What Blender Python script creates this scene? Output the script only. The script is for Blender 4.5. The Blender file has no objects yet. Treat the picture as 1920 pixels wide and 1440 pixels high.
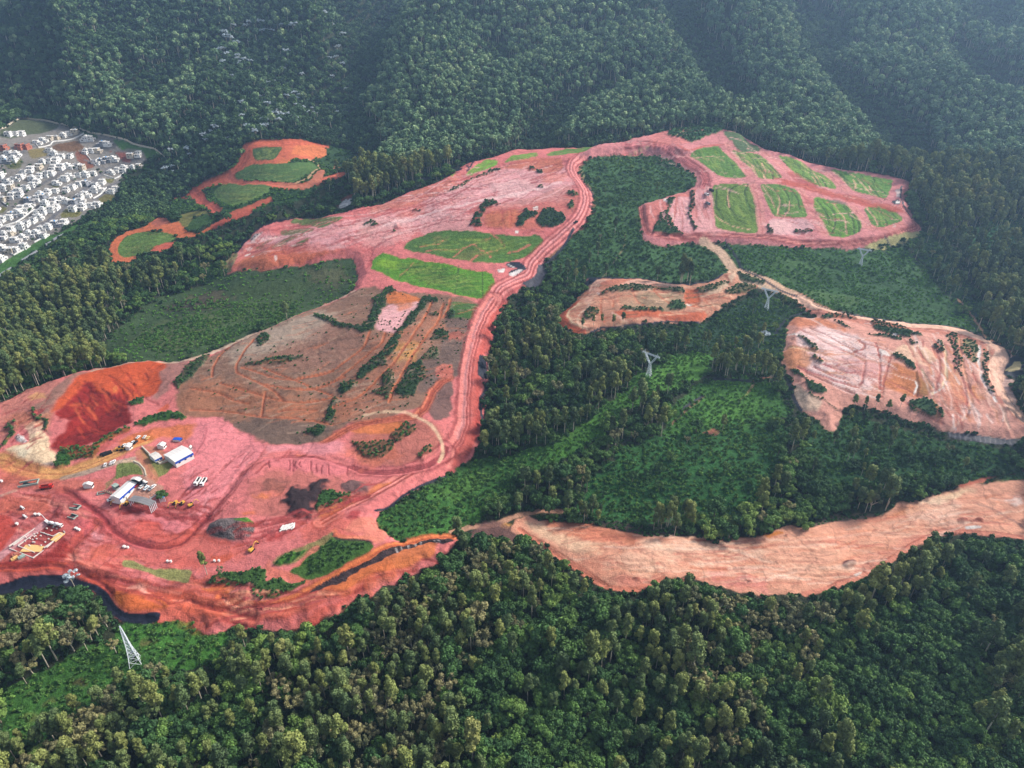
import bpy, math, random
import numpy as np
from mathutils import Vector, Matrix
random.seed(7); RNG = np.random.default_rng(7)
scene = bpy.context.scene
COL = scene.collection
# ------------------------------------------------------------------ camera, sky, sun, exposure
PITCH = math.radians(31.0); CAM_Z = 280.0; F_PX = 1297.0
cam_data = bpy.data.cameras.new('camera'); cam = bpy.data.objects.new('camera', cam_data); COL.objects.link(cam)
cam_data.sensor_width = 36.0; cam_data.lens = F_PX / 1920.0 * 36.0
cam_data.clip_start = 1.0; cam_data.clip_end = 12000.0
cam.location = (0, 0, CAM_Z); cam.rotation_euler = (math.radians(90) - PITCH, 0, 0)
scene.camera = cam
SUN_EL, SUN_AZ = 38.0, 68.0          # azimuth measured clockwise from +Y
world = bpy.data.worlds.new('World'); scene.world = world; world.use_nodes = True
wn = world.node_tree; wn.nodes.clear()
sky = wn.nodes.new('ShaderNodeTexSky'); sky.sky_type = 'NISHITA'; sky.sun_disc = False
sky.sun_elevation = math.radians(SUN_EL); sky.sun_rotation = math.radians(SUN_AZ)
sky.air_density = 1.0; sky.dust_density = 3.0; sky.ozone_density = 1.5
bg = wn.nodes.new('ShaderNodeBackground'); bg.inputs[1].default_value = 0.06
wo = wn.nodes.new('ShaderNodeOutputWorld')
hz = wn.nodes.new('ShaderNodeHueSaturation'); hz.inputs['Saturation'].default_value = 0.55   # thin cloud: a whiter sky
wn.links.new(sky.outputs[0], hz.inputs['Color']); wn.links.new(hz.outputs[0], bg.inputs[0]); wn.links.new(bg.outputs[0], wo.inputs[0])
sl = bpy.data.lights.new('sun', 'SUN'); sl.energy = 1.5; sl.angle = math.radians(10); sl.color = (1.0, 0.95, 0.87)
sun = bpy.data.objects.new('sun', sl); COL.objects.link(sun)
_a, _e = math.radians(SUN_AZ), math.radians(SUN_EL)
sdir = Vector((math.sin(_a) * math.cos(_e), math.cos(_a) * math.cos(_e), math.sin(_e)))
sun.rotation_euler = sdir.to_track_quat('Z', 'Y').to_euler()
scene.view_settings.view_transform = 'Standard'; scene.view_settings.look = 'None'
scene.view_settings.gamma = 1.0; scene.view_settings.use_curve_mapping = False
scene.view_settings.exposure = 1.88
scene.cycles.max_bounces = 5; scene.cycles.diffuse_bounces = 2; scene.cycles.glossy_bounces = 1
scene.cycles.transmission_bounces = 1; scene.cycles.transparent_max_bounces = 4; scene.cycles.volume_bounces = 0
scene.cycles.use_denoising = True
ALB = 0.74                            # factor from the colour seen to the colour of the surface

# ------------------------------------------------------------------ numeric helpers
_tab = np.random.default_rng(11).random((8, 256, 256)).astype(np.float32)
def vnoise(x, y, k=0):
    xi = np.floor(x); yi = np.floor(y); fx = x - xi; fy = y - yi
    fx = fx * fx * (3 - 2 * fx); fy = fy * fy * (3 - 2 * fy)
    a = xi.astype(np.int64) & 255; b = yi.astype(np.int64) & 255; a1 = (a + 1) & 255; b1 = (b + 1) & 255
    T = _tab[k]
    return (T[a, b] * (1 - fx) + T[a1, b] * fx) * (1 - fy) + (T[a, b1] * (1 - fx) + T[a1, b1] * fx) * fy
def fbm(x, y, k=0, o=4):
    s = 0; a = 0.5; t = 0
    for i in range(o):
        s = s + a * vnoise(x * 2 ** i + 17.3 * i, y * 2 ** i - 9.1 * i, (k + i) % 8); t += a; a *= 0.55
    return s / t - 0.5                 # about -0.35 .. 0.35
def sstep(a, b, x):
    t = np.clip((x - a) / (b - a), 0, 1); return t * t * (3 - 2 * t)
def lin(c):
    c = np.array(c, float) / 255.0
    return np.where(c <= 0.04045, c / 12.92, ((c + 0.055) / 1.055) ** 2.4)

# ------------------------------------------------------------------ terrain
_py = np.arange(-400, 5200, 5.0)
_ph = np.interp(_py, [-400, 0, 160, 416, 588, 700, 867, 1100, 1461, 1900, 2600, 3600, 5200],
                     [-20, -4, 0, 30, 50, 74, 110, 158, 238, 330, 455, 560, 600])
_k = np.exp(-0.5 * (np.arange(-12, 13) * 5 / 26.0) ** 2); _k /= _k.sum()
_ph = np.convolve(np.pad(_ph, 12, mode='edge'), _k, mode='valid')
FEAT = []                              # gaussian bumps and troughs (world)
TROUGH = []
def seg_d2(X, Y, ax, ay, bx, by):
    dx, dy = bx - ax, by - ay
    t = np.clip(((X - ax) * dx + (Y - ay) * dy) / (dx * dx + dy * dy + 1e-9), 0, 1)
    return (X - ax - t * dx) ** 2 + (Y - ay - t * dy) ** 2
def hbase(X, Y):
    h = np.interp(Y, _py, _ph)
    for (cx, cy, rx, ry, a) in FEAT:
        h = h + a * np.exp(-((X - cx) / rx) ** 2 - ((Y - cy) / ry) ** 2)
    for (pts, w, a) in TROUGH:
        d2 = None
        for (p, q) in zip(pts[:-1], pts[1:]):
            s = seg_d2(X, Y, p[0], p[1], q[0], q[1]); d2 = s if d2 is None else np.minimum(d2, s)
        h = h + a * np.exp(-d2 / (w * w))
    back = sstep(820, 1250, Y)
    r = 1 - np.abs(2 * vnoise(X / 190.0 + 3.7, Y / 330.0 + 1.2, 2) - 1)
    r2 = 1 - np.abs(2 * vnoise(X / 95.0 + 8.1, Y / 210.0 + 5.0, 4) - 1)
    wx = X + 60 * (vnoise(X / 160.0, Y / 160.0, 6) - .5) * 2
    r3 = 1 - np.abs(2 * vnoise((wx + .55 * (Y - 1000)) / 175.0 + 3.7, Y / 380.0 + 1.2, 2) - 1)
    h = h + back * (74 * (r3 - 0.5) + 26 * (r2 - .5) + 34 * fbm(X / 110.0, Y / 150.0, 5, 3))
    mid = sstep(150, 300, Y)
    h = h + mid * 13.0 * fbm(X / 80.0, Y / 80.0, 1, 3)
    return h
CP, SP = math.cos(PITCH), math.sin(PITCH)
def rays(px, py):
    u = (np.asarray(px, float) - 960) / F_PX; v = (np.asarray(py, float) - 720) / F_PX
    return np.stack([u, CP - v * SP, -SP - v * CP], -1)
def unproj(px, py, hf=None):
    hf = hf or hbase
    D = rays(px, py); n = D.shape[0]
    T = np.geomspace(120, 5000, 420)
    hit = np.full(n, -1); prev = None
    for s in range(0, len(T), 60):
        t = T[s:s + 60]
        X = D[:, None, 0] * t; Y = D[:, None, 1] * t; Z = CAM_Z + D[:, None, 2] * t
        below = Z < hf(X, Y)
        idx = np.where(below.any(1), below.argmax(1) + s, -1)
        hit = np.where((hit < 0) & (idx >= 0), idx, hit)
        if (hit >= 0).all(): break
    hit = np.where(hit < 1, len(T) - 1, hit)
    lo = T[hit - 1].copy(); hi = T[hit].copy()
    for _ in range(14):
        m = 0.5 * (lo + hi)
        b = (CAM_Z + D[:, 2] * m) < hf(D[:, 0] * m, D[:, 1] * m)
        hi = np.where(b, m, hi); lo = np.where(b, lo, m)
    return np.stack([D[:, 0] * hi, D[:, 1] * hi], -1)
def proj(X, Y, Z):
    dz = Z - CAM_Z
    depth = Y * CP - dz * SP; up = Y * SP + dz * CP
    depth = np.maximum(depth, 1e-3)
    return 960 + F_PX * X / depth, 720 - F_PX * up / depth, depth
def _w(px, py): return tuple(unproj([px], [py])[0])
_f = []
for (px, py, rx, ry, a) in [(60, 380, 260, 210, -34), (480, 330, 110, 90, 6), (900, 400, 170, 90, 8),
                            (1450, 360, 170, 90, 8), (330, 560, 160, 60, -8), (1650, 690, 110, 60, 6),
                            (600, 640, 120, 60, 8), (180, 60, 260, 200, 22), (1180, 90, 200, 170, 18)]:
    x, y = _w(px, py); _f.append((x, y, rx, ry, a))
_t = []
for (pl, w, a) in [([(655, 235), (640, 150), (650, 80), (690, 10)], 62, -46),
                   ([(1710, 270), (1690, 225), (1605, 148), (1560, 90), (1530, 5)], 50, -34),
                   ([(1380, 175), (1340, 110), (1290, 70), (1250, 5)], 44, -28), ([(1000, 250), (1060, 190), (1180, 150)], 36, -22), ([(1900, 160), (1860, 60), (1870, 0)], 54, -24),
                   ([(320, 280), (200, 200), (60, 170), (-120, 150)], 84, -40),
                   ([(1060, 540), (965, 640), (945, 760), (900, 860)], 26, -11),
                   ([(560, 385), (450, 430), (330, 500), (150, 620)], 34, -14),
                   ([(1000, 930), (1300, 960), (1600, 930)], 18, -5),
                   ([(930, 1010), (1200, 860), (1460, 740)], 30, -5)]:
    _t.append(([_w(*p) for p in pl], w, a))
FEAT += _f; TROUGH += _t

# ------------------------------------------------------------------ shapes painted on the ground
SHAPES = []                            # (kind, zone, colour, px points, alpha, feather, warp, height, hfeather, width)
ZN = ['ground', 'bare_earth', 'dirt_road', 'grass_field', 'scrub_land', 'housing_ground', 'rough_grassland']
ZI = {n: i for i, n in enumerate(ZN)}
OBJZ = {}                              # zone index -> (name, label, category, group, kind)
def zone_obj(name, label=None, cat=None, group=None, kind='structure'):
    ZN.append(name); OBJZ[len(ZN) - 1] = (name, label, cat, group, kind); return len(ZN) - 1
def _tr(pts, T):
    if T is None: return [(float(a), float(b)) for a, b in pts]
    x0, y0, s = T; return [(x0 + a / s, y0 + b / s) for a, b in pts]
def P(z, col, pts, T=None, a=1.0, f=1.2, w=1.5, h=0.0, hf=4.0, den=None):
    SHAPES.append(dict(k='p', z=z if isinstance(z, int) or z is None else ZI[z], c=col, p=_tr(pts, T), a=a, f=f, w=w, h=h, hf=hf, den=den))
def L(z, col, pts, wd, T=None, a=1.0, f=0.7, w=0.5, h=0.0, hf=1.5, den=None):
    SHAPES.append(dict(k='l', z=z if isinstance(z, int) or z is None else ZI[z], c=col, p=_tr(pts, T), a=a, f=f, w=w, h=h, hf=hf, wd=wd, den=den))

_sr = random.Random(5)
def scratches(poly, dvec, n, cols, T=None, wd=(.7, 1.8), ln=(20, 90), a=(.45, .85), bend=.25):
    """wheel and blade marks: short bent lines inside poly (px), following dvec"""
    q = _tr(poly, T); xs = [p[0] for p in q]; ys = [p[1] for p in q]
    def ins(x, y):
        c = False
        for i in range(len(q)):
            (ax, ay), (bx, by) = q[i], q[i - 1]
            if (ay > y) != (by > y) and x < (bx - ax) * (y - ay) / (by - ay) + ax: c = not c
        return c
    k = 0; n = int(n * 1.3)
    for _ in range(n * 8):
        x, y = _sr.uniform(min(xs), max(xs)), _sr.uniform(min(ys), max(ys))
        if not ins(x, y): continue
        an = math.atan2(dvec[1], dvec[0]) + _sr.gauss(0, .16); l = _sr.uniform(*ln); b = _sr.gauss(0, bend)
        pts = [(x, y)]
        for s_ in range(3): pts.append((pts[-1][0] + math.cos(an) * l / 3, pts[-1][1] + math.sin(an) * l / 3 * .8)); an += b / 3
        if not ins(*pts[-1]): continue
        L(None, _sr.choice(cols), pts, _sr.uniform(*wd), a=_sr.uniform(*a), f=_sr.uniform(.5, 1.4), w=.8, h=-.25, hf=1)
        k += 1
        if k >= n: break
pk = (214, 120, 116); pl = (224, 166, 166); sa = (210, 116, 98); ro = (192, 84, 62); dr = (138, 40, 36); rd = (165, 66, 62)
og = (204, 116, 66); oc = (206, 150, 84); cr = (230, 198, 162); tn = (198, 162, 126); br = (136, 102, 84); gb = (150, 130, 114)
wt = (238, 228, 220); gr = (98, 138, 52); gd = (56, 82, 44); gs = (66, 100, 46); ol = (122, 126, 82); bk = (33, 35, 50); dk = (62, 48, 50)
TL = (0, 200, 4); TQ = (0, 620, 4); TB = (0, 900, 4); TH = (360, 620, 4); TS = (360, 880, 3.2); TW = (420, 260, 4); TC = (740, 260, 4)
TR = (1180, 230, 3.4286); TM = (1020, 440, 4); TE = (1440, 560, 4); TG = (940, 860, 3.79); TK = (1400, 860, 3.692); TF = (860, 560, 4)
TV = (560, 540, 5.333); TO = (190, 800, 8.727); TN = (0, 890, 8)
# --- scrub clearings ------------------------------------------------
SC = 'scrub_land'
GZ = 'rough_grassland'
P(GZ, (62, 82, 50), [(190,668),(205,640),(215,620),(260,580),(330,545),(400,525),(430,514),(500,508),(560,498),(655,481),(674,500),(670,525),(655,550),(560,592),(450,640),(350,674),(250,682)], den=0.0, w=6, f=4)
P(SC, (78, 96, 56), [(240,640),(330,600),(450,575),(560,560),(560,585),(450,632),(300,668)], a=.5, f=20)
P(SC, (86, 70, 66), [(300,575),(360,560),(430,568),(460,575),(380,580),(320,584)], a=.7, f=6)
P(SC, (62, 96, 54), [(1083,305),(1140,294),(1200,290),(1250,295),(1285,320),(1310,340),(1290,358),(1200,385),(1200,430),(1212,458),(1310,456),(1350,480),(1374,505),(1340,525),(1270,530),(1200,524),(1110,524),(1080,530),(1030,505),(1060,455),(1095,430),(1114,400),(1114,370),(1090,335)], den=.05, w=3)
P(GZ, (58, 92, 50), [(1345,452),(1500,466),(1640,470),(1690,457),(1735,505),(1790,565),(1835,625),(1790,618),(1700,606),(1560,580),(1500,560),(1440,525),(1385,507)], den=.0, w=6, f=4)
P(SC, (42, 74, 44), [(1690,440),(1730,434),(1800,470),(1830,560),(1850,630),(1838,628),(1790,562),(1735,500)], den=.35, w=4)
P(SC, (38, 66, 42), [(1250,622),(1330,600),(1400,560),(1440,550),(1510,590),(1480,600),(1465,660),(1460,700),(1380,700),(1330,660),(1230,640),(1180,640)], den=.12, w=4)
P(GZ, (68, 112, 46), [(1345,665),(1280,655),(1200,700),(1130,760),(1060,830),(960,850),(900,862),(850,885),(790,925),(705,975),(720,1010),(745,1018),(850,1000),(900,965),(960,900),(1050,860),(1120,830),(1180,770),(1250,730),(1330,700)], den=.0, w=6, f=4)
P(SC, (50, 92, 44), [(900,862),(850,885),(790,925),(705,975),(730,1015),(850,995),(960,900),(1050,850)], a=.6, f=20)
P(GZ, (62, 104, 46), [(1310,712),(1380,706),(1450,722),(1490,780),(1400,800),(1240,820),(1250,770),(1290,735)], den=.03, w=6, f=4)
P(SC, (48, 92, 44), [(1100,900),(1180,830),(1400,780),(1480,800),(1450,900),(1400,960),(1300,980),(1150,985),(1080,960),(1090,925)], den=.07, w=5)
P(SC, (42, 78, 42), [(1540,770),(1650,790),(1780,830),(1900,850),(1900,890),(1800,905),(1640,920),(1500,900),(1500,830)], den=.22, w=5)
P(SC, (66, 112, 44), [(215,1175),(300,1160),(395,1160),(430,1195),(400,1245),(300,1260),(225,1235)], den=.0, w=2)
P(SC, (60, 100, 42), [(215,1200),(340,1225),(310,1275),(190,1320),(100,1380),(0,1420),(0,1290),(70,1270),(150,1220)], den=.04, w=5)
P(SC, (48, 78, 40), [(330,510),(360,480),(430,500),(420,520),(350,530)], den=.5, w=3)
P(SC, (52, 100, 52), [(1780,440),(1900,400),(1925,420),(1925,480),(1830,500)], den=.4, w=5)
P(SC, (48, 80, 44), [(330,395),(380,380),(420,410),(470,400),(600,360),(690,300),(640,275),(560,262),(470,268),(450,300),(360,350)], den=.0, w=3)
P(SC, (56, 86, 46), [(1240,258),(1320,240),(1440,300),(1400,300),(1260,280)], den=0, w=2)
# --- main site ------------------------------------------------------
BE = 'bare_earth'; RD = 'dirt_road'; GF = 'grass_field'
P(BE, pk, [(-60,770),(0,757),(60,730),(110,712),(180,693),(250,680),(300,678),(350,677),(400,662),(450,640),(500,619),(560,592),(620,567),(660,550),(672,520),(668,498),(655,483),(600,493),(560,500),(500,508),(455,506),(428,515),(422,500),(432,485),(450,462),(480,436),(510,418),(560,408),(640,402),(700,388),(760,365),(820,345),(850,325),(880,306),(930,296),(1000,285),(1060,281),(1130,276),(1180,267),(1240,253),(1310,243),(1390,258),(1410,285),(1300,300),(1215,291),(1140,292),(1090,302),(1082,320),(1097,345),(1112,370),(1110,400),(1088,430),(1064,452),(1042,475),(1022,490),(1012,510),(987,540),(952,560),(937,580),(927,620),(917,650),(914,700),(910,740),(907,770),(905,810),(897,840),(876,865),(852,882),(800,907),(760,932),(706,967),(706,990),(742,1012),(762,1020),(820,1008),(852,1008),(845,1032),(800,1067),(750,1092),(690,1118),(645,1136),(612,1162),(560,1176),(500,1187),(440,1177),(400,1197),(378,1180),(348,1165),(300,1168),(250,1170),(220,1165),(205,1135),(180,1105),(140,1090),(90,1086),(50,1090),(0,1100),(-60,1110)], den=0, w=2.6, h=4, hf=9)
# old hillside under dry scrub
P(None, br, [(395,675),(450,648),(520,618),(600,584),(675,548),(705,545),(745,555),(905,577),(898,620),(884,660),(878,700),(850,722),(822,738),(800,775),(720,795),(665,800),(612,838),(560,845),(500,842),(470,820),(430,800),(370,790),(338,790),(330,745),(350,705)], f=4, w=3)
P(None, (176,158,140), [(430,665),(520,622),(600,590),(640,600),(600,640),(560,650),(500,670),(450,690)], a=.75, f=14, w=6)
P(None, (150,108,92), [(560,640),(640,600),(700,640),(640,700),(540,700),(480,690)], a=.6, f=14, w=6)
P(None, (178,110,76), [(335,740),(390,720),(480,735),(560,750),(700,780),(640,800),(500,790),(340,785)], a=.5, f=12, w=8)
P(None, (172,108,82), [(700,640),(830,590),(850,620),(760,700),(720,790),(640,800),(650,720)], a=.5, f=12, w=8)
P(None, oc, [(745,655),(790,650),(785,680),(740,690)], a=.7, f=7, w=3)
P(None, (112, 92, 84), [(840,600),(895,612),(882,650),(870,715),(845,720),(820,740),(785,750),(790,700),(830,660)], a=.85, f=4, w=3)
P(None, (110, 90, 82), [(835,728),(848,722),(850,790),(815,800),(800,775),(810,745)], a=.9, f=2, w=2)
P(None, (104, 86, 76), [(430,800),(500,790),(590,800),(640,815),(580,842),(500,842),(470,825)], a=.8, f=5, w=3)
# hedgerows / green bands on the hillside
H = (40, 62, 38); sh = 1.6
hb = dict(w=2.2, f=.8, h=1.4, hf=1.6)
SB = zone_obj('scrub_strip', None, None, None)
P(SB, H, [(730,155),(830,110),(870,50),(920,35),(990,75),(980,105),(900,95),(870,200),(820,300),(790,400),(760,460),(650,500),(560,470),(400,430),(250,370),(160,320),(180,305),(280,330),(400,380),(560,420),(680,410),(740,260),(760,190)], TV, **hb)
P(SB, H, [(1230,150),(1320,130),(1390,150),(1380,190),(1300,190),(1240,260),(1180,350),(1100,430),(1010,540),(1000,620),(960,690),(900,740),(860,800),(770,850),(680,900),(650,980),(580,970),(610,870),(700,800),(800,720),(850,650),(910,570),(1000,470),(1100,340),(1180,240)], TV, **hb)
P(SB, H, [(380,1090),(450,1000),(560,980),(590,1020),(520,1080),(440,1130)], TV, **hb)
P(SB, H, [(970,1100),(1010,1000),(1080,900),(1120,800),(1230,760),(1290,850),(1270,930),(1200,1000),(1190,1090),(1080,1140)], TV, **hb)
P(SB, H, [(860,880),(900,870),(980,960),(960,1080),(900,1170),(850,1110),(740,1090),(760,1060),(850,1050)], TV, a=.75, **hb)
P(SB, H, [(1310,560),(1370,480),(1440,470),(1500,500),(1510,560),(1400,580)], TV, **hb)
P(SB, (54,82,44), [(1230,740),(1330,640),(1410,660),(1400,740),(1320,770)], TV, a=.6, **hb)
P(SB, H, [(310,1200),(340,1150),(400,1160),(400,1210),(340,1225)], TV, **hb)
P(SB, H, [(270,1370),(290,1270),(340,1240),(385,1290),(370,1350),(320,1400)], TV, **hb)
P(GF, (74,108,50), [(1525,180),(1650,190),(1830,210),(1800,330),(1740,350),(1600,350),(1500,340),(1490,300)], TV, w=1.5)
P(SB, H, [(1490,290),(1550,285),(1580,330),(1550,360),(1495,350)], TV, **hb)
P(SB, H, [(1290,300),(1370,290),(1400,330),(1330,345)], TV, a=.7, **hb)
P(SB, H, [(385,290),(560,250),(620,235),(840,225),(850,240),(700,275),(570,285),(400,298)], TH, **hb)
P(SB, H, [(485,80),(540,50),(585,55),(575,110),(540,150),(490,130)], TH, **hb)
P(SB, H, [(865,800),(890,765),(990,745),(1020,760),(1000,815),(930,835)], TH, **hb)
P(SB, H, [(1490,820),(1590,740),(1620,715),(1680,760),(1660,800),(1580,870),(1540,875)], TH, **hb)
P(SB, (48,72,40), [(1200,860),(1280,880),(1370,870),(1520,860),(1525,910),(1440,990),(1340,1000),(1230,930)], TH, a=.9, **hb)
P(SB, (60,86,44), [(1670,980),(1740,900),(1790,890),(1780,960),(1720,1015)], TH, a=.9, **hb)
P(SB, (52,72,46), [(1320,440),(1380,330),(1500,220),(1590,210),(1500,330),(1400,430),(1340,480)], TQ, a=.9, **hb)
P(None, (150, 96, 72), [(1640,650),(1740,690),(1850,770),(1900,830),(1870,900),(1860,960),(1700,1040),(1500,1060),(1300,1040),(1210,960),(1190,840),(1260,780),(1400,800)], TH, a=.55, f=5)
P(None, og, [(1180,800),(1270,750),(1430,730),(1620,720),(1600,760),(1500,810),(1380,820),(1240,810)], TH, a=.9, f=2)
def hill_tracks():
    # tracks on the hillside
    tk = dict(T=TV, a=.9, f=.5, w=.4, h=-.35, hf=.8)
    for q in ([(720,480),(680,600),(600,690),(380,850),(180,915),(0,950)], [(870,490),(840,600),(640,760),(400,960),(180,1045),(0,1065)],
              [(1330,190),(1270,330),(1130,550),(960,800),(800,960),(600,1150),(350,1240)], [(1450,200),(1400,380),(1200,640),(1060,860),(960,1050),(910,1190)],
              [(1520,150),(1490,270),(1450,340)], [(0,1190),(180,1180),(340,1140)]):
        L(None, (186,110,76), q, 2.0, **tk); L(None, (140,76,54), q, .8, T=TV, a=.6, f=.5, w=.5)
    tk['T'] = TH
    for q in ([(470,100),(390,200),(340,290),(345,350),(450,400),(560,450),(640,500),(690,560)], [(380,310),(520,350),(620,390),(760,405),(900,380),(1060,340)],
              [(540,310),(760,400),(900,460),(1060,520)], [(220,430),(400,480),(520,520),(700,570),(860,575),(1050,540)], [(0,470),(200,500),(300,550),(430,580)],
              [(560,440),(700,470),(860,480),(1000,450),(1150,380)], [(0,630),(200,635),(400,660),(560,690),(760,690),(900,710),(1060,740)], [(340,120),(220,210),(170,300),(160,380)],
              [(560,500),(540,600),(530,680)], [(660,640),(800,625),(940,630)]):
        L(None, (180,108,78), q, 1.8, **tk); L(None, (140,76,54), q, .7, T=TH, a=.6, f=.5, w=.5)
hill_tracks()
L(RD, (206,176,152), [(180,700),(260,684),(350,680),(420,656),(450,640),(520,615),(600,578),(660,552)], 7, a=.95, f=1.2, h=-.2)
P(None, og, [(900,100),(990,80),(1230,150),(1170,210),(1060,200),(880,200)], TV, f=2)
P(None, pl, [(860,220),(1000,210),(1200,170),(1130,300),(1050,380),(980,480),(790,465),(800,360)], TV, f=3, w=3)
P(None, og, [(1000,200),(1060,160),(1140,180),(1130,240),(1000,280)], TV, a=.7, f=4)
# --- upper central plateau -----------------------------------------
P(None, pl, [(440,490),(480,440),(600,430),(700,420),(780,390),(880,345),(990,310),(1060,318),(1080,360),(1050,385),(960,395),(880,400),(800,425),(700,450),(600,470),(520,490)], a=.75, f=14, w=8)
P(None, (204,128,108), [(690,395),(820,352),(870,330),(845,365),(760,395),(700,410)], a=.8, f=5, w=4)
P(None, pk, [(560,440),(700,470),(830,410),(900,380),(960,395),(860,420),(760,460),(690,500)], a=.5, f=8, w=8)
P(None, sa, [(430,512),(455,475),(480,450),(540,470),(660,478),(560,497),(480,508)], a=.8, f=5, w=4)
P(None, og, [(440,508),(460,490),(560,482),(640,480),(560,498),(490,508)], a=.55, f=3, w=4)
P(None, (196,112,84), [(940,322),(990,303),(1052,302),(1058,320),(1028,332),(985,324)], a=.85, f=3)
P(None, og, [(680,580),(950,560),(900,690),(780,700),(690,690)], TC, a=.7, f=4, w=3)
P(None, (170,104,78), [(520,640),(640,520),(760,520),(1000,480),(1300,370),(1400,450),(1380,560),(1280,620),(1150,700),(900,700),(560,690)], TC, a=.4, f=5, w=3)
P(GF, (82,116,56), [(495,660),(520,620),(640,612),(800,612),(900,620),(850,650),(760,690),(700,700),(640,680),(560,672)], TW, a=.9)
P(GF, (86,112,58), [(350,850),(440,790),(520,750),(420,745),(440,715),(600,695),(690,715),(600,760),(500,800),(420,840),(370,862)], TW, a=.8)
P(GF, (82,112,56), [(500,840),(600,790),(660,770),(640,800),(560,845)], TW, a=.9)
P(GF, (86,112,60), [(240,850),(340,790),(400,760),(420,765),(330,815),(280,855)], TW, a=.7)
for q in ([(340,700),(500,690),(680,690)], [(430,870),(560,770),(700,690),(850,640)], [(360,850),(520,760),(640,700)], [(260,860),(420,760)], [(470,840),(600,760)]):
    L(None, pk, q, 2, T=TW, a=.8, f=.6)
P(SB, (58,80,46), [(390,430),(500,360),(700,270),(830,240),(780,265),(600,330),(490,400)], TC, **hb)
for q in ([(1010,245),(1050,240),(1060,262),(1020,268)], [(1060,270),(1110,265),(1112,285),(1070,288)], [(130,570),(160,555),(185,572),(140,582)], [(1085,380),(1120,376),(1120,392),(1090,394)]):
    P(SB, H, q, TC, **hb)
P(SB, H, [(640,520),(660,495),(710,480),(760,500),(800,525),(740,535),(700,545),(660,600),(650,640),(660,690),(570,695),(580,650),(600,590),(640,570)], TC, **hb)
P(SB, H, [(905,690),(930,600),(980,560),(1020,580),(1075,575),(1060,610),(990,640),(940,695)], TC, **hb)
P(SB, H, [(1060,660),(1080,610),(1110,570),(1160,550),(1250,580),(1290,620),(1260,660),(1180,705),(1100,695)], TC, **hb)
P(SB, (70,96,50), [(1290,430),(1340,420),(1385,455),(1330,470)], TC, **hb)
P(SB, (70,96,50), [(1280,530),(1340,495),(1355,540),(1310,555)], TC, **hb)
P(SB, (46,66,44), [(1035,680),(1070,655),(1120,650),(1168,662),(1130,680),(1060,690)], TW, **hb)
P(None, br, [(990,740),(1050,685),(1160,680),(1100,730),(1040,735)], TW, a=.8)
P(None, rd, [(1265,715),(1280,680),(1300,665),(1330,700),(1320,720)], TW, a=.6, h=1.6, hf=3)
for q in ([(200,560),(400,520),(600,490)], [(560,690),(800,650),(1000,560),(1200,500),(1300,370)], [(760,440),(830,480),(880,490)], [(840,380),(850,410),(900,425)], [(20,480),(240,440),(500,380),(760,290)],
          [(0,620),(300,560),(600,560),(640,500),(900,420),(1200,330),(1330,290)], [(100,700),(300,640),(480,640),(560,690),(900,730),(1200,740)], [(0,440),(260,400),(500,300),(760,225),(1060,160)],
          [(1180,500),(1360,580)], [(1340,380),(1350,560)], [(800,560),(820,690)], [(870,560),(880,680)], [(680,310),(760,300),(900,290)], [(0,560),(200,600),(420,610)], [(250,470),(400,450),(420,490)]):
    L(None, rd, q, 1.6, T=TC, a=.55, f=1.2, w=2.5, h=-.5, hf=1.5)
for q in ([(1040,545),(1075,535),(1080,560),(1040,562)], [(905,720),(935,720),(925,745),(905,742)], [(1100,810),(1130,808),(1125,822)], [(0,680),(20,670),(20,690)], [(765,1015),(830,1005),(820,1035),(780,1035)]):
    P(None, wt, q, TC, f=.6, w=.6)
for q in ([(385,910),(402,905),(405,940),(388,945)], [(150,905),(205,885),(205,895),(165,912)], [(180,858),(218,850),(215,860),(185,868)], [(205,910),(232,910),(220,925)], [(225,735),(260,725),(300,728),(220,800)], [(285,778),(308,775),(300,785)]):
    P(None, (236,216,208), q, TW, f=.6, w=.6)
P(None, (226,202,196), [(185,755),(260,725),(300,730),(250,770),(215,800)], TW, a=.7, f=1, w=1)
# green lots
lot = lambda n, lab: zone_obj('grass_lot', lab, None)
g1 = zone_obj('grass_lot'); 
P(g1, (84,118,50), [(60,850),(120,790),(280,730),(420,715),(700,740),(920,765),(1080,750),(1110,800),(1060,870),(960,930),(780,965),(620,960),(400,930),(150,880)], TC)
P(None, (72,98,50), [(60,850),(120,790),(280,740),(360,800),(340,900),(150,880)], TC, a=.5, f=8)
P(None, (134,124,72), [(300,760),(420,770),(360,830),(300,830)], TC, a=.6, f=5, w=4)
P(None, (134,124,72), [(440,920),(560,860),(720,900),(560,950)], TC, a=.5, f=5, w=4)
for q in ([(440,920),(510,860),(640,800),(720,775)], [(240,870),(380,865),(510,855)], [(560,950),(640,890),(820,845)], [(850,890),(930,870),(1010,825)], [(590,830),(690,890),(720,920)], [(200,835),(330,820),(370,790)], [(730,740),(780,780),(830,830)]):
    L(None, sa, q, 2.2, T=TC, a=.75, f=.8, w=1.5, h=-.3)
g2 = zone_obj('grass_lot')
P(g2, (92,140,40), [(697,512),(696,497),(715,483),(735,484),(752,493),(770,490),(795,497),(822,501),(865,510),(922,520),(928,535),(930,545),(913,567),(890,569),(852,560),(772,542),(740,532),(700,514)])
P(None, (60,100,36), [(740,500),(800,505),(900,540),(900,565),(840,555),(780,520)], a=.55, f=9, w=6)
P(None, (140,172,52), [(700,505),(720,490),(750,500),(740,515)], a=.55, f=6, w=3)
P(None, (140,150,66), [(780,525),(820,530),(860,545),(800,540)], a=.4, f=5, w=4)
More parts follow.
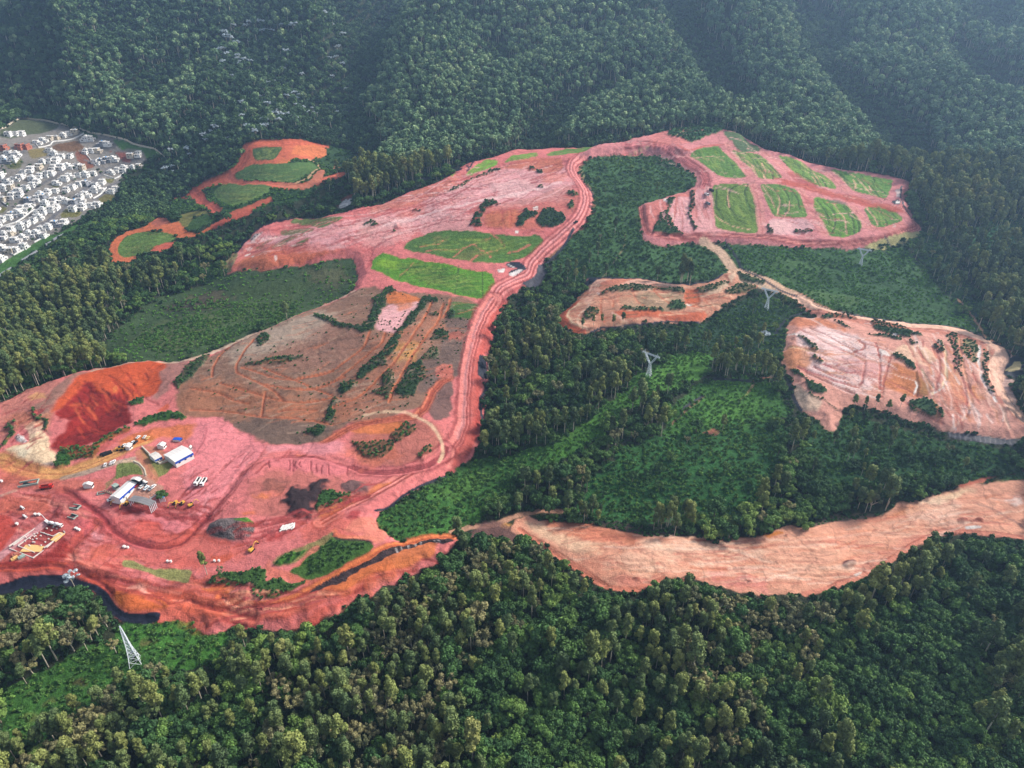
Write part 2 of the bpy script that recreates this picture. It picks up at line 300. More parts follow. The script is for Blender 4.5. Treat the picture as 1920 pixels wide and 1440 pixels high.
for q in ([(860,505),(858,535),(853,560)], [(905,517),(905,568)], [(750,530),(770,510),(790,497)], [(800,545),(822,522),(850,508)]):
    L(None, (60,74,40), q, 1.2, a=.7, f=.6, h=-.3)
L(None, sa, [(750,525),(765,512),(775,500)], 1.5, a=.6, f=1, w=1)
for T_, q, c in ((TC, [(530,300),(620,220),(690,180),(770,190),(760,230),(640,270),(560,305)], (120,160,60)), (TC, [(825,210),(850,175),(900,150),(1060,128),(1080,150),(960,185)], (120,152,64)),
                 (TC, [(1130,150),(1170,125),(1300,100),(1560,75),(1640,60),(1680,70),(1560,105),(1400,130),(1200,155)], (104,138,60)), (TC, [(425,270),(450,265),(455,295),(430,320),(422,300)], (140,150,70))):
    gg = zone_obj('grass_lot'); P(gg, c, q, T_)
for q in ([(840,205),(960,180),(1070,150)], [(850,190),(960,165),(1060,142)], [(1150,140),(1350,120),(1580,90)], [(600,280),(680,240),(740,200)], [(560,290),(640,230),(700,190)]):
    L(None, (150,130,80), q, .9, T=TC, a=.6, f=.5)
L(None, tn, [(1360,190),(1400,260),(1460,380),(1485,440),(1480,520),(1450,570)], 5, T=TC, a=.9, f=1)
L(None, ol, [(1375,200),(1425,280),(1475,390),(1490,440),(1486,520)], 3, T=TC, a=.9, f=1)
P(None, (158,142,96), [(1330,700),(1300,740),(1270,820),(1200,880),(1110,950),(1090,910),(1180,830),(1270,740)], TC, f=1)
# main haul road and its ruts
def road(q, T, wd, col=pk, rut=(140,56,54), n=2, h=-.5, zone=RD, a=.95, lip=True):
    L(zone, col, q, wd, T=T, a=a, f=1.2, w=.6, h=h, hf=2)
    L(None, rut, q, wd * 1.4, T=T, a=.6, f=1.6, w=1.4)
    L(None, col, q, wd, T=T, a=.9, f=1, w=.6)
    if lip: L(None, tuple(min(255, int(c * 1.08 + 8)) for c in col), q, wd * .45, T=T, a=.5, f=2, w=1)
    qa = np.array(q, float); d = np.gradient(qa, axis=0); nn = np.stack([-d[:, 1], d[:, 0]], 1); nn /= np.linalg.norm(nn, axis=1)[:, None] + 1e-9
    s = T[2] if T else 1
    for k in range(n):
        o = ((k + .5) / n - .5) * wd * 1.5 * s
        L(None, rut, [tuple(x) for x in qa + nn * o], 1.5, T=T, a=.85, f=.7, w=.6, h=-.4, hf=.8)
HR = [(1400,150),(1345,200),(1330,240),(1380,330),(1430,400),(1440,480),(1420,560),(1370,640),(1250,750),(1110,870),(1030,960),(1005,1040),(900,1090),(790,1150),(720,1250),(660,1350),(625,1440)]
road(HR, TC, 12, col=(228,140,134), n=3); L(None, pl, [(x - 14, y) for x, y in HR], 2, T=TC, a=.3, f=1)
road([(270,20),(200,130),(150,250),(110,400),(80,560),(70,700),(60,850),(58,980),(20,1090),(-30,1170),(-110,1240)], TF, 11, n=3, col=(228,136,126))
L(None, pl, [(250,20),(180,130),(130,250),(90,400),(58,560),(50,700),(40,850),(30,980),(-10,1080)], 2.2, T=TF, a=.35, f=1, w=1)
P(None, (190,88,78), [(300,60),(380,0),(330,70),(270,160),(230,400),(190,450),(140,600),(200,640),(170,740),(150,800),(180,900),(170,1050),(80,1150),(0,1260),(-60,1280),(40,1100),(80,950),(90,700),(120,500),(180,250)], TF, a=.85, f=2, w=2)
P(None, (160,56,52), [(150,830),(180,900),(170,1000),(110,1080),(95,960)], TF, a=.5, f=5, w=3)
road([(1920,930),(1800,1010),(1600,1130),(1350,1270),(1050,1430),(980,1470)], TH, 9, n=2, col=(228,138,126))
P(None, pk, [(1900,1010),(1920,1080),(1720,1180),(1500,1310),(1380,1380),(1280,1440),(1050,1440),(1400,1270)], TH, a=.8, f=1.5)
road([(1910,900),(1890,960),(1750,1050),(1500,1100),(1300,1090),(1100,1020),(900,965),(700,970),(550,985),(440,1040),(350,1150),(250,1270),(120,1430)], TH, 7, n=3, rut=(134,54,58))
L(None, (134,50,56), [(480,990),(400,1050),(300,1190),(200,1310),(60,1450)], 3, T=TH, a=.6, f=1.2, w=1)
road([(820,950),(1000,880),(1150,790),(1250,740),(1450,710),(1680,680),(1760,610),(1800,500),(1870,420),(1940,390)], TH, 5, col=(208,118,90), rut=(150,66,50))
L(None, cr, [(1700,690),(1780,730),(1840,800),(1880,880),(1885,950),(1850,1010)], 2.2, T=TH, a=.7, f=.8)
L(None, cr, [(1300,680),(1440,640),(1560,650),(1680,670)], 2.5, T=TH, a=.6, f=1.5, w=1.5)
P(None, sa, [(1830,380),(1830,310),(1900,290),(1960,300),(1960,390),(1880,400)], TH, a=.9, f=1.5)
P(None, pk, [(-20,700),(0,690),(200,680),(310,740),(400,800),(470,860),(540,890),(900,885),(1010,880),(1130,850),(1180,940),(1220,1000),(1200,1060),(1000,990),(820,950),(600,985),(480,1030),(380,1100),(200,1340),(100,1440),(-60,1440),(-60,1100)], TH, f=1.5)
P(None, (226,134,140), [(20,700),(200,690),(310,745),(460,870),(540,900),(520,960),(420,1040),(330,1150),(200,1300),(60,1400),(-40,1300),(-30,900)], TH, a=.7, f=6, w=4)
P(None, (222,142,146), [(540,900),(900,888),(1120,860),(1180,950),(1000,970),(800,930),(560,950)], TH, a=.8, f=3)
P(None, (214,120,122), [(500,1000),(700,985),(950,990),(1180,1060),(1170,1120),(900,1110),(760,1080),(600,1050)], TH, a=.8, f=2)
for x, y, d in ((595,1010,60),(745,1010,70),(770,1010,80),(790,1015,60),(820,1020,40),(905,1020,100),(935,1040,60),(985,1050,60),(1030,1050,70),(1170,1060,60)):
    L(None, (120,40,50), [(x,y),(x+random.uniform(-14,14),y+d*.5),(x+random.uniform(-8,8),y+d)], .8, T=TH, a=.8, f=.6, w=.8, h=-.6, hf=.8)
for q in ([(100,690),(120,760),(110,850),(60,930),(20,1000)], [(230,760),(280,800),(340,860)]):
    L(None, (160,66,72), q, 1, T=TH, a=.6, f=.8, w=.6)
# disturbed pit below the pink bank
P(None, (176,104,92), [(480,1120),(700,1090),(1000,1130),(1300,1160),(1400,1200),(1300,1290),(1100,1370),(950,1440),(520,1440),(460,1300)], TH, a=.75, f=5, w=5)
P(None, sa, [(600,1180),(760,1160),(700,1230),(640,1290),(560,1300)], TH, a=.7, f=4, w=4)
BP = zone_obj('dark_earth_pile', 'sprawling blackish brown heap of dumped soil beside the haul road', 'soil heap', None, None)
P(BP, (56,42,44), [(1010,1130),(960,1140),(900,1200),(820,1210),(740,1250),(690,1290),(680,1340),(720,1360),(700,1400),(740,1430),(820,1440),(900,1430),(930,1350),(980,1260),(1010,1200)], TH, w=5, f=3, h=2.2, hf=6)
P(None, (104,82,80), [(1120,1180),(1220,1150),(1330,1200),(1340,1240),(1240,1260),(1160,1240)], TH, a=.9, w=3, f=3, h=1.4, hf=4)
P(SB, (52,86,40), [(940,1370),(960,1290),(1000,1240),(1060,1240),(1130,1270),(1200,1250),(1220,1290),(1150,1320),(1050,1350),(960,1390)], TH, **hb)
P(None, og, [(960,1440),(950,1390),(1100,1340),(1300,1270),(1400,1190),(1500,1170),(1440,1210),(1200,1340),(1040,1430)], TH, a=.8, f=2)
RP = zone_obj('rubble_mound', 'oval mound of grey rubble with a green patch on top in the red earth', 'rubble mound', None, None)
P(RP, (118,106,104), [(100,400),(120,360),(180,335),(260,325),(330,325),(390,360),(370,420),(330,460),(250,462),(160,450),(110,430)], TS, w=1.2, f=.8, h=3.4, hf=6)
P(RP, (78,122,44), [(262,340),(330,326),(386,355),(380,385),(310,372),(270,360)], TS, w=.8, f=.8)
L(None, rd, [(85,400),(85,440),(150,470),(260,480),(340,475)], 2, T=TS, a=.6, f=1.5)
# lower terraces
P(GF, (98,118,60), [(480,590),(520,560),(640,500),(760,450),(860,395),(850,440),(780,500),(700,560),(600,600),(560,620)], TS, a=.8, w=2, f=2)
P(SB, (74,116,44), [(490,600),(560,550),(640,520),(700,515),(640,560),(590,600),(540,615)], TS, **hb)
P(GF, (72,104,44), [(600,655),(660,600),(780,500),(840,430),(900,450),(1060,450),(1095,480),(1090,520),(980,590),(860,650),(760,700),(680,690)], TS, w=2)
P(SB, (60,94,38), [(700,600),(760,540),(800,480),(850,445),(880,470),(980,480),(1060,460),(1080,490),(960,580),(800,660),(720,660)], TS, a=.7, w=3, f=2, h=1, hf=2)
P(None, sa, [(600,630),(760,480),(780,500),(660,610)], TS, a=.7, f=1.5, w=2)
L(None, (222,130,100), [(860,400),(880,430),(940,445),(1060,440),(1110,450)], 2.6, T=TS, a=.9, f=.8); L(None, (56,44,44), [(850,420),(880,455),(960,460),(1050,458),(1085,475)], 1.8, T=TS, a=.8, f=.8)
P(None, sa, [(470,560),(480,620),(600,650),(640,680),(720,700),(700,720),(560,700),(460,720),(430,640)], TS, a=.9, f=2, w=2)
P(SB, (62,92,42), [(90,720),(200,660),(330,640),(420,630),(440,660),(430,720),(500,700),(560,710),(700,710),(680,740),(520,790),(440,800),(380,800),(380,740),(330,720),(200,735)], TS, **hb)
P(None, (186,104,96), [(240,790),(300,740),(360,715),(390,750),(380,800),(330,825),(270,810)], TS, a=1, f=1, h=2, hf=5)
L(None, (50,44,44), [(222,790),(260,760),(300,730)], 1.6, T=TS, a=.8)
P(None, (222,128,74), [(60,745),(120,735),(290,728),(240,775),(200,790),(130,770)], TS, a=1, f=.8)
road([(180,790),(240,830),(320,852),(430,845),(520,830),(640,800),(730,750),(900,660),(1050,570),(1200,490),(1350,430),(1500,405),(1560,410)], TS, 4.5, col=(222,126,76), rut=(170,80,50), n=1)
road([(0,830),(160,860),(300,880),(450,880),(600,860),(760,800),(900,740),(1100,640),(1300,590)], TS, 7, col=sa, n=3, rut=(168,76,58))
P(None, og, [(760,770),(900,690),(1060,600),(1200,530),(1300,480),(1480,460),(1440,540),(1300,600),(1120,640),(900,760),(780,800)], TS, a=.9, f=2)
P(None, (176,52,44), [(700,900),(860,820),(1060,700),(1060,730),(880,830),(760,930),(700,950)], TS, a=.8, f=3)
P(None, sa, [(600,960),(700,900),(1060,720),(1200,640),(1300,640),(1080,740),(800,900)], TS, a=.5, f=3)
# left bottom flat and black liner bank
P(None, ro, [(0,1100),(0,1040),(120,1060),(200,1090),(300,1120),(420,1150),(560,1130),(640,1110),(600,1165),(440,1180),(380,1180),(330,1165),(250,1160),(215,1120),(160,1090)], a=.5, f=8, w=4)
P(None, (204,108,48), [(840,820),(1000,870),(1200,930),(1330,950),(1250,1000),(1000,1020),(920,1000),(860,930)], TB, a=.95, f=3)
P(None, dr, [(0,700),(60,640),(260,640),(420,560),(500,450),(530,560),(480,640),(300,690)], TB, a=.8, f=4, w=3)
P(None, (190,76,66), [(0,300),(100,320),(160,400),(120,470),(40,560),(0,590)], TB, a=.95, f=3)
L(None, (200,140,140), [(0,640),(60,580),(340,380)], 6, T=TB, a=.9, f=1.5)
P(None, (222,150,152), [(680,440),(720,400),(790,420),(800,470),(740,500)], TB, a=.9, f=4, w=3)
road([(1560,310),(1450,440),(1380,510),(1250,545),(1100,530),(950,470),(860,410),(780,310),(680,230),(560,150),(480,110)], TB, 5, n=3, rut=(146,56,60), col=(206,104,104))
road([(720,370),(600,480),(540,570),(560,660),(650,720),(900,800),(1200,880),(1500,960),(1920,1060)], TB, 6, n=3, col=(214,110,92), rut=(168,74,62))
road([(0,700),(200,690),(420,670),(560,690),(760,780),(850,870)], TB, 4, n=1, col=ro)
for q in ([(500,300),(640,370),(700,460)], [(440,170),(460,250),(400,330),(300,370)], [(200,140),(400,160),(480,110)], [(820,560),(900,500),(1000,520)], [(920,300),(1000,260),(1300,300),(1420,340)], [(940,360),(1150,380),(1400,440)], [(700,650),(760,560),(860,500)], [(1170,890),(1300,920),(1420,890),(1550,870)], [(930,880),(1100,920),(1260,900)], [(780,340),(800,430),(900,430)]):
    L(None, (132,46,50), q, 2.2, T=TB, a=.6, f=1.8, w=2.5, h=.5, hf=2)
GL = zone_obj('grass_strip')
P(GL, (148,142,88), [(935,660),(950,640),(1000,645),(1160,720),(1300,705),(1460,722),(1420,825),(1220,775),(1060,715),(950,690)], TB, f=.6, w=.5)
LN = zone_obj('black_liner', 'long curved black plastic sheeting laid on the bank below the red earthworks', 'plastic sheeting', None, None)
P(LN, bk, [(-60,800),(0,790),(200,735),(370,722),(520,730),(640,770),(740,800),(820,860),(870,950),(940,1010),(1010,1022),(1213,1018),(1200,1062),(1100,1085),(1000,1080),(900,1060),(840,1010),(780,950),(750,880),(700,830),(600,800),(400,800),(200,820),(0,860),(-60,880)], TB, f=.4, w=.5, h=-.6, hf=3)
# --- quarry side ----------------------------------------------------
P(None, (192,126,108), [(0,760),(60,732),(110,713),(110,760),(60,800),(0,850)], a=.7, f=8, w=5)
P(None, (146,112,96), [(440,440),(560,360),(700,330),(560,400),(520,500),(440,560),(380,680),(400,830),(360,800),(240,640),(340,560)], TQ, a=.85, f=5, w=3)
P(None, (150,112,100), [(1260,250),(1450,240),(1400,330),(1300,440),(1230,520),(1180,560),(1160,500),(1240,420),(1200,340)], TQ, a=.8, f=4, w=3)
P(None, (196,84,48), [(540,440),(580,380),(700,330),(860,290),(1100,245),(1250,250),(1265,300),(1200,340),(1240,420),(1160,520),(960,560),(700,560),(460,620),(380,660),(440,560)], TQ, f=3, h=-2, hf=14)
P(None, (146,40,34), [(540,520),(640,420),(700,400),(740,480),(830,500),(900,450),(960,500),(985,620),(990,720),(880,780),(760,850),(600,900),(540,940),(420,930),(390,890),(500,790),(520,700),(400,660),(480,600)], TQ, f=4, w=3, h=-3, hf=14)
P(None, (120,30,30), [(640,700),(760,640),(900,560),(985,640),(985,720),(800,820),(700,860),(560,860),(600,780)], TQ, a=.6, f=6, w=5)
P(None, (206,100,56), [(500,600),(560,560),(640,540),(600,590)], TQ, a=.5, f=4, w=3)
P(None, (206,120,68), [(840,460),(860,420),(890,440),(850,490)], TQ, a=.9, f=1)
for q in ([(820,360),(960,450),(1080,520),(1190,590)], [(640,400),(700,480),(830,500)], [(760,850),(720,720),(660,640)], [(900,450),(940,500),(980,600)], [(520,700),(600,640),(700,560)], [(430,900),(560,800),(720,780),(900,740)]):
    L(None, (110,30,28), q, 1.8, T=TQ, a=.6, f=1.6, w=2, h=-.6, hf=2)
P(None, cr, [(190,760),(280,715),(330,730),(340,800),(380,860),(390,920),(460,990),(450,1020),(330,1110),(260,1060),(130,1010),(60,970),(40,940),(130,900),(220,890),(240,830)], TQ, f=2, w=2.5, h=1.5, hf=8)
P(None, (236,218,186), [(120,930),(200,890),(260,930),(220,1000),(150,990)], TQ, a=.8, f=3, w=2)
P(None, (226,178,158), [(190,760),(280,720),(330,740),(330,800),(260,830)], TQ, a=.7, f=2)
P(None, (120,108,112), [(270,1070),(380,1030),(430,1030),(380,1080),(310,1110)], TQ, a=.8, f=2, w=2)
RK = zone_obj('grey_rubble', 'pale grey pile of broken rock on the cream slope by the left edge', 'rock pile', None, None)
P(RK, (196,190,186), [(130,840),(160,815),(200,830),(220,880),(190,882),(150,870)], TQ, f=.6, w=1, h=1.2, hf=2)
P(None, (222,166,110), [(230,530),(280,500),(350,510),(360,550),(300,545),(240,560)], TQ, a=.8, f=3)
P(SB, H, [(240,640),(270,630),(330,690),(380,730),(375,800),(345,790),(330,730),(280,710),(245,690)], TQ, **hb)
P(SB, (60,86,40), [(20,930),(60,850),(100,800),(150,800),(110,850),(60,900)], TQ, **hb)
P(SB, (80,86,60), [(80,720),(140,700),(170,740),(120,790),(60,790)], TQ, a=.6, **hb)
P(SB, (48,86,34), [(430,1070),(440,960),(500,900),(580,900),(700,900),(840,810),(960,770),(965,800),(860,850),(760,900),(750,980),(640,1000),(590,1010),(540,1040),(450,1080)], TQ, **hb)
P(SB, (54,88,36), [(990,750),(1100,690),(1240,650),(1370,640),(1410,680),(1390,710),(1300,700),(1160,740),(1060,755)], TQ, **hb)
P(SB, (56,84,40), [(975,580),(1040,550),(1095,545),(1080,590),(1000,605)], TQ, **hb)
P(None, (206,96,64), [(1180,640),(1270,585),(1285,610),(1220,650)], TQ, a=.9, f=1.5)
P(None, (176,68,52), [(400,930),(500,900),(750,900),(960,760),(1000,790),(900,860),(800,930),(740,980),(600,1000)], TQ, a=.5, f=3)
road([(0,1000),(150,1060),(300,1110),(500,1110),(700,1040),(880,960),(1000,890),(1100,860)], TQ, 9, col=(210,152,94), rut=(190,124,80), n=1)
P(None, (204,112,60), [(880,880),(1000,820),(1150,770),(1300,760),(1460,720),(1480,800),(1420,860),(1260,830),(1100,870),(1000,910)], TQ, a=.8, f=3, w=2)
L(RD, (178,156,136), [(500,1140),(640,1110),(760,1070),(900,1030),(1010,1000)], 4.5, T=TQ, a=.9, f=1)
L(RD, (196,166,146), [(0,1290),(60,1270),(130,1240)], 3, T=TQ, a=.7, f=1)
P(None, (186,100,76), [(0,1120),(200,1130),(500,1150),(800,1150),(820,1260),(500,1240),(200,1230),(0,1280)], TQ, a=.6, f=5, w=3)
P(None, (196,96,72), [(0,1300),(180,1270),(400,1260),(430,1330),(360,1420),(0,1430)], TQ, a=.7, f=4, w=3)
L(None, (110,48,44), [(60,1180),(110,1110),(140,1110)], 4, T=TQ, a=.6, f=3, w=2)
C1 = zone_obj('grass_yard')
P(C1, (124,124,70), [(655,480),(700,430),(980,710),(1200,640),(1460,500),(1300,640),(1190,740),(1100,860),(960,925),(870,870),(800,760),(710,580)], TO, f=.4, w=.4)
P(C1, (112,122,66), [(270,720),(420,660),(560,655),(640,710),(700,800),(720,880),(560,860),(420,900),(260,960)], TO, f=.4, w=.4)
P(None, (186,120,96), [(720,420),(860,400),(1000,440),(1170,610),(980,700)], TO, a=.9, f=.6)
L(RD, (214,180,150), [(400,660),(560,645),(660,690),(740,780),(765,890)], 2.4, T=TO, a=.95, f=.5)
L(RD, (190,126,94), [(650,500),(720,620),(800,760),(900,960)], 5, T=TO, a=.8, f=1)
P(None, (186,140,120), [(140,1110),(300,1170),(560,900),(700,880),(900,980),(1040,1080),(1000,1180),(760,1300),(600,1290)], TO, a=.9, f=.8)
P(None, (128,126,78), [(95,1130),(110,1000),(260,900),(300,930),(150,1090)], TO, a=.7, f=1)
# --- right plateau --------------------------------------------------
P(BE, (214,136,134), [(1085,298),(1110,283),(1150,276),(1200,263),(1250,251),(1330,243),(1400,260),(1440,283),(1520,308),(1600,323),(1695,337),(1707,343),(1700,380),(1715,413),(1729,434),(1700,450),(1640,463),(1580,470),(1500,464),(1400,460),(1345,454),(1318,456),(1290,457),(1240,464),(1208,452),(1201,425),(1199,387),(1240,373),(1300,353),(1308,340),(1295,325),(1270,305),(1240,294),(1190,290),(1140,292),(1108,298)], den=0, w=2, h=4, hf=9)
P(None, sa, [(80,540),(380,450),(440,440),(400,530),(260,590),(150,740),(100,700)], TR, a=.6, f=4)
P(None, (226,166,166), [(260,540),(300,500),(400,500),(400,740),(280,710),(255,620)], TR, a=.8, f=3)
P(None, (224,156,154), [(415,450),(520,440),(530,700),(470,730),(410,730)], TR, a=.9, f=1.5)
lots = [([(380,235),(460,205),(570,198),(620,225),(680,280),(755,380),(620,378),(560,360),(510,320),(440,270)], (96,134,56)),
 ([(650,205),(720,210),(830,225),(880,265),(940,330),(985,380),(900,388),(820,380),(780,320),(710,265)], (122,146,70)),
 ([(950,235),(1020,245),(1110,280),(1170,330),(1250,360),(1300,400),(1330,450),(1240,440),(1150,410),(1080,370),(1040,330),(990,280)], (118,150,68)),
 ([(1280,320),(1400,340),(1560,370),(1690,390),(1680,440),(1640,520),(1560,490),(1440,465),(1390,420),(1330,360)], (102,144,62)),
 ([(530,430),(600,415),(770,415),(795,480),(830,650),(820,740),(700,730),(550,705),(540,600),(525,500)], (104,130,54)),
 ([(830,420),(960,420),(1080,460),(1110,530),(1145,635),(1000,630),(920,625),(890,570),(860,490)], (98,134,56)),
 ([(1180,500),(1250,515),(1400,560),(1450,610),(1490,690),(1470,735),(1380,765),(1280,755),(1240,680),(1180,570)], (100,142,50)),
 ([(1500,580),(1560,550),(1680,580),(1750,640),(1740,660),(1660,690),(1590,700),(1545,680)], (92,134,50))]
for q, c in lots:
    z_ = zone_obj('grass_lot'); P(z_, c, q, TR, f=.8, w=.8)
fur = [[(690,225),(780,290),(860,350),(870,385)], [(740,220),(840,270),(910,340),(920,385)], [(790,222),(880,280),(950,350),(965,380)], [(670,215),(740,280),(800,330),(820,370)],
 [(1000,260),(1080,300),(1180,370),(1220,430)], [(1050,270),(1140,330),(1220,370),(1260,440)], [(1100,285),(1180,345),(1280,400)], [(980,270),(1060,340),(1150,390),(1190,425)],
 [(1330,340),(1400,400),(1450,460)], [(1400,345),(1480,400),(1540,470),(1600,510)], [(1480,360),(1540,430),(1600,500),(1640,520)], [(1560,375),(1590,440),(1640,480)], [(1300,330),(1350,370),(1400,430)],
 [(700,425),(650,450),(630,500),(640,570),(680,620),(740,640)], [(755,420),(735,470),(745,530),(800,600)], [(540,610),(580,650),(660,690),(780,715)], [(640,440),(620,540),(660,630),(760,680)], [(560,440),(550,560),(600,640)],
 [(870,425),(940,470),(965,540),(945,620)], [(960,425),(1010,480),(1030,560),(985,630)], [(1030,450),(1080,520),(1090,580)], [(850,430),(900,500),(930,570)],
 [(1240,530),(1310,600),(1320,680),(1290,740)], [(1200,520),(1260,600),(1280,690)], [(1310,550),(1380,640),(1390,740)], [(1370,560),(1430,640),(1440,740)], [(1420,590),(1470,680),(1470,730)],
 [(1520,580),(1570,630),(1590,690)], [(1570,560),(1630,620),(1650,690)], [(1640,575),(1700,630),(1730,660)], [(400,250),(520,240),(650,240)], [(470,300),(600,305),(700,295)]]
for i, q in enumerate(fur):
    L(None, (52,72,36) if i % 3 else (216,168,140), q, 1.2, T=TR, a=.9, f=.7, w=.5, h=-.8, hf=1)
for q in ([(845,280),(875,340),(860,378)], [(780,290),(808,345)], [(945,350),(958,380)], [(630,470),(632,520),(640,570)], [(1435,395),(1450,425),(1440,455)], [(1535,430),(1550,465)], [(950,580),(948,615)], [(1400,560),(1430,600)], [(1500,545),(1545,600)], [(1190,360),(1210,400),(1230,430)], [(1170,370),(1195,410)], [(1025,530),(1020,590),(990,625)]):
    L(None, (222,170,140), q, 1.3, T=TR, a=.9, f=.6, w=.5)
P(SB, (56,100,48), [(235,130),(250,95),(480,35),(590,70),(610,90),(480,140),(390,178),(300,135)], TR, **hb)
P(GF, (92,112,74), [(590,100),(700,105),(850,190),(830,215),(700,205),(620,150)], TR, f=3, w=3)
P(SB, (48,76,40), [(155,690),(190,620),(250,580),(240,510),(300,500),(260,560),(255,620),(290,715),(350,748),(200,750),(150,730)], TR, **hb)
P(SB, (70,62,48), [(385,460),(415,460),(415,520),(400,640),(435,715),(410,725),(385,650),(380,560)], TR, **hb)
P(None, (226,174,172), [(880,640),(1120,640),(1190,700),(1160,740),(900,750)], TR, a=.9, f=2)
P(SB, (110,80,70), [(1040,715),(1160,712),(1175,732),(1060,740)], TR, **hb)
P(SB, (80,70,50), [(868,690),(890,690),(920,745),(885,745)], TR, **hb)
P(None, (96,106,84), [(1250,515),(1340,525),(1400,545),(1390,555),(1300,545)], TR, a=.7, f=1)
L(RD, (188,86,68), [(960,400),(1060,420),(1200,460),(1400,510),(1560,550),(1720,580)], 13, T=TR, a=.9, f=3, w=3)
L(None, (214,128,110), [(1100,430),(1300,480),(1500,520),(1680,570)], 3, T=TR, a=.6, f=2, w=2)
L(RD, (222,146,142), [(570,385),(700,395),(850,400),(960,400)], 6, T=TR, a=.95, f=1.5)
for q in ([(620,180),(680,260),(780,370)], [(860,210),(960,290),(1050,370)], [(1240,330),(1330,410),(1390,465)], [(790,420),(830,560),(850,740)], [(1100,460),(1150,560),(1250,740)], [(1440,570),(1520,700)]):
    L(RD, (222,148,138), q, 8, T=TR, a=.8, f=1.5, w=1)
    L(None, (180,90,84), q, 1, T=TR, a=.5, f=.8, w=1)
P(None, (170,66,56), [(1000,340),(1060,335),(1110,380),(1200,420),(1180,440),(1080,410)], TR, a=.6, f=3, w=3)
P(None, rd, [(1100,480),(1180,520),(1190,545),(1120,550)], TR, a=.5, f=3, w=2)
HR2 = [(-30,185),(100,175),(220,190),(300,225),(400,290),(470,340),(495,390),(480,430)]
road(HR2, TR, 8, n=3, col=(216,128,128)); L(RD, (206,96,76), [(300,190),(370,225),(480,195),(600,190)], 3, T=TR, a=.8, f=1)
road([(80,545),(90,640),(120,730),(200,755),(320,760),(460,745),(600,740),(860,760),(1100,790),(1400,800),(1600,770),(1760,720),(1840,690),(1840,660),(1780,600),(1740,560)], TR, 5, n=2, col=(218,136,126))
P(None, (176,166,110), [(1500,800),(1640,755),(1760,725),(1880,700),(1870,722),(1750,780),(1580,822)], TR, f=.8)
L(None, (64,62,70), [(1640,755),(1680,795)], 2, T=TR, a=.9)
PT = zone_obj('pond_liner', 'small black lined settling pond at the far right corner of the terraced lots', 'settling pond', None, None)
P(PT, bk, [(1690,525),(1720,518),(1740,530),(1730,552),(1690,548),(1675,535)], TR, f=.4, w=.2)
P(None, wt, [(1710,525),(1736,532),(1728,546),(1705,542)], TR, f=.3, w=.2)
P(None, wt, [(1700,455),(1735,450),(1738,500),(1712,505)], TR, a=.7, f=.8); P(None, wt, [(215,500),(240,515),(243,540),(225,530),(210,515)], TR, f=.5); P(None, wt, [(265,600),(300,620),(290,655),(265,650)], TR, a=.6, f=1); P(None, wt, [(1685,680),(1710,680),(1710,700),(1688,698)], TR, f=.5)
L(PT, bk, [(1745,430),(1735,500),(1760,560),(1810,625)], 1.8, T=TR, a=1, f=.4)
L(None, tn, [(300,130),(400,80),(480,38)], 1.4, T=TR, a=.8, f=.5)
L(None, (84,60,66), [(60,220),(180,260),(310,305)], 1.6, T=TR, a=.8)
L(RD, tn, [(0,215),(60,205),(120,195)], 1.4, T=TR, a=.8)
# --- access road and left-hand pad of the middle -------------------
L(RD, (226,186,156), [(1320,455),(1350,470),(1368,495),(1376,510)], 9, den=0, a=.95, f=1.2)
L(RD, (232,186,154), [(1376,510),(1400,513),(1440,528),(1490,552),(1520,575),(1560,592)], 11, den=0, a=.95, f=1)
L(RD, (206,176,148), [(1376,515),(1390,530),(1420,535),(1450,545)], 7, den=0, a=.9, f=1.5)
MD = [(90,640),(130,590),(200,530),(250,480),(300,420),(330,335),(400,330),(520,335),(700,335),(880,360),(1000,380),(1100,380),(1200,370),(1280,345),(1350,300),(1400,290),(1440,280),(1460,340),(1500,370),(1620,390),(1500,450),(1400,500),(1290,580),(1230,620),(1180,660),(1000,665),(900,660),(700,675),(500,700),(380,735),(280,745),(180,710),(100,680)]
P(BE, (196,138,112), MD, TM, den=0, w=2, h=3, hf=7)
P(None, (224,172,150), [(330,450),(380,350),(460,345),(700,350),(900,370),(1040,400),(1000,420),(800,400),(600,410),(430,440),(380,480),(320,560),(300,520)], TM, a=.9, f=2)
P(None, (192,96,66), [(410,430),(420,380),(520,345),(700,345),(560,400),(440,440)], TM, a=.7, f=2)
P(None, (196,92,60), [(90,650),(160,570),(240,500),(290,500),(220,560),(170,620),(200,690),(330,740),(240,745),(120,690)], TM, a=.9, f=2)
L(None, cr, [(260,540),(190,590),(170,640),(220,690),(290,720)], 2, T=TM, a=.8, f=1, w=1)
L(None, (226,190,164), [(380,470),(330,560),(260,620),(250,690),(320,720)], 2, T=TM, a=.7, f=1, w=1)
P(None, (200,100,66), [(500,600),(660,590),(900,605),(1240,600),(1180,655),(950,655),(700,670),(620,680)], TM, a=.9, f=1.5)
P(None, (226,160,134), [(600,670),(700,640),(900,645),(900,660),(700,675)], TM, a=.8, f=1.5); L(None, (226,180,156), [(510,610),(560,640),(620,670)], 2.2, T=TM, a=.9)
P(None, (198,98,60), [(1040,440),(1140,430),(1180,530),(1160,570),(1070,560)], TM, a=.95, f=1.5, h=-1, hf=2)
P(None, wt, [(1060,535),(1110,530),(1120,550),(1070,556)], TM, f=.5); P(None, wt, [(385,460),(415,452),(415,475),(390,480)], TM, f=.5)
P(SB, (66,86,52), [(430,450),(560,410),(700,400),(840,420),(1040,430),(1040,470),(900,440),(740,450),(620,450),(440,480)], TM, a=.9, **hb)
P(None, (158,140,110), [(560,480),(700,460),(1040,460),(1060,580),(900,600),(600,560)], TM, a=.7, f=3, w=3)
P(SB, (68,88,50), [(580,560),(660,570),(900,580),(900,600),(700,600),(560,590)], TM, **hb)
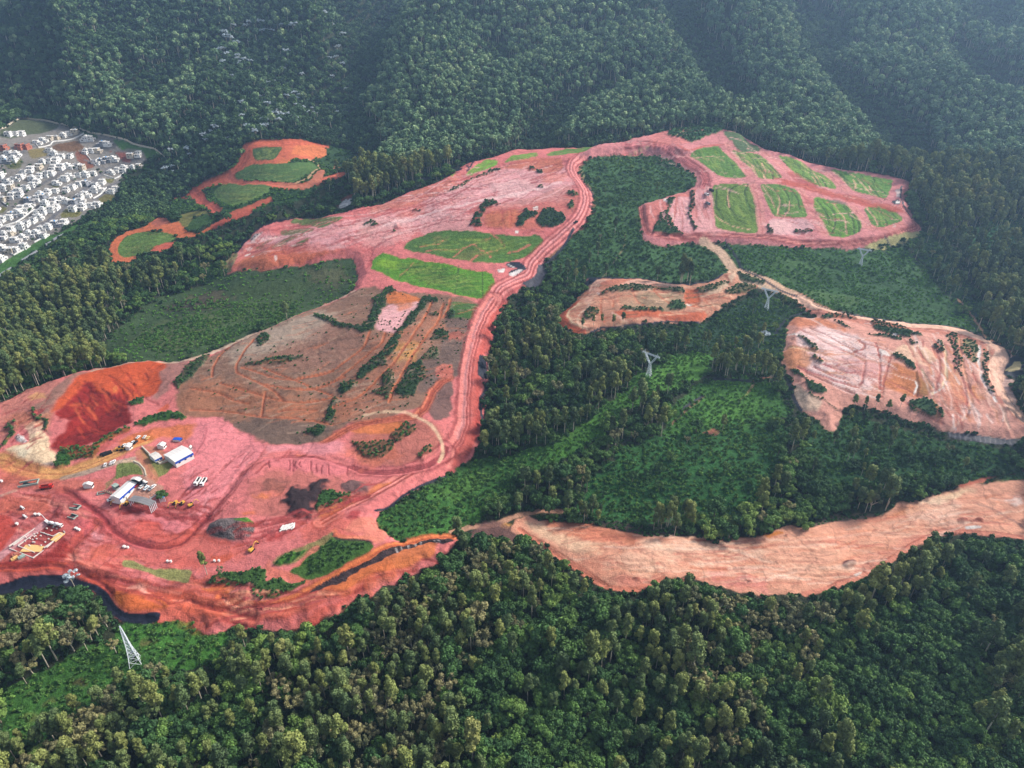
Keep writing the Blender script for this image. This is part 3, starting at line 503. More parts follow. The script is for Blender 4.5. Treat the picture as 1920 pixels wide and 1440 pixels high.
P(SB, (58,84,46), [(920,560),(1000,510),(1050,540),(1060,590),(950,590)], TM, **hb)
P(SB, (70,86,50), [(1130,430),(1240,410),(1340,370),(1380,380),(1280,440),(1160,460)], TM, a=.8, **hb)
P(SB, (62,86,50), [(1340,450),(1440,390),(1600,400),(1500,445),(1380,470)], TM, a=.8, **hb)
P(SB, (66,80,46), [(290,600),(330,570),(400,570),(380,640),(310,660)], TM, a=.9, **hb)
P(SB, (60,84,46), [(1450,280),(1560,310),(1680,370),(1560,365),(1470,340)], TM, a=.9, **hb)
L(None, (212,186,158), [(1180,480),(1300,440),(1380,380),(1420,300)], 4, T=TM, a=.7, f=3, w=2)
for q in ([(660,440),(680,500),(780,590)], [(820,440),(880,500),(960,550)], [(430,500),(420,600),(450,680)], [(520,500),(520,570)], [(1200,520),(1290,580)]):
    L(None, (190,104,70), q, 1.8, T=TM, a=.8, f=.8, w=.8, h=-.5)
L(None, (140,70,50), [(1360,320),(1380,360),(1390,400)], 2.4, T=TM, a=.8, f=1)
# path lines in the scrub
L(None, (150,130,96), [(610,0),(600,100),(520,215)], 1.2, T=TM, a=.7, f=.8); L(None, (150,130,96), [(470,290),(430,330)], 1.2, T=TM, a=.7, f=.8)
L(SC, (186,130,100), [(1560,1110),(1620,1080),(1700,1070)], 1.6, T=TM, a=.9); L(SC, (166,132,100), [(1460,1250),(1520,1200),(1570,1120)], 1.6, T=TM, a=.8)
L(SC, (150,110,86), [(1200,1210),(1100,1290),(1000,1370),(960,1420)], 1.8, T=TM, a=.7, den=.1)
P(SC, (150,90,76), [(1318,812),(1335,802),(1350,806),(1345,815)], a=.9, f=.6, den=0)
# --- right terraces -------------------------------------------------
RE = [(100,450),(130,280),(150,200),(210,140),(330,150),(360,140),(250,20),(240,-10),(300,20),(400,70),(560,110),(700,140),(860,160),(1000,180),(1150,195),(1340,210),(1480,240),(1600,280),(1650,310),(1700,340),(1770,370),(1800,420),(1795,480),(1740,520),(1740,620),(1800,760),(1900,900),(1990,960),(1990,1040),(1860,1055),(1600,1030),(1340,1000),(1260,985),(1200,950),(1000,900),(860,850),(660,810),(560,830),(540,900),(500,1010),(430,990),(350,890),(260,850),(200,700),(160,600)]
P(BE, (216,154,136), RE, TE, den=0, w=2, h=3.5, hf=8)
P(None, (240,204,198), [(200,270),(400,240),(620,300),(800,370),(860,480),(920,560),(700,740),(560,700),(300,560),(240,500)], TE, a=.85, f=4, w=3)
P(None, (250,232,226), [(330,300),(480,290),(640,340),(720,380),(680,430),(540,420),(400,350)], TE, a=.7, f=4, w=3)
P(None, (200,130,130), [(400,540),(460,490),(600,480),(800,500),(820,620),(700,600),(520,560)], TE, a=.5, f=4, w=3)
P(None, (204,124,74), [(890,540),(980,520),(1100,580),(1140,600),(1200,700),(1180,760),(1000,750),(860,700)], TE, a=.9, f=4, w=3)
P(None, (166,124,74), [(1120,600),(1180,650),(1200,760),(1130,770)], TE, a=.7, f=3)
P(None, (206,124,84), [(150,200),(210,140),(330,150),(480,210),(620,280),(560,290),(380,220),(230,250)], TE, a=.8, f=3)
P(None, (214,140,92), [(110,450),(140,370),(260,400),(330,520),(250,560),(160,560)], TE, a=.8, f=3)
P(None, (214,144,92), [(1330,480),(1400,560),(1440,700),(1480,820),(1400,770),(1320,720)], TE, a=.6, f=4)
P(None, (216,138,80), [(1500,680),(1580,690),(1700,800),(1600,790),(1520,770)], TE, a=.8, f=3)
P(None, (186,104,84), [(1340,780),(1460,800),(1500,860),(1440,900),(1340,880)], TE, a=.5, f=3, w=3)
P(None, cr, [(840,440),(920,430),(1000,380),(1160,390),(1220,430),(1240,490),(1180,540),(1060,500),(940,440)], TE, a=.6, f=2, w=2)
P(None, (206,186,160), [(200,640),(260,700),(400,820),(360,860),(260,850),(190,700)], TE, a=.7, f=3)
for q in ([(370,150),(500,140),(660,165),(650,190),(520,170),(400,185)], [(470,185),(560,220),(640,265),(560,240)], [(760,200),(840,190),(1000,240),(1060,290),(1160,300),(1160,320),(1040,300),(1060,330),(960,310),(800,270)], [(710,290),(860,305),(1000,325),(980,345),(820,320)],
          [(1040,345),(1110,360),(1110,382),(1060,375)], [(215,310),(260,310),(350,370),(365,425),(320,410),(270,340)], [(295,450),(340,450),(400,510),(395,530),(340,500)], [(925,440),(950,440),(1100,520),(1118,560),(1080,565),(960,490)],
          [(155,550),(200,555),(290,635),(220,610)], [(265,645),(330,650),(430,710),(430,740),(340,740),(300,700)], [(1215,390),(1270,330),(1300,380),(1300,430),(1260,430)], [(290,720),(400,790),(520,860),(480,850),(330,760)]):
    P(SB, (48,72,42), q, TE, **hb)
P(SB, (62,90,56), [(1040,800),(1160,770),(1240,800),(1300,880),(1290,930),(1180,900),(1060,870)], TE, **hb)
P(SB, (92,112,62), [(1450,310),(1560,350),(1560,520),(1500,510),(1450,400)], TE, a=.8, w=3, f=2); P(SB, (92,110,66), [(1330,310),(1400,280),(1420,340),(1450,640),(1400,560),(1380,430)], TE, a=.6, w=3, f=2)
P(SB, (90,100,66), [(1600,420),(1650,400),(1640,520),(1720,760),(1640,740),(1580,600)], TE, a=.6, w=3, f=2)
for q, c in (([(1580,380),(1565,500),(1590,650),(1700,800)], wt), ([(1420,280),(1440,480),(1480,640),(1520,800),(1490,900),(1400,970)], (214,150,120)), ([(1440,290),(1560,320),(1680,380)], (150,84,66)), ([(1280,340),(1320,440),(1330,620),(1290,710),(1220,740)], cr),
             ([(1640,380),(1660,560),(1700,720),(1830,850)], (226,196,170)), ([(640,430),(700,410),(725,380),(660,330),(500,280)], (190,120,110)), ([(220,540),(400,610),(660,700),(700,650),(720,500)], (184,110,106)), ([(400,520),(600,590),(700,580)], (184,110,106)),
             ([(800,360),(830,440),(830,720)], (176,96,84)), ([(910,470),(870,600),(840,770)], (186,110,92)), ([(1100,580),(1110,700),(1110,760)], (160,100,62)), ([(1140,560),(1190,650),(1220,700)], (226,196,160)), ([(1500,870),(1420,960),(1370,990)], (226,180,160)),
             ([(300,600),(600,740),(720,740)], (226,182,172)), ([(230,260),(420,360),(620,440),(700,500)], (190,124,116)), ([(640,150),(700,150),(900,200),(1080,240)], (206,130,100)), ([(1740,830),(1760,920),(1800,1000)], (226,180,158)), ([(150,280),(230,300)], wt), ([(160,390),(360,430)], (226,180,140)),
             ([(1650,540),(1700,530),(1690,570)], wt), ([(340,540),(460,600),(600,640)], (190,120,116)), ([(1030,190),(1100,250)], (196,110,84))):
    L(None, c, q, 1.9, T=TE, a=1, f=.7, w=.8, h=-.7, hf=1)
P(None, wt, [(1085,640),(1100,640),(1105,740),(1085,750)], TE, f=.6); P(None, wt, [(1220,730),(1290,700),(1310,690),(1290,720),(1230,745)], TE, f=.6); P(None, wt, [(830,400),(870,420),(915,460),(840,465)], TE, f=1, a=.8)
for q in ([(305,160),(340,165),(345,180),(310,178)], [(1240,285),(1275,285),(1270,298)], [(1300,265),(1335,265),(1330,280)], [(700,215),(770,218),(770,228)], [(930,290),(960,300),(950,312),(920,306)]):
    P(None, wt, q, TE, f=.5, w=.4)
road([(240,0),(330,60),(500,115),(700,160),(900,195),(1100,220),(1330,235),(1500,275),(1640,330),(1740,390),(1770,440),(1720,520),(1710,620),(1760,740),(1880,890),(1980,960)], TE, 12, col=(246,200,172), rut=(200,130,104), n=1)
P(None, (228,204,190), [(1700,520),(1735,530),(1735,620),(1780,740),(1740,720),(1690,620)], TE, a=.8, f=1)
L(RD, (186,140,110), [(1420,0),(1480,60),(1560,170),(1640,300)], 2, T=TE, a=.9)
L2 = zone_obj('pond_liner', 'black lined settling pond with a pale sandy bottom at the right edge', 'settling pond', None, None)
P(L2, bk, [(1740,540),(1760,490),(1810,440),(1860,425),(1920,450),(1930,560),(1860,600),(1790,580)], TE, f=.4, w=.3)
P(None, (206,184,130), [(1770,535),(1830,500),(1850,470),(1890,470),(1905,490),(1890,530),(1830,550)], TE, f=.5, w=.3)
L(L2, bk, [(1750,540),(1750,640),(1800,740),(1880,850),(1960,940)], 2.2, T=TE, f=.4)
P(BE, (196,160,148), [(1780,580),(1850,610),(1840,680),(1870,800),(1800,720),(1765,640)], TE, f=.8, den=0)
L3 = zone_obj('black_liner', 'striped black plastic sheeting on the bank below the pale pink terraces', 'plastic sheeting', None, None)
P(L3, (44,45,58), [(1340,1003),(1600,1032),(1860,1058),(1960,1062),(1900,1100),(1700,1095),(1500,1070),(1360,1040)], TE, f=.4, w=.3)
for x in range(1360, 1900, 38): L(None, (120,116,122), [(x, 1005 + (x - 1340) * .11), (x + 8, 1050 + (x - 1340) * .1)], .7, T=TE, a=.5, f=.5)
# black edge sheeting lines
LLN = ['along the upper edge of the orange pad', 'beside the access road from the lots', 'along the upper edge of the pale terraces', 'round the upper right bend of the terraces road', 'at the upper left corner of the terraces', 'down the lower left edge of the terraces', 'below the bend of the haul road', 'on the far left rim of the pink plateau', 'right of the upper haul road bend', 'along the northern rim of the western tip', 'through the trees left of the terraces', 'beside a small footpath in the scrub', 'between lower haul road and bright scrub', 'at the forest side of the haul road', 'below the orange pad']
for T_, q, wd in ((TM, [(330,332),(440,326),(560,326),(700,326),(860,348),(1000,376),(1100,374),(1200,362),(1280,338),(1340,300)], 1.8), (TM, [(1360,60),(1420,130),(1460,200),(1475,250),(1600,310),(1700,370),(1920,470)], 1.8),
                  (TE, [(250,-5),(340,45),(480,88),(700,130),(900,165),(1100,188),(1340,203),(1500,235),(1610,285),(1640,320)], 1.8), (TE, [(1690,325),(1770,365),(1800,400),(1810,450)], 2), (TE, [(300,90),(220,120),(130,160),(60,260)], 1.6),
                  (TE, [(160,640),(200,760),(250,840)], 1.6), (TC, [(1340,690),(1300,760),(1260,820),(1180,900),(1110,950)], 1.8), (TC, [(0,438),(100,390),(200,345)], 1.6), (TC, [(1430,340),(1480,400),(1495,460)], 1.2),
                  (TW, [(60,940),(100,850),(140,780),(200,710),(320,650),(420,612),(560,598),(760,585),(900,585),(1060,535),(1200,480),(1400,400)], 1.6), (TM, [(1180,1075),(1300,1078),(1440,1090),(1570,1108)], 1.6), (TM, [(1040,1310),(1120,1250),(1190,1210)], 1.2),
                  (TH, [(1900,1100),(1720,1165),(1580,1250),(1480,1330),(1380,1370)], 1.2), (TF, [(215,640),(200,700),(165,760),(160,830),(180,940),(170,1040)], 1.4), (TM, [(350,735),(440,705),(620,684),(800,668),(960,655),(1160,664)], 1.3)):
    LL = zone_obj('black_edge_sheeting', 'thin black sheeting ' + LLN.pop(0), 'plastic sheeting', 'black sheeting along the earthworks', None)
    L(LL, bk, q, wd * 1.4, T=T_, a=1, f=.4, w=.3)
L4 = zone_obj('black_liner', 'black plastic sheeting draped down the bank beside the bend of the haul road', 'plastic sheeting', None, None)
P(L4, (52,50,62), [(940,1110),(1060,1030),(1075,950),(1110,950),(1150,1005),(1100,1080),(1050,1122)], TC, f=.4, w=.3)
L5 = zone_obj('pond_liner', 'black lined settling pond with pale floor inside the bend of the haul road', 'settling pond', None, None)
P(L5, bk, [(830,975),(860,958),(920,950),(960,970),(992,1000),(960,1025),(890,1060),(850,1040),(870,1020),(930,1000),(860,1000)], TC, f=.3, w=.2)
P(None, (220,210,206), [(850,1045),(930,1012),(960,1010),(950,1025),(890,1062),(865,1058)], TC, f=.3, w=.2); L(None, (226,220,216), [(850,975),(880,990),(900,1000)], 1.2, T=TC)
L6 = zone_obj('black_liner', 'rectangular black plastic sheet on the bank right of the haul road', 'plastic sheeting', None, None)
P(L6, (30,33,50), [(155,442),(208,440),(212,520),(215,618),(180,615),(138,600)], TF, f=.3, w=.2)
L7 = zone_obj('black_liner', 'black plastic sheeting at the head of the orange and pink pad', 'plastic sheeting', None, None)
P(L7, bk, [(330,338),(440,335),(400,350),(365,390),(295,415),(300,380)], TM, f=.3, w=.2)
L8 = zone_obj('black_liner', 'black plastic sheeting in the pink gully at the far edge of the plateau', 'plastic sheeting', None, None)
for q in ([(190,310),(230,285),(300,272),(310,285),(240,330)], [(420,235),(500,225),(510,260),(440,262)], [(330,275),(420,240),(520,190),(680,160)], [(540,215),(560,260)], [(600,185),(560,250),(540,275)]):
    if len(q) > 3 and q[0] != (330,275): P(L8, bk, q, TC, f=.4, w=.4)
    else: L(L8, bk, q, 2, T=TC, f=.4)
L9 = zone_obj('black_liner', 'black plastic sheeting along the western tip of the pink plateau', 'plastic sheeting', None, None)
P(L9, bk, [(60,930),(100,850),(150,770),(180,770),(130,840),(100,890),(80,960)], TW, f=.4, w=.4); P(L9, bk, [(200,778),(280,730),(292,730),(215,780)], TW, f=.3, w=.2)
P(None, (150,142,100), [(5,950),(70,870),(110,880),(100,930),(60,1010),(20,1010)], TW, a=.9, f=1)
RW = zone_obj('rock_bank', 'long bank of dark broken rock along the edge of the lower orange road', 'rock bank', None, None)
P(RW, (70,54,54), [(700,780),(740,735),(860,680),(1000,610),(1150,530),(1280,470),(1400,430),(1540,410),(1560,440),(1500,470),(1420,470),(1300,505),(1180,560),(1060,620),(940,690),(840,735),(740,775)], TS, w=1.6, f=.5, h=-.8, hf=2)
for x0_, y0_ in ((1300,485),(1340,470),(1370,462),(1260,500),(1230,515),(1460,450),(1480,445)): L(None, (190,180,176), [(x0_, y0_ - 14), (x0_ + 8, y0_ + 14)], .9, T=TS, a=.8, f=.6, w=.6)
L(RW, (84,60,58), [(190,800),(240,845),(330,868),(480,862)], 1.6, T=TS, a=.9, f=1, w=1)
# --- lower right strip ----------------------------------------------
LR = [(100,430),(180,400),(230,420),(330,440),(400,455),(560,460),(700,490),(860,520),(1000,550),(1130,560),(1300,550),(1450,555),(1470,590),(1560,600),(1700,560),(1780,560),(1895,530)]
LR2 = [(80,540),(150,520),(280,460),(420,480),(600,430),(800,410),(930,405),(1000,360),(1050,300),(1200,290),(1380,230),(1500,190),(1640,140),(1720,130),(1800,155),(1960,150),(2020,150),(2020,560),(1900,545),(1640,530),(1500,500),(1340,500),(1240,560),(1100,650),(980,740),(860,800),(700,880),(560,900),(400,940),(260,950),(0,940)]
P(BE, (222,156,128), LR + [(1895,980),(1700,950),(1500,900),(1350,830),(1180,840),(1100,890),(960,935),(830,925),(740,905),(600,820),(450,710),(300,600),(200,560),(100,545),(60,500)], TG, den=0, w=1.6)
P(BE, (222,158,130), LR2, TK, den=0, w=1.6)
P(None, cr, [(150,450),(260,440),(400,520),(600,590),(800,640),(700,680),(500,640),(300,560)], TG, a=.6, f=6, w=4)
P(None, (238,200,172), [(1000,610),(1400,570),(1800,620),(1890,700),(1500,720),(1100,700)], TG, a=.6, f=10, w=6)
P(None, (206,116,84), [(300,440),(560,460),(900,530),(1020,570),(1000,640),(930,680),(860,620),(700,590),(500,560),(350,500)], TG, a=.65, f=6, w=4)
P(None, (210,112,84), [(870,625),(980,610),(1020,660),(930,680)], TG, a=.7, f=4, w=3)
P(None, (200,110,80), [(1340,560),(1450,550),(1465,590),(1380,585)], TG, a=.9, f=1.5)
P(None, (206,124,116), [(1500,800),(1895,840),(1895,960),(1700,930),(1500,880)], TG, a=.7, f=5, w=4)
P(None, (206,120,104), [(780,850),(950,820),(1100,850),(1000,920),(850,920)], TG, a=.6, f=4, w=3)
P(None, cr, [(1150,330),(1400,240),(1560,200),(1520,260),(1300,320)], TK, a=.8, f=4, w=3)
P(None, (240,208,194), [(1780,280),(1900,250),(1920,310),(1850,330)], TK, a=.8, f=2, w=2)
P(None, (206,130,110), [(700,760),(900,650),(1200,510),(1400,480),(1300,520),(1100,640),(900,760),(760,830)], TK, a=.6, f=4, w=3)
P(None, (206,124,72), [(980,400),(1100,330),(1340,330),(1200,400),(1000,420)], TK, a=.6, f=5, w=4)
P(None, (206,126,60), [(100,520),(240,500),(260,520),(130,545)], TK, a=.9, f=1)
for i in range(46):
    t = random.random(); x = 1020 + 860 * t; y0 = 1010 + 45 * math.sin(t * 3.1 + .3) - 70 * max(0, t - .5) * 2 + random.uniform(-45, 35)
    q = [(x, y0), (x + 35, y0 + random.uniform(-1, 3) - 8 * max(0, t - .4)), (x + random.uniform(60, 120), y0 + random.uniform(-2, 3) - 22 * max(0, t - .4))]
    L(None, random.choice([(196,110,88), (240,206,180), (186,104,88), (232,180,150)]), q, random.uniform(.6, 1.6), a=random.uniform(.3, .6), f=1, w=1.5)
L(RD, (216,130,104), [(130,500),(230,580),(400,690),(600,820),(740,905),(830,925),(960,932),(1150,850)], 3, T=TG, a=.9, f=.8, h=-.4); L(None, (150,74,56), [(150,500),(300,590),(450,690),(620,800),(760,890)], .9, T=TG, a=.8, f=.5, h=-.3)
L(RD, (220,140,116), [(400,940),(600,890),(850,790),(1000,700),(1200,560),(1350,495),(1500,500),(1700,530),(1920,545)], 3, T=TK, a=.9, f=.8); L(None, (160,84,66), [(560,880),(860,770),(1060,630),(1240,530),(1350,485),(1600,505),(1900,535)], .9, T=TK, a=.7, f=.6)
L(None, (170,90,70), [(0,625),(200,600),(340,560),(460,545)], 1, T=TK, a=.6, f=.8, w=1); L(None, (140,104,96), [(1600,310),(1700,350),(1800,400),(1900,460)], 2, T=TK, a=.6, f=1.5, w=2); L(None, (150,80,60), [(1160,300),(1240,345)], 1.4, T=TK, a=.7, w=1)
for T_, x, y, r in ((TK,1495,425,38),(TK,1605,418,32),(TK,710,725,55),(TK,835,722,18),(TG,965,845,24),(TG,1765,870,24),(TK,275,532,12)):
    M_ = zone_obj('soil_heap', None, None); 
    P(M_, (150,88,74) if r < 50 else (112,76,70), [(x + r * math.cos(a_), y + r * .55 * math.sin(a_)) for a_ in np.linspace(0, 6.28, 12)[:-1]], T_, f=1.5, w=1.2, h=1.8, hf=3)
for q in ([(735,800),(790,780),(805,790),(760,815)], [(1505,470),(1620,465),(1632,485),(1520,490)]): P(None, (226,214,206), q, TK, f=.4, w=.3)
L(RD, (196,146,120), [(-350,520),(-200,480),(-60,480),(30,440),(120,400),(260,370),(430,375)], 3.4, T=TG, a=.9, f=1, den=0)
P(BE, (206,150,84), [(-20,470),(30,455),(70,465),(40,500),(-10,490)], TG, a=.9, f=1.5, den=0)
P(BE, (120,84,80), [(-250,560),(-150,470),(-40,440),(60,480),(100,540),(60,600),(-100,560),(-200,590)], TG, a=.8, f=3, w=3, den=0)
P(SB, (66,56,50), [(730,450),(840,455),(960,490),(1000,540),(1100,520),(1300,515),(1460,540),(1300,550),(1100,552),(960,540),(860,520),(740,490)], TG, w=2, f=1.5, den=0)
P(SB, (110,96,80), [(420,450),(560,400),(760,380),(850,390),(960,390),(930,405),(760,425),(600,440),(450,465)], TK, w=2, f=1.5, den=0)
P(BE, (200,110,86), [(1460,190),(1560,150),(1680,125),(1740,150),(1600,170),(1480,205)], TK, a=.9, f=1, den=0)
P(SB, (60,92,44), [(1560,180),(1760,120),(1960,90),(1960,150),(1800,155),(1640,170)], TK, w=2, f=1.5, den=0, a=.8)
# --- upper left roads and fields -----------------------------------
P(BE, (204,106,76), [(1430,640),(1500,590),(1600,560),(1700,510),(1790,440),(1830,370),(1825,310),(1850,270),(1900,262),(1960,258)] + [(420*0+4*(x-0),4*(y-200)) for x, y in [(520,262),(600,270),(612,290),(580,300),(540,300),(520,310),(500,312),(480,306),(450,320),(420,338),(440,345),(500,345),(560,350),(590,345),(650,322),(645,330),(580,352),(540,356),(500,350),(420,344),(385,350),(378,358),(390,375),(405,395),(400,398),(385,385),(368,370)]], TL, den=0, w=1, f=.8)
road([(1440,640),(1560,575),(1700,520),(1780,460),(1835,390),(1840,300),(1900,280),(2100,276),(2300,280),(2440,300)], TL, 12, col=(206,104,76), n=1, rut=(180,80,58))
road([(1700,520),(1760,560),(1900,572),(2100,588),(2240,600),(2400,560),(2560,500)], TL, 9, col=(208,110,86), n=1, rut=(184,86,64))
road([(1440,640),(1500,690),(1560,730),(1620,790)], TL, 10, col=(204,100,80), n=1, rut=(180,80,64))
P(BE, (214,122,78), [(390,180),(440,150),(490,160),(520,60),(600,45),(700,40),(770,80),(760,130),(700,145),(500,120),(500,180),(400,188)], TW, f=.8, w=1.6, den=0)
for q, c in (([(215,80),(300,60),(430,62),(440,80),(400,130),(360,165),(240,165),(215,130)], (78,100,54)), ([(75,290),(110,250),(190,195),(320,190),(500,185),(680,180),(710,230),(640,270),(540,330),(300,320),(120,305)], (82,112,58)),
             ([(-80,400),(-30,350),(60,330),(200,345),(360,355),(340,400),(280,440),(160,490),(60,510),(-40,470)], (96,122,62))):
    z_ = zone_obj('grass_lot'); P(z_, c, q, TW, f=.8, w=.8, den=0)
for k in range(5):
    L(None, (54,72,42), [(-60 + k * 26, 380 - 2 * k), (-30 + k * 34, 440), (60 + k * 40, 485 - k * 16), (200 + k * 26, 440 - k * 12)], .8, T=TW, a=.6, f=.6)
    L(None, (54,72,42), [(110 + k * 30, 260 - k * 12), (150 + k * 30, 285 - k * 8), (320 + k * 20, 310 - k * 18)], .7, T=TW, a=.5, f=.6)
L(RD, (210,170,128), [(630,155),(700,185),(730,230),(650,290),(545,330)], 4, T=TW, a=.9, den=0)
L(BE, (206,124,96), [(430,345),(520,355),(620,360),(700,310),(800,235),(860,215)], 11, T=TW, a=.9, w=2, den=0)
P(SC, (54,80,48), [(780,60),(900,100),(1050,150),(1050,210),(930,220),(820,200),(740,240),(720,190),(760,130)], TW, den=0, w=2)
LX = zone_obj('black_liner', 'small black sheet at the right tip of the orange clearing loop', 'plastic sheeting', None, None)
L(LX, (44,46,60), [(1085,145),(1110,160),(1105,200)], 4, T=TW, f=.5); L(None, (190,100,80), [(1060,150),(1070,180),(1050,215)], 2, T=TW)
P(BE, (206,112,72), [(805,1120),(815,1060),(860,990),(960,930),(1100,900),(1180,830),(1250,825),(1270,880),(1350,860),(1400,930),(1480,960),(1560,900),(1600,910),(1500,970),(1340,995),(1310,960),(1180,930),(1060,935),(940,970),(890,1040),(880,1090),(900,1120),(1030,1110),(1035,1140),(960,1175),(850,1180)], TL, f=.8, w=.8, den=0)
P(None, (176,100,84), [(1130,880),(1190,830),(1250,825),(1260,870),(1180,905)], TL, a=.8, f=1)
z_ = zone_obj('grass_lot'); P(z_, (94,120,56), [(880,1100),(890,1040),(940,975),(1040,940),(1160,935),(1290,950),(1320,980),(1280,1020),(1140,1090),(1020,1120),(920,1130)], TL, f=.8, w=.8, den=0)
P(BE, (204,100,78), [(1110,1085),(1200,1030),(1320,1005),(1330,1030),(1180,1100)], TL, f=.8, den=0)
P(GF, (120,118,62), [(1320,810),(1540,780),(1560,800),(1460,830),(1420,900),(1380,900),(1340,860)], TL, f=1.5, w=2, den=0); P(GF, (62,92,44), [(1440,850),(1560,800),(1600,860),(1480,920),(1400,930)], TL, f=1.5, w=2, den=0)
P(SC, (56,86,48), [(1300,680),(1440,660),(1550,750),(1540,780),(1320,800),(1270,760)], TL, den=0)
L(BE, (200,96,76), [(1610,890),(1700,850),(1860,790)], 9, T=TL, den=0, a=.9, w=1.5); L(BE, (196,92,74), [(1310,685),(1360,680),(1430,690)], 2, T=TL, den=0)
L(BE, (200,100,78), [(70,560),(180,530),(340,460)], 9, T=TW, den=0, a=.9, w=2)
P(BE, (120,66,58), [(820,500),(900,440),(1000,400),(960,450),(880,530)], TW, den=0, a=.9, w=2)
QR = zone_obj('pale_rubble', 'small white rubble patch between the trees behind the long pink plateau', 'rubble patch', None, None)
P(QR, (206,206,206), [(860,500),(900,460),(960,450),(970,480),(900,520),(840,530)], TW, w=3, f=.8, den=0)
# --- housing estate ground ------------------------------------------
HG = 'housing_ground'
P(HG, (134,128,122), [(-200,1400),(-200,240),(0,175),(160,95),(300,105),(450,135),(720,208),(860,235),(1100,300),(1180,325),(1100,400),(960,480),(880,560),(880,660),(760,730),(640,800),(580,880),(480,900),(420,960),(0,1260)], TL, den=0, w=.5, f=.6)
P('grass_field', (74,112,52), [(840,240),(1000,285),(1160,318),(1220,370),(1140,400),(1090,380),(1070,330),(980,320),(900,320)], TL, f=1, w=.5, den=0)
P('grass_field', (68,104,48), [(590,180),(720,210),(740,240),(690,220),(620,200)], TL, f=1, w=.5)
P('grass_field', (62,92,44), [(200,75),(320,40),(360,90),(240,92)], TL, f=1, w=1, den=0)
P('grass_field', (84,92,66), [(0,180),(160,95),(300,105),(460,140),(300,200),(100,240),(0,230)], TL, f=1.5, w=1)
P('grass_field', (66,104,46), [(-100,1260),(0,1180),(200,1060),(370,960),(450,950),(590,870),(580,920),(450,960),(200,1130),(0,1270),(-100,1330)], TL, f=.8, w=.8, den=0)
for q, c in (([(390,290),(570,250),(640,310),(560,340),(400,330)], (112,84,62)), ([(560,340),(640,330),(720,450),(640,470),(580,400)], (130,84,68)), ([(200,330),(320,305),(370,360),(240,400)], (124,112,72)), ([(30,410),(170,390),(160,460),(60,470)], (104,106,70)),
             ([(800,330),(880,345),(990,400),(960,410),(900,370)], (150,92,78)), ([(720,680),(800,650),(875,670),(830,710),(760,720)], (104,98,56)), ([(450,810),(500,760),(620,790),(580,830),(460,835)], (112,108,60)), ([(780,540),(860,540),(840,575),(790,570)], (112,108,66)), ([(380,580),(460,580),(440,610),(400,610)], (100,100,62)), ([(0,750),(60,760),(20,800),(-20,800)], (112,110,70)), ([(880,350),(940,340),(1000,410),(940,420),(900,390)], (150,88,76))):
    P('grass_field', c, q, TL, f=.6, w=.8)
for q, wd in (([(300,920),(380,840),(470,770),(560,680),(690,570),(780,490),(820,460)], 5), ([(-50,770),(60,700),(200,640),(330,570),(420,520),(560,440)], 4), ([(-60,980),(60,880),(240,790),(420,680)], 4), ([(700,700),(800,620),(900,560)], 3.5), ([(0,430),(120,380),(250,300),(380,240)], 3.5),
              ([(100,1000),(240,900),(380,850)], 3.5), ([(640,400),(780,470),(900,430),(1060,400)], 3.5)):
    L('housing_ground', (112,110,112), q, wd, T=TL, a=1, f=.5, w=.2)

P(None, (228,134,136), [(40,690),(110,690),(200,682),(310,740),(400,800),(470,862),(530,890),(520,950),(440,1000),(360,1090),(250,1230),(150,1330),(60,1400),(20,1290),(40,1120),(90,960),(120,820),(100,740)], TH, a=.8, f=2, w=2)
DK3 = [(160, 66, 66), (176, 84, 80), (150, 60, 54)]; LT3 = [(232, 176, 172), (228, 160, 150), (236, 190, 184)]
scratches([(440,490),(480,440),(640,405),(700,390),(880,320),(1070,300),(1090,390),(960,400),(760,450),(660,480)], (1, -.33), 190, DK3 + LT3, ln=(20, 110))
scratches([(360,880),(500,845),(600,845),(480,900),(420,980),(380,1010),(330,1000),(340,900)], (.6, -.75), 40, DK3 + [(234, 150, 150)], ln=(15, 60))
scratches([(240,930),(400,960),(440,1010),(300,1030),(210,990)], (1, .1), 60, DK3, ln=(20, 80))
scratches([(0,930),(200,940),(240,1040),(330,1080),(500,1100),(520,1150),(300,1150),(140,1080),(0,1070)], (1, .25), 110, DK3 + [(226, 140, 124)], ln=(15, 90))
scratches([(430,1000),(620,960),(700,900),(720,930),(560,1000),(440,1060)], (1, -.4), 60, DK3, ln=(20, 70))
scratches([(400,1120),(620,1120),(830,1040),(820,1060),(640,1130),(420,1180)], (1, -.25), 60, DK3 + [(226, 150, 120)], ln=(20, 90))
scratches([(0,770),(110,730),(100,800),(60,900),(0,900)], (.7, -.5), 40, DK3 + [(220, 160, 120)], ln=(10, 40))
scratches([(120,820),(150,740),(230,700),(310,690),(250,770),(180,830)], (.5, .7), 40, [(96, 24, 24), (180, 66, 44), (206, 96, 60)], ln=(12, 50))
BR3 = [(96, 74, 66), (150, 124, 108), (178, 150, 128), (190, 112, 78)]
scratches([(395,675),(450,648),(600,584),(675,548),(900,577),(878,700),(800,775),(665,800),(560,845),(430,800),(330,745)], (1, -.35), 260, BR3, ln=(10, 60), a=(.25, .6))
scratches([(1215,388),(1300,358),(1340,350),(1340,445),(1220,440)], (.2, 1), 40, [(190, 110, 100), (232, 176, 170)], ln=(12, 50))
scratches([(1110,285),(1250,256),(1330,250),(1500,310),(1690,345),(1720,430),(1500,462),(1240,300)], (1, .3), 90, [(190, 104, 100), (234, 180, 172)], ln=(10, 45))
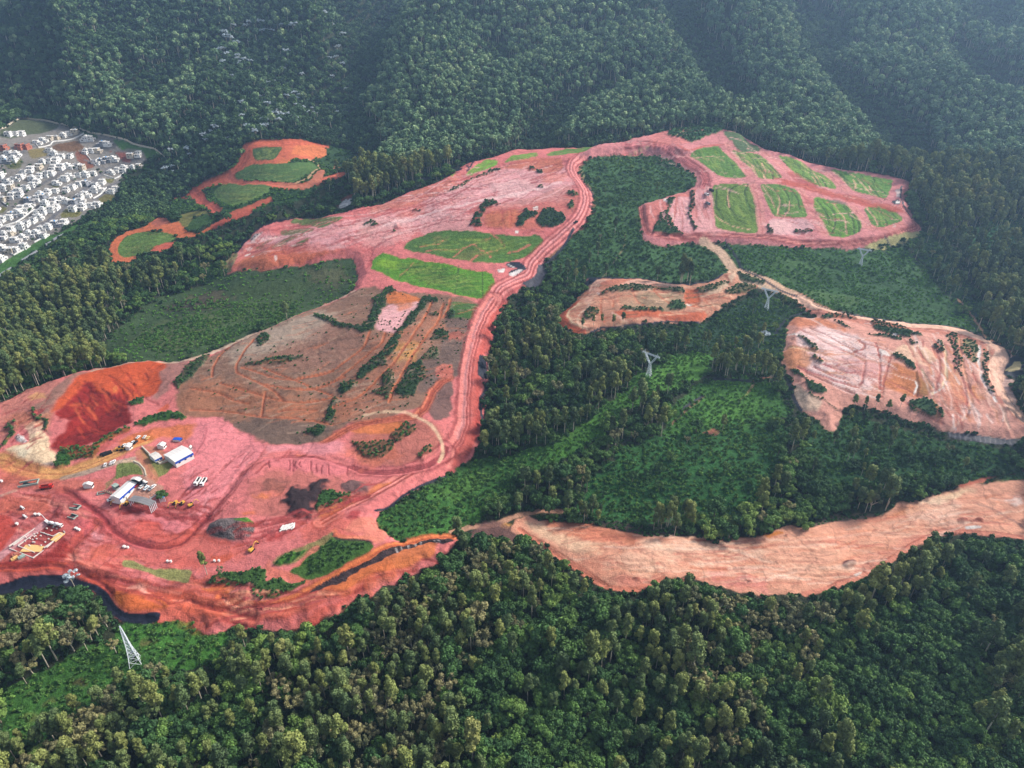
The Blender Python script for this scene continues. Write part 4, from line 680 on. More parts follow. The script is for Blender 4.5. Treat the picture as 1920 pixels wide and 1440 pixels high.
for q, d in (([(1480,640),(1500,600),(1660,650),(1720,720),(1660,760),(1560,740)], (1, .35)), ([(1680,620),(1820,640),(1900,780),(1900,815),(1760,810),(1720,700)], (.4, 1))):
    scratches(q, d, 110, [(184, 106, 92), (238, 210, 200), (206, 136, 96), (226, 170, 150)], ln=(12, 70))
scratches([(1060,600),(1100,530),(1380,540),(1420,560),(1300,600),(1080,620)], (1, -.1), 80, [(176, 92, 66), (228, 184, 152), (120, 100, 76)], ln=(10, 50))
scratches([(980,975),(1200,1005),(1500,1005),(1700,950),(1900,905),(1910,990),(1780,1000),(1600,1090),(1400,1105),(1160,1090)], (1, -.04), 220, [(196, 112, 92), (240, 206, 184), (186, 104, 88), (234, 180, 150), (206, 130, 96)], ln=(20, 130), a=(.2, .5))
for q in ([(700,500),(800,500),(925,535),(900,565),(760,535)], [(770,470),(840,445),(1000,455),(980,490),(820,485)]):
    scratches(q, (1, -.2), 60, [(60, 92, 40), (128, 148, 64), (104, 128, 52)], ln=(15, 60))
for q, c in lots: scratches(q, (.5, .8), 26, [(70, 104, 44), (134, 154, 72)], T=TR, ln=(8, 30), wd=(.6, 1.2))

for (x, y, r, c, al) in ((620,1000,60,(200,90,60),.5),(380,1040,90,(206,96,72),.5),(250,1000,60,(204,92,84),.4),(120,1000,60,(170,64,56),.5),(330,1140,120,(210,100,66),.5),(640,1080,90,(214,112,66),.5),(420,900,50,(226,134,134),.5),(700,860,60,(206,108,70),.4),(860,640,26,(204,92,70),.5),
   (850,430,70,(232,184,180),.5),(960,360,50,(236,190,186),.6),(720,440,60,(232,176,170),.5),(600,460,60,(226,160,160),.4),(1040,340,30,(210,116,88),.5),(560,480,60,(206,98,76),.4),(760,400,40,(206,110,92),.4),(1000,420,50,(204,108,80),.5),
   (1250,270,50,(214,120,104),.5),(1330,430,40,(232,172,166),.5),(1660,430,40,(222,136,118),.5),(1450,430,30,(234,184,178),.6),(60,800,50,(210,130,92),.5),(40,900,60,(196,104,78),.5),(200,1060,70,(206,88,62),.4),
   (1560,640,50,(238,204,200),.5),(1620,700,40,(214,150,140),.5),(1780,760,40,(214,130,96),.5),(1850,740,30,(226,170,150),.6),(1880,660,30,(232,184,160),.5),(1160,560,60,(222,150,120),.4),(1200,1040,70,(240,200,170),.4),(1500,1050,90,(236,180,150),.4),(1750,960,70,(240,204,180),.4),(1100,1060,50,(214,128,100),.4)):
    n_ = 9; P(None, c, [(x + r * _sr.uniform(.6, 1.2) * math.cos(6.283 * k / n_), y + r * .45 * _sr.uniform(.6, 1.2) * math.sin(6.283 * k / n_)) for k in range(n_)], a=al * .9, f=6, w=7); SHAPES[-1]['soil'] = 1

for q in ([(75,290),(300,200),(680,185),(700,230),(540,330),(120,305)], [(-60,400),(60,340),(340,360),(280,440),(60,500)], [(220,80),(430,65),(360,160),(230,160)]):
    scratches(q, (1, -.15), 30, [(62, 88, 44), (128, 140, 76)], T=TW, ln=(8, 40))
scratches([(890,1090),(960,980),(1150,940),(1300,960),(1140,1090),(920,1125)], (1, -.4), 24, [(66, 90, 42), (130, 132, 74)], T=TL, ln=(8, 30))
# spoil, wet patches and churned ground on the lower flats
for (T_, q, c, al) in ((TB, [(380,100),(520,90),(620,150),(560,240),(470,200),(400,160)], (150,70,64), .6), (TB, [(440,180),(500,260),(420,360),(340,420),(300,400),(400,300)], (112,44,46), .6), (TB, [(860,160),(1000,200),(1080,260),(1060,300),(900,290),(820,220)], (150,52,52), .6),
        (TB, [(930,400),(1120,370),(1380,460),(1300,520),(1060,500)], (204,92,78), .7), (TB, [(940,310),(1250,320),(1420,380),(1420,440),(1150,360)], (222,128,132), .7), (TB, [(650,570),(900,500),(960,560),(820,640),(700,650)], (206,104,84), .7),
        (TB, [(0,160),(200,190),(420,200),(380,280),(160,260),(0,300)], (200,104,84), .7), (TB, [(520,300),(660,330),(720,400),(660,440),(560,380)], (196,96,98), .7), (TB, [(980,850),(1080,840),(1150,880),(1080,900)], (236,168,150), .8), (TB, [(700,540),(860,600),(1000,640),(1300,690),(1480,700),(1500,620),(1300,600),(1000,560)], (204,96,84), .6),
        (TS, [(420,420),(540,420),(620,400),(560,460),(440,480)], (180,70,66), .6), (TS, [(940,300),(990,270),(1030,290),(1000,330),(950,330)], (160,52,54), .8), (TS, [(960,340),(1080,300),(1150,370),(1190,470),(1120,480),(1080,430),(900,400)], (218,130,108), .8), (TS, [(120,540),(200,545),(240,580),(190,600),(130,590)], (206,92,64), .8),
        (TS, [(380,190),(470,180),(480,210),(420,220)], (206,116,72), .8), (TS, [(310,285),(400,275),(400,300),(330,310)], (208,110,70), .8), (TS, [(440,100),(560,80),(620,100),(540,150),(440,170)], (110,76,66), .6)):
    P(None, c, q, T_, a=al, f=3, w=3.5)

hill_tracks()
P(None, (146,44,38), [(20,690),(100,640),(250,650),(420,570),(470,480),(520,470),(540,560),(500,640),(330,680),(150,690)], TB, a=.85, f=3, w=2)
P(None, (140,46,42), [(110,560),(300,430),(360,350),(520,440),(340,600),(270,630)], TB, a=.6, f=2, w=1)
P(None, (196,78,66), [(0,300),(100,320),(150,400),(120,460),(60,540),(0,580)], TB, a=.9, f=2, w=2)
L(None, (214,150,150), [(0,640),(60,580),(340,375)], 5, T=TB, a=.9, f=1)
P(GL, (148,142,88), [(930,668),(950,640),(1000,645),(1160,712),(1300,705),(1462,722),(1420,825),(1220,775),(1060,715),(950,695)], TB, f=.6, w=.6)
P(None, (122,128,70), [(1100,700),(1250,715),(1350,712),(1380,780),(1200,760)], TB, a=.4, f=3, w=2)
L(None, (118,44,48), [(1560,310),(1450,440),(1380,510),(1250,548),(1100,534),(950,474),(860,414)], 1.2, T=TB, a=.7, f=.7)
L(None, (118,44,48), [(1500,330),(1400,430),(1340,480),(1240,515),(1110,500),(980,440)], 1.0, T=TB, a=.6, f=.7)
for q in ([(1180,930),(1300,960),(1420,940),(1560,960),(1900,1060)], [(1560,1110),(1700,1080),(1900,1120)], [(850,790),(1000,880),(1200,920)]): L(None, (150,58,52), q, 1.4, T=TB, a=.7, f=.8, w=2, h=-.4)

L(None, (170,100,84), [(240,30),(330,95),(500,150),(700,195),(900,232),(1100,255),(1330,272),(1480,312),(1600,360)], 2, T=TE, a=.8, f=.8, w=.8, h=-1, hf=2)
for q in ([(300,250),(420,300),(600,400),(720,470)], [(210,540),(400,640),(640,740)], [(1260,420),(1290,560),(1240,720)], [(1360,340),(1400,520),(1470,700),(1480,820)], [(1660,560),(1720,720),(1860,920)], [(880,640),(1000,700),(1180,780)], [(1000,800),(1300,960)]):
    L(None, (170,96,84), q, 1.6, T=TE, a=.75, f=.8, w=1, h=-1.2, hf=2.5)
for q in ([(430,500),(520,430),(660,405),(790,375),(900,330)], [(470,470),(600,440),(760,400),(920,350),(1060,330)], [(500,488),(640,462),(800,425),(960,405),(1060,395)], [(680,480),(800,430),(900,420)], [(640,455),(700,470),(690,510)]):
    L(None, (164,72,72), q, 1.6, a=.7, f=.8, w=2.5, h=-.6, hf=2)
L(None, (240,200,196), [(720,430),(830,400),(960,372),(1050,350)], 5, a=.7, f=3, w=4)

for q, c in (([(240,640),(300,600),(420,580),(400,630),(300,665)], (88,100,62)), ([(420,540),(520,520),(600,520),(560,560),(460,580)], (70,88,50)), ([(560,510),(640,495),(660,520),(620,550)], (96,92,66)), ([(340,560),(400,545),(440,560),(380,585)], (100,84,68)),
             ([(1420,480),(1520,475),(1560,510),(1480,530)], (76,108,56)), ([(1600,520),(1700,510),(1760,570),(1660,590)], (50,80,46)), ([(1500,540),(1600,555),(1620,580),(1540,570)], (84,110,60)),
             ([(1200,700),(1300,665),(1330,690),(1230,740)], (92,138,54)), ([(1000,800),(1100,770),(1120,800),(1020,840)], (86,132,52)), ([(1330,740),(1420,730),(1430,790),(1320,800)], (90,138,56)), ([(800,925),(900,880),(930,890),(820,950)], (84,122,52))):
    P(None, c, q, a=.65, f=9, w=8)

L(None, (196,110,84), [(250,60),(360,120),(520,172),(720,216),(920,250),(1120,272),(1330,290),(1470,325),(1590,375),(1650,440)], 4, T=TE, a=.6, f=2, w=2)
L(RD, (240,190,164), [(240,0),(330,62),(500,117),(700,162),(900,197),(1100,222),(1330,237),(1500,277),(1640,332),(1735,392),(1765,440),(1722,520),(1712,620),(1760,740),(1880,890),(1980,960)], 8, T=TE, a=.9, f=1.2, w=.8)
for (x, y, r) in ((230,1210,12),(280,1200,9),(330,1190,14),(150,1280,14),(90,1320,12),(60,1350,16),(200,1250,10),(260,1230,8)): P(None, random.choice([(104,112,56),(44,80,36),(112,96,60)]), [(x + r * math.cos(t), y + .6 * r * math.sin(t)) for t in np.linspace(0, 6.28, 8)[:-1]], a=.7, f=3, w=3)
# ------------------------------------------------------------------ evaluate shapes on any set of points

_all = [p for s in SHAPES for p in s['p']]
_arr = np.array(_all); _wp = unproj(_arr[:, 0], _arr[:, 1])
_i = 0
for s in SHAPES:
    n = len(s['p']); s['wp'] = _wp[_i:_i + n]; _i += n
    if s['c'] is not None: s['lc'] = lin(s['c']) * ALB
def smooth_closed(q, closed):
    # one Chaikin pass to round the corners
    a = q if not closed else np.vstack([q, q[:1]])
    p = a[:-1] * .86 + a[1:] * .14; r = a[:-1] * .14 + a[1:] * .86
    out = np.empty((2 * len(p), 2)); out[0::2] = p; out[1::2] = r
    if not closed: out = np.vstack([a[:1], out, a[-1:]])
    return out
for s in SHAPES:
    if s['k'] == 'l':                  # far marks are only resolved above a minimum width
        q = s['wp']; m_ = q.mean(0); dist_ = math.hypot(m_[1], CAM_Z - float(np.interp(m_[1], _py, _ph)))
        mn = 2.5 * dist_ / F_PX
        if s['wd'] < mn: s['wd'] = mn; s['a'] = min(1, s['a'] * 1.05)
for s in SHAPES: s['wp'] = smooth_closed(s['wp'], s['k'] == 'p').astype(np.float32)
def sdist(s, X, Y):
    q = s['wp']
    if s['k'] == 'p':
        d2 = np.full(X.shape, 1e12, np.float32); ins = np.zeros(X.shape, bool)
        A = q; B = np.roll(q, -1, 0)
        for (ax, ay), (bx, by) in zip(A, B):
            dx, dy = bx - ax, by - ay
            t = np.clip(((X - ax) * dx + (Y - ay) * dy) / (dx * dx + dy * dy + 1e-6), 0, 1)
            np.minimum(d2, (X - ax - t * dx) ** 2 + (Y - ay - t * dy) ** 2, out=d2)
            if ay != by:
                c = (ay > Y) != (by > Y)
                ins ^= c & (X < dx * (Y - ay) / dy + ax)
        d = np.sqrt(d2); return np.where(ins, d, -d)
    d2 = np.full(X.shape, 1e12, np.float32)
    for (ax, ay), (bx, by) in zip(q[:-1], q[1:]):
        np.minimum(d2, seg_d2(X, Y, ax, ay, bx, by), out=d2)
    return s['wd'] / 2 - np.sqrt(d2)
def evaluate(X, Y, colour=True):
    X = X.astype(np.float32); Y = Y.astype(np.float32); n = len(X)
    z = np.zeros(n, np.int16); hh = np.zeros(n, np.float32); den = np.ones(n, np.float32)
    col = np.empty((n, 3), np.float32); col[:] = lin((52, 58, 40)) * ALB
    w1x = (vnoise(X / 7, Y / 7, 0) + .6 * vnoise(X / 2.6, Y / 2.6, 1) - .8); w1y = (vnoise(X / 7 + 50, Y / 7, 2) + .6 * vnoise(X / 2.6 + 9, Y / 2.6, 3) - .8)
    order = np.argsort(Y); Ys = Y[order]
    for s in SHAPES:
        q = s['wp']; m = s['f'] + s['w'] + (s['wd'] / 2 if s['k'] == 'l' else 0) + (s['hf'] if s['h'] else 0) + 1
        lo = np.searchsorted(Ys, q[:, 1].min() - m); hi = np.searchsorted(Ys, q[:, 1].max() + m)
        ix = order[lo:hi]; xs = X[ix]
        ix = ix[(xs > q[:, 0].min() - m) & (xs < q[:, 0].max() + m)]
        if not len(ix): continue
        xx = X[ix] + w1x[ix] * s['w'] * 1.3; yy = Y[ix] + w1y[ix] * s['w'] * 1.3
        d = sdist(s, xx, yy)
        if s['z'] is not None: z[ix[d > 0]] = s['z']
        if s['den'] is not None: den[ix[d > 0]] = s['den']
        if s['c'] is not None and colour:
            al = (sstep(-s['f'] / 2, s['f'] / 2, d) * s['a'])[:, None]
            if s.get('soil'): al = al * (np.isin(z[ix], [1, 2]))[:, None]
            col[ix] = col[ix] * (1 - al) + s['lc'].astype(np.float32) * al
        if s['h']:
            hh[ix] += s['h'] * sstep(-s['hf'] * .3, s['hf'], d)
    return z, col, hh, den

# ------------------------------------------------------------------ the ground sheet
_yp = np.arange(1530, -70, -1.95)
_Y = unproj(np.full(len(_yp), 960.0), _yp, lambda X, Y: np.interp(Y, _py, _ph))[:, 1]
_Y = np.maximum.accumulate(_Y); _keep = np.concatenate([[True], np.diff(_Y) > 0.02]); _Y = _Y[_keep]
_mx = np.minimum(np.diff(_Y, prepend=_Y[0] - 1.0), 4.0); _Y = _Y[0] + np.concatenate([[0], np.cumsum(_mx[1:])])
_Y = _Y[_Y < 1750]
YR = np.concatenate([np.linspace(-300, _Y[0] - 2, 24), _Y, _Y[-1] + np.cumsum(np.geomspace(6, 260, 34))])
_u = np.linspace(-1.05, 1.05, 1040)
U = np.concatenate([-np.geomspace(6.0, 1.085, 26), _u, np.geomspace(1.085, 6.0, 26)])
_hr = np.interp(YR, _py, _ph)
WR = np.maximum(0.7403 * (np.maximum(YR, 60) * CP + (CAM_Z - _hr) * SP), 120)
GX = (U[None, :] * WR[:, None]).ravel(); GY = np.repeat(YR, len(U))
NR, NC = len(YR), len(U)
GH = hbase(GX, GY)
gz, gcol, ghh, gden = evaluate(GX, GY)
_bare = ~np.isin(gz, [0, 4, 6])
_soft = fbm(GX / 14, GY / 14, 3, 4) * 1.2 + fbm(GX / 3.2, GY / 3.2, 5, 2) * .35
_near = sstep(1500, 900, GY)
GH = GH + ghh + _soft * _near * np.where(_bare, .75, 1.6)
GZ2 = GH.reshape(NR, NC)
def ground(x, y):
    """height of the finished ground at x, y"""
    x = np.atleast_1d(np.asarray(x, float)); y = np.atleast_1d(np.asarray(y, float))
    j = np.clip(np.searchsorted(YR, y) - 1, 0, NR - 2); ty = np.clip((y - YR[j]) / (YR[j + 1] - YR[j]), 0, 1)
    def row(jj):
        uu = x / WR[jj]; i = np.clip(np.searchsorted(U, uu) - 1, 0, NC - 2); t = np.clip((uu - U[i]) / (U[i + 1] - U[i]), 0, 1)
        return GZ2[jj, i] * (1 - t) + GZ2[jj, i + 1] * t
    return row(j) * (1 - ty) + row(j + 1) * ty
def at(px, py):
    p = unproj([px], [py])[0]; return Vector((p[0], p[1], float(ground(p[0], p[1])[0])))

# ------------------------------------------------------------------ materials
def newmat(name):
    m = bpy.data.materials.new(name); m.use_nodes = True; nt = m.node_tree
    return m, nt, nt.nodes['Principled BSDF']
def N(nt, t, **kw):
    n = nt.nodes.new(t)
    for k, v in kw.items(): setattr(n, k, v)
    return n
def mathn(nt, op, a, b=None, c=None):
    n = N(nt, 'ShaderNodeMath', operation=op)
    for i, v in enumerate((a, b, c)):
        if v is None: continue
        if isinstance(v, (int, float)): n.inputs[i].default_value = v
        else: nt.links.new(v, n.inputs[i])
    return n.outputs[0]
def noise(nt, vec, scale, detail=4, rough=.55):
    n = N(nt, 'ShaderNodeTexNoise'); n.inputs['Scale'].default_value = scale; n.inputs['Detail'].default_value = detail
    n.inputs['Roughness'].default_value = rough; nt.links.new(vec, n.inputs['Vector']); return n
def ground_mat(name, amt=.5, streak=.35, bump=.5, rough=.92, rills=0):
    m, nt, b = newmat(name)
    geo = N(nt, 'ShaderNodeNewGeometry'); P_ = geo.outputs['Position']
    at_ = N(nt, 'ShaderNodeAttribute'); at_.attribute_name = 'col'
    n1 = noise(nt, P_, .045, 3); n2 = noise(nt, P_, .28, 4); n3 = noise(nt, P_, 1.3, 2, .7)
    mp = N(nt, 'ShaderNodeMapping'); mp.inputs['Scale'].default_value = (.06, .62, .2); mp.inputs['Rotation'].default_value = (0, 0, .35)
    nt.links.new(P_, mp.inputs['Vector']); n4 = noise(nt, mp.outputs[0], 1.0, 4, .65)
    s = mathn(nt, 'MULTIPLY_ADD', n1.outputs[0], amt * 1.2, 1 - amt * .6)
    s = mathn(nt, 'MULTIPLY', s, mathn(nt, 'MULTIPLY_ADD', n2.outputs[0], amt * 2.2, 1 - amt * 1.1))
    s = mathn(nt, 'MULTIPLY', s, mathn(nt, 'MULTIPLY_ADD', n3.outputs[0], amt * 2.2, 1 - amt * 1.1))
    s = mathn(nt, 'MULTIPLY', s, mathn(nt, 'MULTIPLY_ADD', n4.outputs[0], streak * 4, 1 - streak * 2))
    if rills:                          # thin rills and clods
        wv = N(nt, 'ShaderNodeVectorMath', operation='MULTIPLY_ADD'); nw = noise(nt, P_, .05, 3); nt.links.new(nw.outputs['Color'], wv.inputs[0]); wv.inputs[1].default_value = (38, 38, 0); nt.links.new(P_, wv.inputs[2])
        vo = N(nt, 'ShaderNodeTexVoronoi', feature='DISTANCE_TO_EDGE'); vo.inputs['Scale'].default_value = .045; nt.links.new(wv.outputs[0], vo.inputs['Vector'])
        ln_ = mathn(nt, 'MULTIPLY_ADD', mathn(nt, 'MINIMUM', mathn(nt, 'MULTIPLY', vo.outputs['Distance'], 22), 1.0), rills, 1 - rills); s = mathn(nt, 'MULTIPLY', s, ln_)
        vc = N(nt, 'ShaderNodeTexVoronoi'); vc.inputs['Scale'].default_value = .16; nt.links.new(P_, vc.inputs['Vector'])
        cl_ = mathn(nt, 'MULTIPLY_ADD', mathn(nt, 'MINIMUM', mathn(nt, 'MULTIPLY', vc.outputs['Distance'], 5), 1.0), rills, 1 - rills); s = mathn(nt, 'MULTIPLY', s, cl_)
    s = mathn(nt, 'MAXIMUM', s, .25)
    vm = N(nt, 'ShaderNodeVectorMath', operation='SCALE'); nt.links.new(at_.outputs['Color'], vm.inputs[0]); nt.links.new(s, vm.inputs['Scale'])
    nt.links.new(vm.outputs[0], b.inputs['Base Color'])
    bp = N(nt, 'ShaderNodeBump'); bp.inputs['Strength'].default_value = bump; bp.inputs['Distance'].default_value = 1.6
    hsum = mathn(nt, 'ADD', n2.outputs[0], mathn(nt, 'MULTIPLY', n3.outputs[0], .5)); nt.links.new(hsum, bp.inputs['Height'])
    nt.links.new(bp.outputs[0], b.inputs['Normal'])
    b.inputs['Roughness'].default_value = rough; b.inputs['Specular IOR Level'].default_value = .15
    return m
M_SOIL = ground_mat('red_soil', .36, .10, .5, rills=.28); M_GRASS = ground_mat('short_grass', .6, .08, .7); M_FLOOR = ground_mat('forest_litter', .8, .1, .8)
M_LINER = ground_mat('black_plastic', .35, .3, .3, .55); M_RUBBLE = ground_mat('rubble_stone', 1.1, .1, 1.2)
def mesh_np(name, V, F, mat, parent=None, attrs=None, fattr=None, link=True, smooth=False):
    me = bpy.data.meshes.new(name); V = np.asarray(V, np.float32); F = np.asarray(F, np.int32); nf, k = F.shape
    me.vertices.add(len(V)); me.vertices.foreach_set('co', V.ravel())
    me.loops.add(nf * k); me.loops.foreach_set('vertex_index', F.ravel())
    me.polygons.add(nf); me.polygons.foreach_set('loop_start', np.arange(0, nf * k, k, dtype=np.int32))
    me.update(calc_edges=True)
    me.polygons.foreach_set('use_smooth', np.full(nf, bool(smooth)))
    if mat: me.materials.append(mat)
    if attrs is not None:
        a = me.attributes.new('col', 'FLOAT_COLOR', 'POINT'); a.data.foreach_set('color', np.column_stack([attrs, np.ones(len(attrs))]).astype(np.float32).ravel())
    if fattr is not None:
        a = me.attributes.new('tint', 'FLOAT', 'FACE'); a.data.foreach_set('value', np.asarray(fattr, np.float32))
    if not link: return me
    o = bpy.data.objects.new(name, me); COL.objects.link(o)
    if parent: o.parent = parent
    return o
def tag(o, label=None, cat=None, group=None, kind=None):
    for k, v in (('label', label), ('category', cat), ('group', group), ('kind', kind)):
        if v: o[k] = v
    return o
_r = np.arange(NR - 1)[:, None] * NC; _c = np.arange(NC - 1)[None, :]; _b = (_r + _c).ravel()
GF_ = np.stack([_b, _b + 1, _b + 1 + NC, _b + NC], 1)
fz = gz[GF_[:, 0]]
GV = np.column_stack([GX, GY, GH])
zmat = {0: M_FLOOR, 1: M_SOIL, 2: M_SOIL, 3: M_GRASS, 4: M_FLOOR, 5: M_SOIL, 6: M_GRASS}
for zi in np.unique(fz):
    f = GF_[fz == zi]; used = np.unique(f); remap = np.zeros(len(GV), np.int32); remap[used] = np.arange(len(used))
    nm = ZN[zi]; info = OBJZ.get(zi)
    if zi in zmat: m = zmat[zi]
    elif 'liner' in nm or 'sheeting' in nm: m = M_LINER
    elif 'rubble' in nm or 'rock' in nm: m = M_RUBBLE
    elif 'grass' in nm or 'scrub' in nm: m = M_GRASS
    else: m = M_SOIL
    o = mesh_np(nm, GV[used], remap[f], m, attrs=gcol[used], smooth=True)
    if info is None or info[1] is None: tag(o, kind='structure')
    else: tag(o, info[1], info[2], info[3], None)
# ------------------------------------------------------------------ haze
def add_haze(dens=.00015, col=(.42, .66, 1.0)):
    x0, x1, y0, y1 = -9000., 9000., -320., 5150.
    z0 = float(GH.min()) - 1.5; z1 = max(float(GH.max()), CAM_Z) + 40
    V = [(x, y, z) for z in (z0, z1) for y in (y0, y1) for x in (x0, x1)]
    F = [(0, 2, 3, 1), (4, 5, 7, 6), (0, 1, 5, 4), (2, 6, 7, 3), (0, 4, 6, 2), (1, 3, 7, 5)]
    m = bpy.data.materials.new('air'); m.use_nodes = True; nt = m.node_tree; nt.nodes.clear()
    v = N(nt, 'ShaderNodeVolumePrincipled'); v.inputs['Density'].default_value = dens; v.inputs['Color'].default_value = (*col, 1); v.inputs['Anisotropy'].default_value = .35
    out = N(nt, 'ShaderNodeOutputMaterial'); nt.links.new(v.outputs[0], out.inputs['Volume'])
    o = mesh_np('haze', V, F, m); tag(o, kind='stuff'); tag(o, label='thin blue haze in the air over the whole valley')
add_haze()
# ------------------------------------------------------------------ vegetation
def leaf_mat(name, cols, trans=.25, noisy=.5):
    m, nt, b = newmat(name)
    oi = N(nt, 'ShaderNodeObjectInfo'); ta = N(nt, 'ShaderNodeAttribute'); ta.attribute_name = 'tint'
    n1 = noise(nt, oi.outputs['Location'], .011, 2)
    f = mathn(nt, 'MULTIPLY_ADD', oi.outputs['Random'], .75, mathn(nt, 'MULTIPLY_ADD', n1.outputs[0], 1.1, -.42))
    cr_ = N(nt, 'ShaderNodeValToRGB'); r = cr_.color_ramp
    while len(r.elements) < len(cols): r.elements.new(.5)
    for i, c in enumerate(cols):
        r.elements[i].position = i / (len(cols) - 1); r.elements[i].color = (*lin(c), 1)
    nt.links.new(f, cr_.inputs[0])
    s = mathn(nt, 'MULTIPLY_ADD', ta.outputs['Fac'], noisy * 2.4, 1 - noisy * 1.2)
    vm = N(nt, 'ShaderNodeVectorMath', operation='SCALE'); nt.links.new(cr_.outputs[0], vm.inputs[0]); nt.links.new(s, vm.inputs['Scale'])
    nt.links.new(vm.outputs[0], b.inputs['Base Color']); b.inputs['Roughness'].default_value = .75; b.inputs['Specular IOR Level'].default_value = .2
    return m
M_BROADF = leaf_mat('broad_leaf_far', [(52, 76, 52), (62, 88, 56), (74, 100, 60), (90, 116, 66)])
M_BROAD = leaf_mat('broad_leaf', [(44, 66, 40), (54, 84, 46), (66, 96, 50), (82, 112, 54), (118, 138, 66)])
M_EUC = leaf_mat('pale_leaf', [(66, 84, 54), (84, 102, 62), (104, 118, 70), (122, 130, 70), (138, 138, 82)])
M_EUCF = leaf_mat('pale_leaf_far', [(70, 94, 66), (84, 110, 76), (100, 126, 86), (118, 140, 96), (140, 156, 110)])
M_GREY = leaf_mat('dry_leaf', [(98, 104, 72), (114, 114, 80), (132, 126, 88), (146, 142, 92)])
M_SHRUB = leaf_mat('shrub_leaf', [(52, 84, 42), (64, 98, 48), (80, 114, 52), (98, 130, 58)])
M_TUFT = leaf_mat('tuft_leaf', [(66, 102, 46), (84, 126, 52), (104, 148, 60)])
M_HEDGE = leaf_mat('hedge_leaf', [(48, 74, 42), (60, 92, 48), (78, 112, 54)])
M_SHRUBD = leaf_mat('dark_shrub_leaf', [(40, 64, 38), (48, 78, 42), (58, 86, 46)])
M_WHITE = leaf_mat('silver_leaf', [(168, 180, 186), (196, 204, 208)], noisy=.3)
def plain(name, col, rough=.8, spec=.2, metal=0, nz=.3, ns=1.0):
    m, nt, b = newmat(name); geo = N(nt, 'ShaderNodeNewGeometry'); n_ = noise(nt, geo.outputs['Position'], ns, 3)
    s = mathn(nt, 'MULTIPLY_ADD', n_.outputs[0], nz * 2, 1 - nz); vm = N(nt, 'ShaderNodeVectorMath', operation='SCALE')
    vm.inputs[0].default_value = tuple(lin(col)); nt.links.new(s, vm.inputs['Scale']); nt.links.new(vm.outputs[0], b.inputs['Base Color'])
    b.inputs['Roughness'].default_value = rough; b.inputs['Specular IOR Level'].default_value = spec; b.inputs['Metallic'].default_value = metal
    return m
M_BARK = plain('pale_bark', (178, 168, 150)); M_BARKD = plain('brown_bark', (112, 100, 86))
def unit(v): return v / (np.linalg.norm(v, axis=-1, keepdims=True) + 1e-9)
def crown_mesh(seed, lobes, nq, leaf, up=.25):
    """lobes: rows cx cy cz rx ry rz ; leaf-sized quads spread over and inside the lobes"""
    g = np.random.default_rng(seed); lobes = np.array(lobes, float); k = len(lobes)
    area = (lobes[:, 3] * lobes[:, 5]); pr = area / area.sum()
    li = g.choice(k, nq, p=pr); d = unit(g.normal(size=(nq, 3)) + np.array([0, 0, up]))
    r = g.random(nq) ** .22
    wob = 1 + .16 * np.sin(d[:, 0] * 5 + li) * np.cos(d[:, 1] * 6 + 2 * li)
    c = lobes[li, :3] + d * lobes[li, 3:] * (r * wob)[:, None]
    nrm = unit(d + g.normal(size=(nq, 3)) * .6)
    t = unit(np.cross(nrm, g.normal(size=(nq, 3)))); b = np.cross(nrm, t)
    s = leaf * (.55 + .9 * g.random(nq))[:, None]; a = .6 + .5 * g.random(nq)[:, None]
    V = np.stack([c - t * s - b * s * a, c + t * s * .8 - b * s * a, c + t * s + b * s * a, c - t * s * .7 + b * s * a], 1).reshape(-1, 3)
    F = np.arange(nq * 4).reshape(-1, 4)
    lt = g.random(k)
    tint = np.clip(.5 + (lt[li] - .5) * .5 + (g.random(nq) - .5) * .5 + (d[:, 2] * .08), 0, 1)
    return V, F, tint
def tube(path, rad, n=5):
    path = np.array(path, float); V = []; F = []
    for i, p in enumerate(path):
        a = path[min(i + 1, len(path) - 1)] - path[max(i - 1, 0)]; a = a / (np.linalg.norm(a) + 1e-9)
        x = np.cross(a, [0.3, .9, .1]); x /= np.linalg.norm(x); y = np.cross(a, x)
        for k in range(n):
            th = 2 * math.pi * k / n; V.append(p + (x * math.cos(th) + y * math.sin(th)) * rad[i])
    for i in range(len(path) - 1):
        for k in range(n): F.append((i * n + k, i * n + (k + 1) % n, (i + 1) * n + (k + 1) % n, (i + 1) * n + k))
    return np.array(V), np.array(F)
def join(parts):
    V = []; F = []; o = 0
    for v, f in parts: V.append(v); F.append(f + o); o += len(v)
    return np.vstack(V), np.vstack(F)
